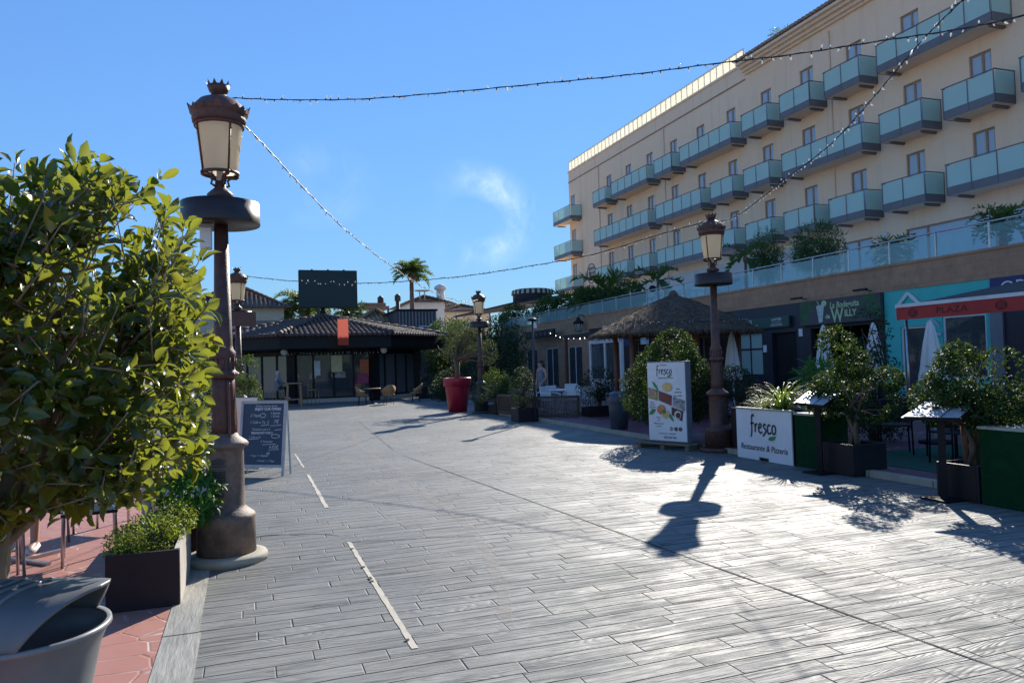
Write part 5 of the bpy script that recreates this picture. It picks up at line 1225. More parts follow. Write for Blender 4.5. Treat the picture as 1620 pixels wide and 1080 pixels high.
# ------------------------------------------------------------------ right row along the terrace kerb
def fresco_board():
    a, b = Vector((7.235, 12.74, 0)), Vector((7.575, 11.93, 0)); u = (b-a).normalized(); Wd = (b-a).length; n = Vector((u.y, -u.x, 0))
    t = thing('restaurant_board', 'upright white fresco restaurant board with dish photos on a wooden pallet', 'sign', a)
    rz = math.atan2(u.y, u.x); z0, z1 = .12, 1.62; TH = .16
    mb = MB(); c = u*Wd/2-n*TH/2; mb.box(c+Vector((0, 0, (z0+z1)/2)), (Wd, TH, z1-z0), rz=rz); mb.build('casing', K['greyblock'], t, .006)
    f = MB(); f.box(u*Wd/2+n*.004+Vector((0, 0, (z0+z1)/2)), (Wd-.03, .008, z1-z0-.04), rz=rz); f.build('face_panel', K['bannerwhite'], t)
    pb = MB()
    for k in (-.26, 0, .26): pb.box(c+u*0+n*k*.9+Vector((0, 0, .10)), (Wd+.34, .12, .03), rz=rz)
    for k in (-.5, 0, .5): pb.box(c+u*k*(Wd+.2)+Vector((0, 0, .043)), (.08, .55, .082), rz=rz)
    pb.build('pallet', K['pallet'], t)
    pn = Panel(Vector((0, 0, z0))+n*.005, u, n); H = z1-z0; ink = K['inkblack']
    fresco_word(pn, .26*Wd, .845*H, .082, ink, K['inkgreen'], t)
    pn.text('small_print', 'Ristorante', .035, .45*Wd, .955*H, ink, t, d=.009); pn.text('small_print', 'Restaurante & Pizzeria', .036, .5*Wd, .795*H, ink, t, d=.009)
    def leaf(u0, v0, L_, an, w=.26):
        mb = MB(); pts = []
        for s, q in [(0, 0), (.25, .8), (.5, 1), (.8, .55), (1, 0), (.8, -.5), (.5, -.85), (.25, -.7)]: x, y = s*L_, q*w*L_*.5; pts.append((u0+x*math.cos(an)-y*math.sin(an), v0+x*math.sin(an)+y*math.cos(an)))
        pn.poly(mb, pts, .009); mb.build('printed_leaf', K['inkgreen'], t)
    leaf(.14*Wd, .755*H, .23, R(-52)); leaf(.03*Wd, .33*H, .20, R(32), .42); leaf(.54*Wd, .36*H, .20, R(-55), .34)
    def tile(pts, m):
        mb = MB(); pn.poly(mb, [(x*Wd, y*H) for x, y in pts], .009); mb.build('dish_photo', K[m], t)
    tile([(.03, .54), (.27, .51), (.285, .64), (.035, .675)], 'photo_a'); tile([(.30, .515), (.625, .45), (.645, .575), (.305, .635)], 'photo_b'); tile([(.655, .445), (.955, .385), (.965, .515), (.675, .565)], 'photo_c'); tile([(.62, .34), (.88, .26), (.92, .385), (.63, .435)], 'photo_d')
    def disc(cx, cy, rx, ry, m, d=.011):
        mb = MB(); pn.poly(mb, [(cx*Wd+rx*math.cos(k*.449)*(1+.08*math.sin(k*2.3)), cy*H+ry*math.sin(k*.449)*(1+.08*math.cos(k*3.1))) for k in range(14)], d); mb.build('dish_photo', K[m], t)
    disc(.53, .68, .115, .085, 'photo_f'); disc(.15, .595, .08, .07, 'photo_c'); disc(.15, .595, .05, .045, 'photo_e', .0135); disc(.78, .34, .075, .075, 'bannerwhite', .0115); disc(.79, .335, .055, .055, 'photo_d', .014); disc(.36, .40, .10, .09, 'photo_e'); disc(.47, .345, .09, .075, 'photo_f', .0135); disc(.43, .375, .05, .04, 'inkgreen', .016)
    for s, uu, vv, sz in (('open', .80, .66, .04), ('every day', .80, .62, .04), ('from 12:00 h', .80, .575, .036), ('Open', .12, .49, .036), ('todos los', .13, .46, .034), ('dias desde', .13, .43, .034), ('12:00 h', .13, .40, .036), ('Menu', .28, .30, .038), ('del', .28, .265, .034), ('Desayuno hasta', .28, .225, .034), ('las 12h', .28, .19, .034)): pn.text('small_print', s, sz, uu*Wd, vv*H, ink, t, d=.009)
    for k, uu in enumerate((.60, .72, .83)):
        mb = MB(); pn.poly(mb, [(uu*Wd+.038*math.cos(i*.5236), .165*H+.038*math.sin(i*.5236)) for i in range(12)], .009); mb.build('social_badge', ink if k else K['photo_c'], t); pn.text('small_print', ('oo', 'f', 'o')[k], .045, uu*Wd, .165*H, K['white'], t, d=.0115)
    pn.text('small_print', 'Reservas y pedidos', .03, .5*Wd, .105*H, ink, t, d=.009, sx=1.6); pn.text('small_print', '678 234 904', .055, .56*Wd, .055*H, ink, t, d=.009)
fresco_board()

def fresco_planter():
    y0, y1, X = 9.33, 10.68, 7.74
    t = thing('planter_trough', 'white fronted fresco planter trough below the arching grass', 'planter', (X, (y0+y1)/2, 0)); q = (y1-y0)/2
    mb = MB(); mb.bb(.012, .55, -q, -q+.03, .03, .79); mb.bb(.012, .55, q-.03, q, .03, .79); mb.bb(.52, .55, -q+.03, q-.03, .03, .79); mb.bb(.012, .04, -q+.03, q-.03, .06, .79); mb.build('box', K['brownplanter'], t)
    mb = MB(); mb.bb(-.01, .01, -q, q, .09, .80); mb.bb(-.01, .01, -q, -.12, .0, .09); mb.bb(-.01, .01, .12, q, .0, .09); mb.bb(-.01, .01, -.12, .12, .05, .09); mb.build('front_panel', K['bannerwhite'], t)
    mb = MB(); mb.bb(-.02, .05, -q-.01, q+.01, .80, .83); mb.bb(.5, .57, -q-.01, q+.01, .80, .83); mb.build('ledge', K['ledge'], t)
    mb = MB(); mb.bb(.045, .515, -q+.035, q-.035, .68, .72); mb.build('soil', K['soil'], t)
    pn = Panel(Vector((-.012, q, 0)), (0, -1, 0), (-1, 0, 0))
    fresco_word(pn, .38, .44, .145, K['inkblack'], K['inkgreen'], t)
    pn.text('lettering', 'Restaurante & Pizzeria', .135, q, .195, K['inkblack'], t, d=.003, shear=.18, sx=.93)
    return t
fresco_planter()
def grass_tuft(label, loc, n, ln, seed):
    rng = random.Random(seed); t = thing('arching_grass', label, 'plant', loc); mb = MB()
    for i in range(n):
        a = rng.uniform(0, 6.283); e = R(rng.uniform(48, 88)); L_ = ln*rng.uniform(.6, 1.15); p = Vector((.05*math.cos(a), .05*math.sin(a), 0)); w = rng.uniform(.006, .011); sd = Vector((-math.sin(a), math.cos(a), 0)); vs = []
        dr = R(rng.uniform(12, 21))
        for s in range(9):
            ww = w*(1-(s/8)**2*.9); vs += [p+sd*ww, p-sd*ww]; p = p+Vector((math.cos(a)*math.cos(e), math.sin(a)*math.cos(e), math.sin(e)))*(L_/8); e -= dr*(.4+s*.16)
        mb.add(vs, [(2*s, 2*s+1, 2*s+3, 2*s+2) for s in range(8)])
    mb.build('blade', L['grassy'], t); mb = MB(); mb.lathe([(.07, -.02), (.08, .04), (.03, .09)], 10); mb.build('crown', K['bark'], t)
grass_tuft('pale green arching grass in the middle of the fresco planter trough', (8.0, 9.85, .72), 190, .72, 41)
grass_tuft('smaller tuft of arching grass at the far end of the fresco trough', (8.05, 10.35, .72), 90, .5, 43)
def green_box(label, x0, x1, y0, y1, h):
    t = thing('planter_trough', label, 'planter', ((x0+x1)/2, (y0+y1)/2, 0)); a, b = (x1-x0)/2, (y1-y0)/2
    mb = MB(); mb.bb(-a, a, -b, b, 0, h-.03); mb.build('box', K['hedgegreen'], t, .01)
    mb = MB(); mb.bb(-a-.01, a+.01, -b-.01, b+.01, h-.03, h); mb.build('ledge', K['ledge'], t)
green_box('green turf clad trough joined to the fresco trough beside the menu stand', 7.76, 8.3, 8.80, 9.30, .80)
green_box('green turf clad trough beside the black pot near the larger menu stand', 7.42, 8.0, 4.2, 6.0, .84)
planter_box('planter_box', 'black square planter between the lamp and the fresco trough', 8.0, 8.5, 10.75, 11.2, .78, K['brownplanter'])
def menu_stand(label, c4, base, hgt):
    """c4: corners of the sloping plate"""
    c = sum(c4, Vector())/4; base = (c.x+.04, c.y+.03, 0); t = thing('menu_stand', label, 'menu stand', base); b = Vector(base)
    u = (c4[1]-c4[0]); v = (c4[3]-c4[0]); n = u.cross(v).normalized(); n = n if n.z > 0 else -n
    mb = MB(); vs = [p-b for p in c4]; mb.prism(vs, -n*.03); mb.build('tray', K['black'], t)
    ins = [c+(p-c)*.93-b+n*.003 for p in c4]; mb = MB(); mb.prism(ins, n*.004); mb.build('menu_cover', K['menuglass'], t)
    mb = MB()
    for k in (.36, .68): p, q = ins[0].lerp(ins[1], k), ins[3].lerp(ins[2], k); mb.bar(p+n*.006, q+n*.006, .008, .006)
    mb.build('menu_divider', K['black'], t)
    mb = MB(); top = c-b-n*.03; mb.bar((0, 0, .02), (top.x, top.y, top.z), .075, .075); mb.build('post', K['black'], t)
    mb = MB(); mb.box((0, 0, .012), (.34, .34, .024)); mb.build('foot', K['black'], t)
t = NT('glossy_menu_cover'); pos = t.obj()
K['menuglass'] = t.done(t.pbr(t.mixc(t.noise(pos, 7, 3), (.52, .54, .58), (.38, .40, .44)), t.m('ADD', .10, t.m('MULTIPLY', t.noise(pos, 5, 3), .2)), 0, t.noise(pos, 6, 2), .15, .02))
menu_stand('tilted glossy menu stand at the green trough end by the first leafy potted shrub', [gd(1255, 637, 10.55), gd(1303, 642, 10.2), gd(1331, 622, 10.45), gd(1280, 617, 10.85)], (7.66, 8.62, 0), 1.1)
menu_stand('larger tilted glossy menu stand glinting in front of the second leafy potted shrub', [gd(1425, 660, 8.45), gd(1520, 662, 8.0), gd(1543, 641, 8.25), gd(1464, 635, 8.75)], (7.30, 6.22, 0), 1.0)
planter_box('planter_box', 'square black pot holding the first leafy shrub beside the smaller menu stand', 7.66, 8.24, 8.05, 8.62, .43, K['blackplastic'])
shrub('ficus_shrub', 'leafy potted ficus with a tall top beside the smaller menu stand', 'shrub', (7.95, 8.33, .40), [((-.04, .04, .80), (.44, .50, .30)), ((.16, -.14, .58), (.42, .44, .30)), ((-.14, .10, 1.40), (.25, .27, .26)), ((.02, -.02, 1.12), (.22, .26, .24)), ((-.25, .28, .62), (.26, .3, .26)), ((.3, -.35, .9), (.2, .22, .16))], 5800, .060, .033, 'shrub_mid', 51, .42, .028, 5, bark='bark', gap=.28)
planter_box('planter_box', 'square black pot holding the second leafy shrub under the larger menu stand', 7.42, 7.95, 6.02, 6.55, .40, K['blackplastic'])
shrub('ficus_shrub', 'wide leafy potted ficus behind the larger menu stand', 'shrub', (7.66, 6.28, .38), [((-.05, .0, .92), (.40, .44, .36)), ((.18, -.22, .74), (.42, .42, .34)), ((-.26, .2, .72), (.28, .3, .28)), ((-.06, .08, 1.18), (.22, .24, .20)), ((.22, -.2, 1.12), (.2, .24, .18)), ((.3, -.55, .62), (.22, .24, .26)), ((-.1, -.3, .6), (.3, .3, .26))], 6400, .058, .032, 'shrub_mid', 53, .42, .03, 5, bark='bark', gap=.28)
shrub('ficus_shrub', 'big round glossy shrub behind the fresco restaurant board', 'shrub', (8.02, 13.15, .07), [((-.05, 0, 1.15), (.74, .78, .86)), ((-.3, .25, .95), (.66, .66, .66)), ((.05, -.05, 1.70), (.44, .50, .50)), ((.25, -.3, 1.0), (.5, .5, .7))], 15000, .060, .034, 'shrub_mid', 55, .5, .05, 4, gap=.2, shell=.66)
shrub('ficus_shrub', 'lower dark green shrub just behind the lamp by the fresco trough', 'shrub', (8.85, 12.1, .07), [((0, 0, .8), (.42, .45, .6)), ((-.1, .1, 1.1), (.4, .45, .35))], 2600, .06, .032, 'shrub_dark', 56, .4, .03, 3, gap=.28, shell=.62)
def bin_far():
    t = thing('litter_bin', 'dark slate litter bin with domed lid on the terrace kerb', 'litter bin', (8.15, 15.72, 0), R(150))
    mb = MB(); mb.lathe([(.19, 0), (.235, .62), (.25, .70), (.255, .72), (.24, .72)], 28); mb.build('bucket', K['binblue'], t)
    mb = MB(); mb.lathe([(.26, .70), (.27, .74), (.262, .83), (.225, .90), (.14, .945), (.0, .955)], 28, cap=False); mb.build('lid', K['binblue'], t)
    mb = MB(); mb.bb(.13, .245, -.13, .13, .80, .885); mb.build('slot', K['black'], t)
    mb = MB(); mb.tube([(.215, -.15, .90), (.275, 0, .905), (.215, .15, .90)], .014, 6); mb.build('slot_hood', K['binblue'], t)
bin_far()
def round_pot(label, c, prof, m, rim=None, kind='flower_pot'):
    t = thing(kind, label, 'plant pot', c); mb = MB(); mb.lathe(prof, 32, cap=True); mb.build('pot', m, t)
    if rim: mb = MB(); mb.lathe(rim, 32, cap=False); mb.build('rim', m, t)
    mb = MB(); r_, z_ = prof[-1]; mb.lathe([(r_*.93, z_+.002), (r_*.5, z_+.02), (.01, z_+.02)], 20); mb.build('soil', K['soil'], t); return t
round_pot('huge crimson round pot beside the middle lamp', (7.18, 26.35, 0), [(.33, 0), (.45, .98), (.45, 1.0), (.44, 1.12)], K['redpot'], [(.45, .92), (.50, .93), (.515, 1.20), (.50, 1.23), (.45, 1.22), (.44, 1.1)])
shrub('olive_tree', 'airy olive tree growing from the crimson pot', 'tree', (7.18, 26.35, 1.12), [((.1, 0, 1.55), (.75, .8, .55)), ((.7, -.2, 1.35), (.65, .7, .55)), ((-.25, .1, 1.2), (.55, .6, .5)), ((.3, 0, 2.0), (.5, .6, .35)), ((1.1, -.3, 1.0), (.4, .5, .5))], 3600, .085, .026, 'olive', 61, .75, .06, 2, bark='bark', gap=.5, nb=18)
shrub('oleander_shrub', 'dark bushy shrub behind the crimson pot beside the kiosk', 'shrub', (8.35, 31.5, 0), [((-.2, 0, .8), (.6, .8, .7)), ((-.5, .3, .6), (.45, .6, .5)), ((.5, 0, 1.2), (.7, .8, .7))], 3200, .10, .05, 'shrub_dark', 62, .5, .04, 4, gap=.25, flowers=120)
shrub('laurel_shrub', 'potted shrub around the foot of the middle lamp', 'shrub', (7.95, 24.2, .2), [((0, 0, .75), (.48, .5, .65)), ((-.5, .35, .45), (.28, .3, .42)), ((.35, -.1, .6), (.35, .4, .5))], 2600, .075, .036, 'shrub', 63, .4, .03, 3, gap=.28)
planter_box('planter_box', 'dark planter box at the foot of the middle lamp', 7.75, 8.3, 23.7, 24.6, .3, K['brownplanter'])
planter_box('planter_box', 'dark square planter under the clipped oval shrub', 7.25, 7.85, 20.1, 20.75, .38, K['brownplanter'])
shrub('boxwood_shrub', 'clipped oval dark green shrub in a square planter beside the lattice screen', 'shrub', (7.5, 20.4, .34), [((0, 0, .64), (.38, .40, .60)), ((.02, 0, .95), (.27, .3, .30))], 4200, .045, .026, 'shrub_dark', 64, .3, .025, 3, gap=.1, shell=.7)
def lattice(label, a, b, h, z=.07):
    a, b = Vector(a), Vector(b); u = (b-a).normalized(); Ln = (b-a).length; t = thing('lattice_screen', label, 'fence', (a.x, a.y, z)); n = Vector((u.y, -u.x, 0))
    f = MB(); f.bar(Vector((0, 0, h-.03)), u*Ln+Vector((0, 0, h-.03)), .05); f.bar(Vector((0, 0, .05)), u*Ln+Vector((0, 0, .05)), .05); f.bar((0, 0, 0), (0, 0, h), .06); f.bar(u*Ln, u*Ln+Vector((0, 0, h)), .06); f.build('frame', K['lattice'], t)
    mb = MB(); k = -h
    while k < Ln:
        for s in (1, -1):
            x0, x1 = max(0, k), min(Ln, k+h)
            z0, z1 = (x0-k, x1-k) if s > 0 else (h-(x0-k), h-(x1-k))
            mb.bar(u*x0+Vector((0, 0, z0))+n*.006*s, u*x1+Vector((0, 0, z1))+n*.006*s, .008, .022)
        k += .075
    mb.build('lattice_panel', K['lattice'], t)
lattice('brown diamond lattice screen between the clipped oval shrub and the dark flowering shrub', (8.0, 20.62, 0), (9.18, 20.25, 0), .62)
lattice('low wooden screen running back beside the middle lamp', (7.75, 23.4, 0), (8.0, 20.9, 0), .62)
lattice('short lattice screen by the pale terrace table behind the slate bin', (9.9, 19.3, 0), (10.6, 18.4, 0), .62)
t = thing('thin_post', 'thin dark post with a small floodlight on top beside the lattice screen', 'post', (7.72, 20.0, 0)); mb = MB(); mb.tube([(0, 0, 0), (0, 0, 2.85)], .035, 8); mb.build('pole', K['iron_blue'], t)
mb = MB(); mb.lathe([(.03, 2.85), (.14, 2.87), (.15, 2.91), (.05, 2.95)], 14); mb.build('lamp_head', K['black'], t); mb = MB(); mb.box((.05, -.06, 2.72), (.07, .08, .12)); mb.build('junction_box', K['white'], t)
planter_box('planter_box', 'long dark planter under the pale flowering shrub', 9.25, 10.3, 19.7, 20.2, .35, K['brownplanter'])
shrub('oleander_shrub', 'dark shrub speckled with pale flowers beside the lattice screen', 'shrub', (9.72, 19.95, .3), [((0, 0, .72), (.60, .5, .50)), ((-.2, .1, .5), (.5, .45, .4)), ((.3, 0, .55), (.4, .4, .4))], 3600, .06, .03, 'shrub_dark', 65, .3, .03, 4, gap=.2, flowers=160)

# white chairs and tables of the terrace bar
GW = 'white chairs of the terrace bar'
c0 = None
spots = [(10.0, 22.2, 20, 'white terrace chair beside the standing person'), (10.7, 21.9, 75, 'white terrace chair behind the lattice screen turned sideways'), (11.3, 22.6, 160, 'white terrace chair with its back to the bar'), (10.3, 23.3, -30, 'white terrace chair furthest in under the bar lights'), (12.0, 21.8, 100, 'white terrace chair partly behind the flowering shrub'), (11.9, 23.4, 10, 'white terrace chair deep in the shade by the bar'), (9.1, 22.6, 200, 'white terrace chair behind the clipped oval shrub'), (10.9, 19.2, 60, 'white terrace chair by the pale table behind the slate bin'), (11.3, 18.2, 150, 'white terrace chair under the edge of the thatched roof'), (10.1, 17.8, -20, 'white terrace chair behind the big round shrub')]
for x, y, a, lb in spots:
    if c0 is None: c0 = chair_terrace(lb, (x, y, .075), R(a), K['white'], K['white'], GW)
    else: dup(c0, (x, y, .075), R(a), lb)
def round_table(label, loc, m, lm, r=.42, h=.73):
    t = thing('cafe_table', label, 'table', loc); mb = MB(); mb.lathe([(r, h-.03), (r, h), (r-.01, h+.005)], 28); mb.build('tabletop', m, t); mb = MB(); mb.tube([(0, 0, .02), (0, 0, h-.03)], .03, 10); mb.build('pedestal', lm, t); mb = MB(); mb.lathe([(.25, 0), (.25, .02), (.05, .05)], 20); mb.build('foot', lm, t)
round_table('white round table among the white terrace chairs', (10.6, 22.7, .075), K['white'], K['white'])
round_table('white round table behind the slate litter bin', (10.6, 18.5, .075), K['white'], K['white'], .5)
person('person with long dark hair in a pale blue patterned top standing among the white chairs', STANDING, (9.30, 23.4, .075), R(110), K['dress'], K['denim'], K['hairdark'], K['skin'], sleeves=False, long_hair=True)

for x, y, a, lb in ((8.85, 21.55, 25, 'white terrace chair nearest the thin post just behind the lattice'), (9.45, 21.3, -35, 'white terrace chair close behind the middle of the lattice screen'), (10.05, 21.15, 130, 'white terrace chair between the lattice screen and the flowering shrub')):
    dup(c0, (x, y, .075), R(a), lb)
round_table('white round table close behind the lattice screen', (9.5, 22.1, .075), K['white'], K['white'], .5)
# thatched bar umbrella
def thatch():
    c = Vector((11.25, 18.2, .075)); t = thing('thatched_gazebo', 'round thatched palm roof on red brown posts behind the big shrub', 'gazebo', c)
    mb = MB(); mb.lathe([(2.35, 2.28), (2.2, 2.36), (1.5, 2.74), (.7, 3.12), (.2, 3.32), (.05, 3.38)], 40, cap=False); mb.build('roof', K['thatch'], t)
    rng = np.random.default_rng(3); n = 7000; a = rng.random(n)*2*math.pi; r = 2.32*np.sqrt(rng.random(n)); r[:1500] = rng.uniform(2.26, 2.36, 1500)
    z = np.interp(r, [.05, .2, .7, 1.5, 2.2, 2.38], [3.38, 3.32, 3.12, 2.74, 2.36, 2.27]); P = np.stack([r*np.cos(a), r*np.sin(a), z+.01], 1); D = np.stack([np.cos(a), np.sin(a), np.full(n, -.62)], 1)+rng.normal(size=(n, 3))*.16; D[:1500, 2] -= .5
    N = np.stack([np.cos(a)*.5, np.sin(a)*.5, np.full(n, .9)], 1)+rng.normal(size=(n, 3))*.25
    leaves('thatch_straw', P, D, N, .17, .014, 'blade', K['thatch2'], t, 4)
    mb = MB(); mb.lathe([(.14, 3.3), (.12, 3.42), (.05, 3.5)], 12); mb.build('cap', K['thatch'], t)
    for k in range(6):
        a = k*math.pi/3+.3; mb = MB(); mb.tube([(1.7*math.cos(a), 1.7*math.sin(a), 0), (1.7*math.cos(a), 1.7*math.sin(a), 2.62)], .07, 8); mb.build('post', K['post'], t)
    mb = MB(); mb.lathe([(1.35, 0), (1.35, 1.0)], 12, cap=False); mb.build('bar_front', K['darkwall'], t)
    mb = MB(); mb.lathe([(1.2, 1.0), (1.6, 1.0), (1.6, 1.05), (1.2, 1.05)], 24, cap=False); mb.build('bar_top', K['barwood'], t)
    return c
tc_ = thatch()
pts = []
for k in range(13): a = R(150)+k*R(14); pts.append(tc_+Vector((2.0*math.cos(a), 2.0*math.sin(a), 2.52+.03*(k % 2))))
garland('fairy lights pinned on the thatched roof', pts, 30, 1.3, .006, seed=6)
garland('row of lit bulbs hung over the bar beside the thatched roof', [gx(868, 524, 15), gx(885, 531, 15), gx(905, 533, 15), gx(930, 532, 15), gx(940, 528, 15)], 9, 2.4, .006, LIT, 7, down=True, group='lit bulb strings of the bar')

garland('row of small white bulbs under the dark kiosk fascia', [(KC.x+x, KC.y-5.25, 2.58+.02*math.sin(x*4)) for x in (-2.3, -1.4, -.5, .4, 1.3, 2.3)], 26, 3.2, .012, seed=8, down=True, group='bulb rows at the kiosk')
planter_box('planter_box', 'long black planter trough at the kiosk corner nearest the crimson pot', 8.6, 11.0, 38.6, 39.3, .6, K['black'])
shrub('oleander_shrub', 'low dark plants filling the black trough at the kiosk corner', 'plant', (9.8, 38.95, .5), [((-.7, 0, .3), (.5, .35, .35)), ((.1, 0, .4), (.5, .35, .45)), ((.8, 0, .3), (.45, .35, .35))], 1800, .12, .05, 'shrub_dark', 74, .2, .03, 4, gap=.2)
# closed parasols
def parasol(label, loc, h):
    t = thing('closed_parasol', label, 'parasol', loc, 0, 'closed white parasols')
    mb = MB(); wob = lambda k, z: 1+.16*(1 if k % 2 else -1)
    mb.lathe([(.21, .78*h*.55), (.22, .48*h), (.17, .62*h), (.12, .80*h), (.06, .95*h), (.02, h)], 16, wob=wob, smooth=False); mb.build('canopy', K['canvas'], t)
    mb = MB(); mb.tube([(0, 0, .05), (0, 0, .5*h)], .024, 8); mb.build('pole', K['white'], t)
    mb = MB(); mb.lathe([(.26, 0), (.26, .05), (.05, .08)], 16); mb.build('base', K['blackplastic'], t)
    return t
for (px, py, X, lb) in ((1157, 525, 12.2, 'closed white parasol in front of the lawyers shop window'), (1302, 514, 12.2, 'closed white parasol standing behind the first leafy potted ficus'), (1381, 510, 12.2, 'closed white parasol in front of the palm print shop sign'), (1471, 507, 11.2, 'closed white parasol in front of the turquoise shop'), (943, 528, 13.8, 'closed white parasol at the bar beside the thatched roof')):
    p = gx(px, py, X); parasol(lb, (p.x, p.y, .075), p.z-.075)
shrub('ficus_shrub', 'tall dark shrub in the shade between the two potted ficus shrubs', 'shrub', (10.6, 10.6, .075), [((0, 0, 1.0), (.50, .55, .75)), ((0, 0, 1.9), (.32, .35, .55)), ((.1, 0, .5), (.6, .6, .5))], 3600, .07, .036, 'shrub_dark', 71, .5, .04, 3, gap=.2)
shrub('fern', 'bright feathery palm fronds behind the first potted ficus', 'plant', (10.1, 11.2, .3), [((0, 0, .95), (.5, .5, .3))], 340, .3, .035, 'fern', 72, .5, .02, 3, gap=.1, shape='blade')
GD = 'dark chairs on the green carpet'
d0 = None
for x, y, a, lb in ((9.3, 7.9, 80, 'dark chair on the green carpet in the terrace gap'), (10.0, 8.6, 200, 'dark chair on the green carpet pushed under the far table'), (10.3, 7.4, -20, 'dark chair on the green carpet nearest the second potted ficus'), (9.6, 9.2, 140, 'dark chair on the green carpet behind the first potted ficus')):
    if d0 is None: d0 = chair_terrace(lb, (x, y, .082), R(a), K['blackplastic'], K['black'], GD)
    else: dup(d0, (x, y, .082), R(a), lb)
round_table('dark round table on the green carpet', (9.85, 8.1, .082), K['blackplastic'], K['black'])

# ------------------------------------------------------------------ shop signs, awning, wall lantern
def wallsign(name, label, y0, y1, z0, z1, m, X=PX-.12):
    t = thing(name, label, 'sign', (X, y1, z0)); mb = MB(); mb.bb(0, .12, -(y1-y0), 0, 0, z1-z0); mb.build('board', m, t, .01)
    return t, Panel(Vector((0, 0, 0)), (0, -1, 0), (-1, 0, 0))
t, pn = wallsign('shop_sign', 'bottle green lawyers and tax advice sign over the shaded office', 21.5, 25.6, 2.68, 3.07, K['signgreen'])
pn.text('lettering', 'LEGAL & TAX ADVICE', .155, 1.35, .275, K['white'], t, sx=.95, bold=.002); pn.text('lettering', 'INVESTMENT SOLUTIONS', .155, 1.55, .10, K['white'], t, sx=.95, bold=.002)
pn.text('lettering', 'LAWYERS', .125, 3.45, .29, K['white'], t, bold=.001); pn.text('lettering', 'SOLICITORS', .115, 3.45, .10, K['white'], t); mb = MB(); pn.stroke(mb, [(3.2, .2), (3.45, .2), (3.7, .2)], .01, .003); mb.build('divider_line', K['white'], t)
t, pn = wallsign('shop_sign', 'charcoal La Bodeguita de Willy sign with printed palms and a cocktail', 17.46, 20.93, 2.66, 3.46, K['signgrey'])
pn.text('lettering', 'La Bodeguita', .27, 2.02, .58, K['lime'], t, shear=.15, bold=.006, sx=.88); pn.text('lettering', 'de', .2, 1.30, .24, K['lime'], t, bold=.006); pn.text('lettering', 'W', .62, 1.72, .23, K['lime'], t, bold=.012, sx=.8); pn.text('lettering', 'ILLY', .3, 2.28, .29, K['lime'], t, bold=.008, sx=.9)
mb = MB(); pn.poly(mb, [(.80, .62), (1.16, .66), (1.06, .08), (.90, .06)], .004); mb.build('cocktail_glass', K['listing'], t); mb = MB(); pn.poly(mb, [(1.16+.12*math.cos(k*.5236), .68+.1*math.sin(k*.5236)) for k in range(12)], .008); mb.build('lime_slice', K['lime'], t); mb = MB(); pn.stroke(mb, [(.98, .4), (.9, .7), (.84, .77)], .03, .01); mb.build('straw', K['lime'], t)
rg = random.Random(5)
for cx, cz, sg in ((.30, .62, 1), (3.05, .62, -1), (3.2, .3, -1), (.12, .3, 1)):
    mb = MB()
    for k in range(9):
        a = R(-60)+k*R(32); Lg = .36; pts = [(cx, cz), (cx+Lg*.5*math.cos(a), cz+Lg*.5*math.sin(a)+.04), (cx+Lg*math.cos(a), cz+Lg*.8*math.sin(a)-.05)]
        pts = [(min(3.44, max(.03, p[0])), min(.77, max(.03, p[1]))) for p in pts]; pn.stroke(mb, pts, .075, .004+.0005*k)
    mb.build('printed_palm', K['palmprint'], t)
for i, (y, lb) in enumerate(((20.7, 'slim black sign spotlight bracket over the bodeguita sign end'), (17.9, 'slim black sign spotlight bracket between the bodeguita sign and turquoise shop'))):
    t = thing('sign_spotlight', lb, 'lamp', (PX-.01, y, 3.56)); mb = MB(); mb.tube([(0, 0, 0), (-.4, 0, .05)], .014, 6); mb.build('arm', K['black'], t); mb = MB(); mb.box((-.42, 0, .03), (.1, .5, .06)); mb.build('lamp_head', K['black'], t)
t, pn = wallsign('shop_sign', 'royal blue shop sign with big white letters at the end of the red awning', 9.6, 13.95, 3.0, 3.46, K['signblue'])
pn.text('lettering', 'OP', .42, .28, .2, K['white'], t, align='LEFT', sx=1.15)
t = thing('house_emblem', 'white house outline emblem on the turquoise shop front', 'sign', (PX-.03, 17.0, 2.75)); pn = Panel(Vector((0, 0, 0)), (0, -1, 0), (-1, 0, 0)); mb = MB()
for pts in ([(.0, .2), (.45, .62), (.9, .2)], ): pn.stroke(mb, [pts[0], pts[1]], .11, .0); pn.stroke(mb, [pts[1], pts[2]], .11, .002)
pn.stroke(mb, [(.12, .28), (.12, -.05)], .09, .004); pn.poly(mb, [(.3, .12), (.7, .12), (.7, .2), (.3, .2)], .004); mb.build('outline', K['white'], t)
mb = MB(); pn.stroke(mb, [(.95, -.42), (1.2, -.2), (1.45, -.42)], .06, .0); pn.stroke(mb, [(.95, -.62), (1.2, -.6), (1.5, -.62)], .07, .0); mb.build('small_outline', K['listing'], t)
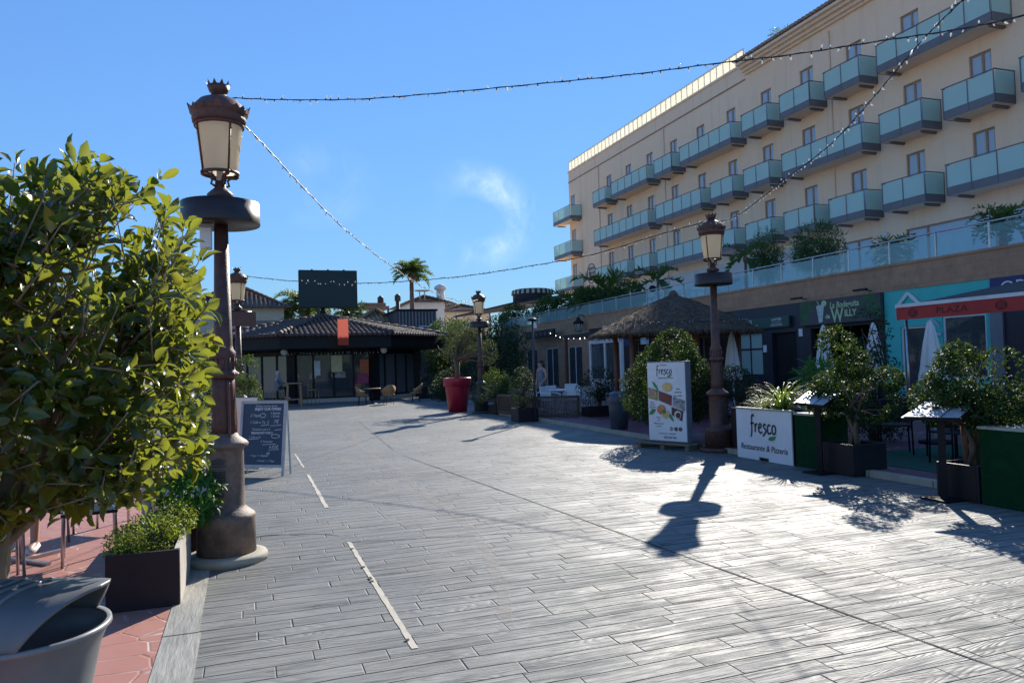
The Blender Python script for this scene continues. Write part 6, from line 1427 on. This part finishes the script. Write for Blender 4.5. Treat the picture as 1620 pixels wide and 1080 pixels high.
def awning():
    X, y0, y1 = 13.0, 4.5, 12.28; z0, z1 = 2.34, 2.60
    t = thing('awning', 'long red awning lettered PLAZA with a white top edge over the dark cafe front', 'awning', (X, y1, z0)); Wd = y1-y0; H = z1-z0
    mb = MB(); mb.bb(0, .02, -Wd, 0, 0, H); mb.build('valance', K['awning'], t)
    mb = MB(); mb.bb(-.02, .06, -Wd-.01, .01, H, H+.07); mb.build('front_bar', K['white'], t)
    mb = MB(); mb.add([(.061, -Wd, H+.03), (.061, 0, H+.03), (4.9, 0, 1.05), (4.9, -Wd, 1.05)], [(0, 3, 2, 1)]); o = mb.build('canopy', K['awndark'], t); s_ = o.modifiers.new('s', 'SOLIDIFY'); s_.thickness = .02; s_.offset = -1
    for yy in (-.3, -Wd/2, -Wd+.3): mb = MB(); mb.bar((.06, yy, H), (4.9, yy, .7), .05); mb.build('arm', K['awndark'], t)
    pn = Panel(Vector((-.001, 0, 0)), (0, -1, 0), (-1, 0, 0)); pn.text('lettering', 'PLAZA', .175, 1.32, H*.5, K['maroon'], t, d=.002, sx=1.25, bold=.002, space=1.1)
    for cu in (.42, 2.35):
        mb = MB(); pn.poly(mb, [(cu+.12*math.cos(k*.5236), H*.5+.09*math.sin(k*.5236)) for k in range(12)], .002); mb.build('round_crest', K['maroon'], t); mb = MB()
        for k in range(3): pn.stroke(mb, [(cu-.07, H*.5-.04+k*.04), (cu, H*.5-.03+k*.04), (cu+.07, H*.5-.04+k*.04)], .014, .005)
        mb.build('crest_line', K['awning'], t)
    for yy in (-.15,): mb = MB(); mb.tube([(.1, yy, -z0+.08), (.1, yy, 0)], .03, 8); mb.build('support_post', K['steel'], t)
awning()
def wall_lantern():
    p = gx(915, 512, 17.55); t = thing('wall_lantern', 'small black wall lantern hanging on the orange stone band beside the thatched roof', 'lamp', p)
    mb = MB(); mb.tube([(.45, 0, .42), (.1, 0, .5), (0, 0, .42), (0, 0, .3)], .025, 6); mb.build('bracket', K['black'], t)
    mb = MB(); mb.lathe([(.30, .0), (.33, .05), (.2, .18), (.1, .24), (.12, .32), (.04, .36)], 12); mb.build('lantern_roof', K['black'], t)
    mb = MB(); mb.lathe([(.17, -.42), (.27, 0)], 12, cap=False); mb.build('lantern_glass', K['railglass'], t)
    mb = MB(); 
    for k in range(4): a = k*math.pi/2; mb.tube([(.17*math.cos(a), .17*math.sin(a), -.42), (.27*math.cos(a), .27*math.sin(a), 0)], .018, 5)
    mb.lathe([(.18, -.45), (.18, -.41)], 12); mb.build('lantern_frame', K['black'], t)
wall_lantern()
bs = thing('bar_sign', 'dark bar sign board under the orange stone band beside the wall lantern', 'sign', (17.4, 44, 3.0)); mb = MB(); mb.bb(0, .1, -2.4, 2.4, .25, .72); mb.build('board', K['black'], bs)
for k in range(6):
    mb = MB(); y = 1.8-k*.7; mb.bb(-.02, -.004, y-.22, y+.2, .36, .6); mb.build('board_panel', K['signgrey'], bs)
ba = thing('bar_canopy', 'dark bar canopy with blue and red panels behind the white terrace chairs', 'canopy', (14.5, 29, .075)); mb = MB(); mb.bb(0, 3.4, -4, 4.5, 2.75, 2.9); mb.build('roof_panel', K['darkwall'], ba)
for y in (-4, 0, 4.3): mb = MB(); mb.bb(.02, .14, y, y+.14, 0, 2.75); mb.build('post', K['post'], ba)
for y, m_, d in ((-2.2, 'signblue', 1.3), (.8, 'pink', .9), (-3.6, 'listing', .6)): mb = MB(); mb.bb(.03, .06, y, y+d, 2.2, 2.7); mb.build('panel', K[m_], ba)
mb = MB(); mb.bb(1.2, 1.6, -3, 3, 0, 1.05); mb.build('counter', K['interior'], ba)
bf = thing('white_cabin', 'white framed window kiosk behind the white terrace chairs', 'kiosk', (13.2, 26.5, .075)); mb = MB(); mb.bb(0, .1, -1.4, 1.4, 0, .9); mb.bb(0, .1, -1.4, -1.25, .9, 2.3); mb.bb(0, .1, 1.25, 1.4, .9, 2.3); mb.bb(0, .1, -.06, .06, .9, 2.3); mb.bb(-.005, .105, -1.4, 1.4, 2.3, 2.45); mb.build('frame', K['hotel_base'], bf)
for y in (-.65, .65): mb = MB(); mb.bb(.04, .055, y-.58, y+.58, .91, 2.29); mb.build('pane', K['darkglass'], bf)

# ------------------------------------------------------------------ furniture at the kiosk
def rattan_chair(label, loc, rz):
    t = thing('rattan_armchair', label, 'chair', loc, rz, 'rattan chairs at the kiosk'); mb = MB(); mb.lathe([(.24, .40), (.28, .42), (.28, .46), (.1, .47)], 20); mb.build('seat', K['rattan'], t)
    mb = MB(); vs = []
    for i in range(15):
        a = R(-20)+R(220)*i/14; h = .62+.26*math.sin(max(0, min(math.pi, (a))))
        vs += [(.27*math.cos(a), .27*math.sin(a), .44), (.34*math.cos(a), .33*math.sin(a), h)]
    mb.smooth = True; mb.add(vs, [(2*i, 2*i+2, 2*i+3, 2*i+1) for i in range(14)]); o = mb.build('backrest', K['rattan'], t); s_ = o.modifiers.new('s', 'SOLIDIFY'); s_.thickness = .03
    for k in range(4): a = R(45)+k*R(90); mb = MB(); mb.tube([(.25*math.cos(a), .25*math.sin(a), 0), (.2*math.cos(a), .2*math.sin(a), .42)], .014, 6); mb.build('leg', K['black'], t)
    return t
r0 = rattan_chair('rattan armchair facing the kiosk glass beside the round timber table', (6.15, 34.6, 0), R(190))
dup(r0, (5.0, 34.9, 0), R(75), 'rattan armchair left side on to the round timber table')
dup(r0, (7.6, 35.4, 0), R(-100), 'rattan armchair standing apart nearer the crimson pot')
round_table('round timber table between the rattan armchairs', (5.5, 35.3, 0), K['timber'], K['black'])
def high_table(label, loc):
    t = thing('high_table', label, 'table', loc, 0, 'tall timber tables at the kiosk'); mb = MB(); mb.box((0, 0, 1.08), (.7, .7, .05)); mb.build('tabletop', K['timber'], t, .01)
    for sx in (-1, 1):
        for sy in (-1, 1): mb = MB(); mb.bar((sx*.32, sy*.32, 0), (sx*.27, sy*.27, 1.06), .06); mb.build('leg', K['timber'], t)
    mb = MB(); mb.bar((-.3, -.3, .35), (.3, -.3, .35), .04); mb.bar((-.3, .3, .35), (.3, .3, .35), .04); mb.build('footrest', K['timber'], t); return t
pt = gz(478, 644); h0 = high_table('tall timber table beside the seated person at the kiosk', (pt.x-.3, pt.y+.6, 0)); pt2 = gz(402, 646); dup(h0, (pt2.x, pt2.y+1, 0), 0, 'tall timber table behind the second lamp at the kiosk')
def stool(label, loc, rz):
    t = thing('bar_stool', label, 'stool', loc, rz, 'bar stools at the kiosk'); mb = MB(); mb.box((0, 0, .74), (.4, .4, .04)); mb.build('seat', K['timber'], t, .01)
    mb = MB(); mb.bb(-.2, .2, .17, .2, .84, 1.04); mb.build('backrest', K['timber'], t)
    for sx in (-1, 1):
        for sy in (-1, 1): mb = MB(); mb.tube([(sx*.2, sy*.2, 0), (sx*.17, sy*.17, .73)]+([(sx*.18, .185, 1.04)] if sy > 0 else []), .016, 6); mb.build('leg', K['timber'], t)
    return t
ps = gz(446, 641); s0 = stool('bar stool under the seated person in dark trousers', (ps.x-.15, ps.y+.4, 0), R(-70))
ps2 = gz(497, 642); dup(s0, (ps2.x, ps2.y+.3, 0), R(60), 'empty bar stool between the tall timber table and the kiosk door')
SEATED_HIGH = dict(SEATED)
for k in ('pelvis', 'spine', 'chest', 'neck', 'head', 'crown', 'shL', 'elL', 'wrL', 'shR', 'elR', 'wrR', 'hipL', 'hipR', 'knL', 'knR'): x, y, z = SEATED_HIGH[k]; SEATED_HIGH[k] = (x, y, z+.34)
for s in 'LR': x, y, z = SEATED['an'+s]; SEATED_HIGH['an'+s] = (x, y, z+.28); x, y, z = SEATED['to'+'e'+s]; SEATED_HIGH['toe'+s] = (x, y, z+.28)
person('person with grey hair and pale top seated on a bar stool at the kiosk', SEATED_HIGH, (ps.x-.15, ps.y+.4, 0), R(-70), K['shirtblue'], K['denim'], K['hairgrey'], K['skin'])

# ------------------------------------------------------------------ planting and furniture on the hotel terrace
TZ = 4.185
def tp(px, X): 
    d = ray(px, 430); return Vector((X, d.y/d.x*X, TZ))
def weeping(label, px, X, h, r, n, seed):
    return shrub('weeping_tree', label, 'tree', tp(px, X), [((0, 0, h*.62), (r, r, h*.36)), ((0, 0, h*.45), (r*.9, r*.9, h*.3)), ((.1, .3, h*.55), (r*.7, r, h*.3))], n, .22, .03, 'tropic', seed, h*.5, .07, 1, gap=.2, shape='blade')
weeping('drooping dark green potted tree on the hotel terrace above the lawyers sign', 1213, 20.5, 2.9, .75, 2200, 81)
weeping('broad bushy drooping tree on the hotel terrace above the bodeguita sign', 1295, 20.5, 2.6, 1.05, 3200, 82)
palm('yucca_plant', 'spiky potted plant on the hotel terrace beside the wide window', tp(1415, 20), .9, 1.0, 30, 83, .09, 'tropic', up=.3, leaflets=6, lw=.06, cat='plant')
palm('yucca_plant', 'big spiky plant on the hotel terrace before the wide window', tp(1590, 19.4), .9, .95, 34, 84, .09, 'palm', up=.55, leaflets=6, lw=.06, cat='plant')
palm('banana_plant', 'tall arching fronds rising over the hotel terrace rail nearest the hotel corner', tp(960, 20), 1.4, 2.6, 16, 85, .12, 'tropic', up=.45, leaflets=20, lw=.10, cat='plant')
palm('banana_plant', 'arching fronds over the hotel terrace rail beside the tented roof', tp(905, 20), 1.2, 2.4, 16, 86, .12, 'tropic', up=.35, leaflets=20, lw=.10, cat='plant')
palm('banana_plant', 'slender arching fronds by the white hotel wall left of the lamp', tp(1040, 21), 1.7, 1.7, 9, 87, .07, 'tropic', up=.6, leaflets=10, lw=.14, cat='plant')
palm('banana_plant', 'slender arching fronds by the white hotel wall right of the lamp', tp(1180, 22), 2.1, 1.5, 8, 88, .07, 'tropic', up=.5, leaflets=10, lw=.14, cat='plant')
palm('yucca_plant', 'spiky plant peeping over the hotel roof beside the ribbed glazing', (31.2, 37.2, 20.6), .5, 1.0, 22, 89, .1, 'palm', up=.7, leaflets=5, lw=.06, cat='plant')
for px, X, s, lb in ((868, 19, 90, 'bushy planting at the far end of the hotel terrace rail'), (930, 19, 91, 'dark bush on the hotel terrace beneath the arching fronds'), (812, 19, 92, 'leafy bush spilling over the far end of the shop row'), (985, 20, 93, 'dark bush beside the white hotel wall on the terrace')):
    shrub('terrace_bush', lb, 'shrub', tp(px, X), [((0, 0, 1.0), (1.0, 2.0, .9)), ((0, .8, .7), (.8, 1.6, .7))], 2400, .26, .09, 'tropic', s, .4, .06, 3, gap=.3)
lt = 0
for px, lb in ((1008, 'white dining table on the hotel terrace near the arching fronds'), (1022, 'white dining table on the hotel terrace under the round wall lamp'), (1100, 'white dining table on the hotel terrace behind the lamp by the fresco board'), (1075, 'white dining table on the hotel terrace left of that lamp')):
    p = tp(px, 21.5); round_table(lb, (p.x, p.y, p.z), K['white'], K['steel'], .5, .95)
mb = MB(); p = tp(1042, 30); mb.tube([(29.99, p.y, 7.2), (29.5, p.y, 7.25)], .05, 6); mb.ball((29.4, p.y, 7.1), .28); tag(mb.build('wall_lamp', K['black']), 'small round black lamp on the pale hotel wall under the balconies', 'lamp')
def tent():
    c = gx(842, 458, 22); t = thing('terrace_pavilion', 'low terrace pavilion with small striped awning top at the far end of the shop row', 'pavilion', (22, c.y, TZ))
    zt = c.z-TZ
    mb = MB(); mb.lathe([(1.6, zt-1.2), (1.6, zt-.40), (1.62, zt-.36)], 28); mb.build('drum_wall', K['slatewall'], t)
    mb = MB(); mb.lathe([(1.72, zt-.42), (1.66, zt-.08), (1.4, zt)], 48, cap=True, smooth=False)
    for i in range(len(mb.m)): mb.m[i] = 1 if (i % 48) % 2 and i < 48 else 0
    mb.build('striped_awning', [K['awndark'], K['cream']], t)
    mb = MB(); mb.add([(-5.2, 5.5, zt-1.75), (-3.0, -4.5, zt-1.35), (2, -4.5, zt-.7), (2, 5.5, zt-.95)], [(0, 1, 2, 3)]); o = mb.build('side_roof', K['awndark'], t); s_ = o.modifiers.new('s', 'SOLIDIFY'); s_.thickness = .12
    for x, y in ((-5.0, 5.2), (-2.9, -4.2), (-4.2, 1.0), (-2, 5.2), (1.8, -4.2)): mb = MB(); mb.tube([(x, y, 0), (x, y, zt-1.5)], .06, 8); mb.build('post', K['steel'], t)
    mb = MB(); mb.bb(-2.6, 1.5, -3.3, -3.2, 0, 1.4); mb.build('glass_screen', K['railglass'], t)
tent()

# ------------------------------------------------------------------ beyond the kiosk: houses, walls, palms, trees
def tiled_roof(mb, x0, x1, y0, y1, z, rise, hip=True):
    """hipped roof with rolls of tile down its front and sides"""
    cx, cy = (x0+x1)/2, (y0+y1)/2; dx, dy = (x1-x0)/2, (y1-y0)/2; m = min(dx, dy); r0, r1 = Vector((cx-(dx-m), cy, z+rise)), Vector((cx+(dx-m), cy, z+rise))
    A, B, C_, D_ = Vector((x0, y0, z)), Vector((x1, y0, z)), Vector((x1, y1, z)), Vector((x0, y1, z)); mb.smooth = False
    mb.add([A, B, C_, D_, r0, r1], [(0, 1, 5, 4), (1, 2, 5), (2, 3, 4, 5), (3, 0, 4), (0, 3, 2, 1)])
    n = int((x1-x0)/.34)
    for i in range(n):
        x = x0+(i+.5)*(x1-x0)/n; f = min(1, (x-x0)/m, (x1-x)/m); mb.tube([(x, y0-.05, z+.03), (x, y0+(cy-y0)*f, z+rise*f+.03)], .1, 5)
    n = int((y1-y0)/.34)
    for i in range(n):
        y = y0+(i+.5)*(y1-y0)/n; f = min(1, (y-y0)/m, (y1-y)/m)
        for sx in (x0, x1): s = 1 if sx == x0 else -1; mb.tube([(sx-s*.05, y, z+.03), (sx+s*dx*f*(m/dx), y, z+rise*f+.03)], .1, 5)
def house(name, label, x0, x1, y0, y1, h, rise, wall, roof, wins=(), kind='building', base=0.0):
    t = thing(name, label, kind, ((x0+x1)/2, y0, base)); ox, oy = (x0+x1)/2, y0
    mb = MB(); mb.bb(x0-ox, x1-ox, 0, y1-y0, 0, h); mb.build('wall', wall, t)
    if rise: mb = MB(); tiled_roof(mb, x0-ox-.5, x1-ox+.5, -.5, y1-y0+.5, h+.002, rise); mb.build('roof', roof, t)
    for wx, wz, ww, wh, m_ in wins:
        f = MB(); f.bb(wx-ww/2-.08, wx+ww/2+.08, -.06, -.005, wz-.08, wz+wh+.08); fo = f.build('window', K['white'], t); g = MB(); g.bb(wx-ww/2, wx+ww/2, -.08, -.062, wz, wz+wh); g.build('pane', m_, fo)
    return t
# left: two storey cream house with a roller awning, over the kiosk's roof
q0, q1 = gy(360, 490, 62), gy(449, 490, 62); zE = gy(430, 487, 62).z
hL = house('tiled_house', 'cream house with dark tiled hip roof and a brown awning behind the kiosk', q0.x-3, q1.x, 62, 74, zE, 2.3, K['cream'], K['tile_brown'], [(2.2, 3.4, 1.0, 1.5, K['darkglass']), (-1.5, 3.4, 1.0, 1.5, K['darkglass']), (2.2, .8, 1.0, 1.6, K['darkglass'])])
mb = MB(); za = zE-1.9; mb.add([(0, -.02, za+.9), (4.9, -.02, za+.9), (5.6, -2.6, za+.25), (0, -2.6, za+.25)], [(0, 1, 2, 3)]); mb.bb(0, 5.6, -2.62, -2.6, za-.1, za+.25); mb.build('awning', K['cornice'], hL)
mb = MB(); mb.bb(-3, 5.2, -.5, -.02, 2.9, 3.1); mb.build('balcony_slab', K['cream'], hL)
# right of the screen: low thatched shed, dark slatted block, white house with chimneys and dishes
q0, q1 = gy(628, 492, 56), gy(690, 490, 56); db = thing('slate_block', 'dark slatted flat roofed block behind the kiosk roof below the tall palm', 'building', ((q0.x+q1.x)/2, 56, 0)); Wd = q1.x-q0.x
mb = MB(); mb.bb(-Wd/2, Wd/2, 0, 6, 0, q0.z); mb.build('wall', K['slatewall'], db)
mb = MB(); mb.bb(-Wd/2-.1, Wd/2+.1, -.1, 6.1, q0.z, q0.z+.14); mb.build('parapet', K['black'], db)
mb = MB()
for k in range(12): x = -Wd/2+.12+k*Wd/12; mb.bb(x, x+.1, -.04, -.002, 0, q0.z-.02)
mb.build('slat', K['greyblock'], db)
q0, q1 = gy(575, 507, 60), gy(622, 507, 60); zt = gy(600, 494, 60).z
house('tiled_house', 'low house with ochre tiled roof between the screen pole and the slate block', q0.x, q1.x, 60, 66, gy(600, 510, 60).z, 1.2, K['cream'], K['tile_far'])
q0, q1 = gy(570, 492, 70), gy(614, 492, 70); pz = gy(600, 484, 70).z; pg = thing('roof_pergola', 'dark roof pergola above the ochre tiled house', 'pergola', ((q0.x+q1.x)/2, 70, 0)); Wd = q1.x-q0.x
mb = MB(); mb.bb(-Wd/2-.1, Wd/2+.1, -.1, 3.1, pz-.25, pz); mb.bb(-Wd/2+.4, Wd/2-.2, 0, 3, pz, pz+.3); mb.build('roof', K['cornice'], pg); mb = MB()
for x in (-Wd/2, -Wd/6, Wd/6, Wd/2): mb.bar((x, 0, 0), (x, 0, pz-.25), .16)
mb.bb(-Wd/2, Wd/2, .2, .3, 0, pz-1.2); mb.build('post', K['slatewall'], pg)
q0, q1 = gy(652, 490, 78), gy(703, 490, 78); zw = gy(680, 478, 78).z; hw = house('white_house', 'white house with chimney and satellite dishes behind the tall palm', q0.x, q1.x, 78, 88, zw, .9, K['white'], K['tile_brown'])
def chimney(x, y, z0, z1, r=.24, par=None):
    mb = MB(); mb.tube([(x, y, z0), (x, y, z1)], r, 10); mb.lathe([(r*1.5, z1), (r*1.5, z1+.3), (r*.4, z1+.6)], 10, c=(x, y, 0)); return mb.build('chimney', K['hotel_base'], par)
cx = gy(697, 470, 80).x-(q0.x+q1.x)/2; chimney(cx, 2, 0+zw-.5, gy(697, 458, 80).z, .45, hw)
for px in (664, 672): x = gy(px, 474, 79).x-(q0.x+q1.x)/2; mb = MB(); mb.tube([(x, 1, zw), (x, 1, zw+1.3)], .06, 6); mb.lathe([(.0, 0), (.4, .06), (.62, .16)], 14, c=(x, 1, zw+1.2), cap=False); mb.build('satellite_dish', K['hotel_base'], hw)
for px, py, lb in ((602, 471, 'tall thin grey flue pipe above the roof pergola'), (629, 468, 'tall thin grey flue pipe beside the tall palm')):
    p = gy(px, py, 72); mb = MB(); mb.tube([(0, 0, 0), (0, 0, p.z)], .2, 8); mb.lathe([(.3, p.z-.5), (.3, p.z), (.1, p.z+.2)], 10); tag(mb.build('flue_pipe', K['slatewall'], loc=(p.x, p.y, 0)), lb, 'flue pipe')
q0, q1 = gy(705, 495, 84), gy(775, 495, 84); house('tiled_house', 'cream house with brown tiles behind the middle lamp', q0.x, q1.x, 84, 94, gy(740, 493, 84).z, 1.1, K['cream'], K['tile_brown'])
q0, q1 = gy(718, 488, 90), gy(742, 488, 90); house('tiled_house', 'small raised house with red brown roof behind the middle lamp', q0.x, q1.x, 95, 99, gy(730, 485, 95).z, .8, K['cream'], K['tile_far'])
gw = thing('garden_wall', 'long low grey wall with a rail behind the kiosk and trees', 'wall', (16, 52, 0)); mb = MB(); mb.bb(-4.5, 3, 0, .3, 0, 3.7); mb.build('masonry', K['greyblock'], gw); mb = MB(); mb.tube([(-4.5, .1, 4.5), (3, .1, 4.5)], .05, 6)
for k in range(6): mb.tube([(-4.4+k*1.45, .1, 3.7), (-4.4+k*1.45, .1, 4.5)], .04, 6)
mb.build('rail', K['steel'], gw)
p = gy(647, 452, 69)
palm('date_palm', 'tall date palm with a round crown standing against the sky above the slate block', (p.x+.25, 69, 0), gy(648, 434, 69).z, 2.2, 40, 101, .21, 'palm', up=.80, leaflets=34, lw=.06)
p = gy(487, 480, 64); palm('date_palm', 'feathery palm beside the left edge of the video screen', (p.x-.3, 64, 0), gy(480, 482, 64).z, 2.9, 34, 102, .3, 'palm', up=.5, leaflets=26, lw=.09)
p = gy(552, 490, 66); palm('date_palm', 'feathery palm peeping under the video screen', (p.x, 66, 0), gy(552, 497, 66).z, 2.2, 30, 103, .28, 'palm', up=.6, leaflets=24, lw=.08)
def bigtree(label, px, Y, ztop, r, n, seed, leaf='tree', ls=.22):
    p = gy(px, 540, Y); h = ztop
    return shrub('broadleaf_tree', label, 'tree', (p.x, Y, 0), [((0, 0, h*.62), (r, r, h*.36)), ((-r*.5, .3, h*.5), (r*.7, r*.7, h*.3)), ((r*.5, -.2, h*.55), (r*.7, r*.7, h*.32)), ((0, 0, h*.82), (r*.6, r*.6, h*.17))], n, ls, ls*.45, leaf, seed, h*.35, .16, 1, gap=.36, nb=16)
bigtree('bright green tree spreading right of the slate block', 708, 50, gy(708, 500, 50).z, 1.7, 4200, 111)
bigtree('green tree between the middle lamp and the far shop row', 735, 46, gy(735, 505, 46).z, 2.2, 4200, 112)
bigtree('pale green tree in front of the far end of the shop row', 790, 40, gy(790, 497, 40).z, 1.6, 3600, 113, ls=.18)
bigtree('grey green tree under the video screen beside the ochre roof', 560, 58, gy(565, 497, 58).z, 2.0, 3000, 114, 'olive', .2)
bigtree('dark tree left of the feathery palm by the cream house', 462, 60, gy(462, 492, 60).z, 1.3, 2200, 115, 'shrub_dark', .2)
bigtree('dark leafy tree shading the far terrace behind the middle lamp', 776, 34, 3.1, 1.0, 2400, 117, 'shrub_dark', .15)
bigtree('pale hazy tree left of the kiosk behind the second lamp', 383, 47, 3.2, 1.0, 1500, 118, 'olive', .16)
# domed blue entrance canopy on the far shop front
p = gx(808, 546, 17.9); t = thing('dome_canopy', 'small dark blue domed canopy over a far shop door beyond the thin post', 'canopy', (17.95, p.y, p.z)); mb = MB(); n = 12; vs = []
rr = .95
for i in range(n+1):
    th = math.pi*i/n
    for j in range(7): ph = math.pi/2*j/6; vs.append((-1.1*math.sin(ph)*math.sin(th) if j else 0, rr*1.35*math.cos(th), rr*math.sin(th)*math.cos(ph)))
mb.add(vs, [(i*7+j, (i+1)*7+j, (i+1)*7+j+1, i*7+j+1) for i in range(n) for j in range(6)]); o = mb.build('canopy', mat('faded_blue_canvas', (.03, .06, .14), scale=3, rough=.9), t); s_ = o.modifiers.new('s', 'SOLIDIFY'); s_.thickness = .03
mb = MB(); mb.tube([(-.02, -1.3, 0), (-1.1, 0, 0), (-.02, 1.3, 0)], .025, 6); mb.build('frame', K['steel'], t)

# ------------------------------------------------------------------ left side of the plaza, seen through the fig
house('arcade_building', 'cream building with dark shop windows behind the fig', -24, -15, 12, 32, 6.5, 1.6, K['cream'], K['tile_brown'])
for x, y, sd, lb in ((-9.5, 18, 131, 'leafy tree on the red paving behind the fig'), (-8.0, 27, 132, 'broad green tree further behind the fig'), (-6.5, 36, 133, 'green tree between the fig and the kiosk'), (-2.5, 56, 134, 'dark green tree seen through the kiosk glass'), (2.5, 57.5, 135, 'green tree directly behind the kiosk')):
    shrub('broadleaf_tree', lb, 'tree', (x, y, 0), [((0, 0, 2.6), (2.3, 2.3, 1.5)), ((-.9, .4, 2.0), (1.7, 1.7, 1.2)), ((1.0, -.3, 2.1), (1.6, 1.6, 1.2))], 3000, .2, .1, 'tree', sd, 1.3, .12, 1, gap=.34, nb=14)
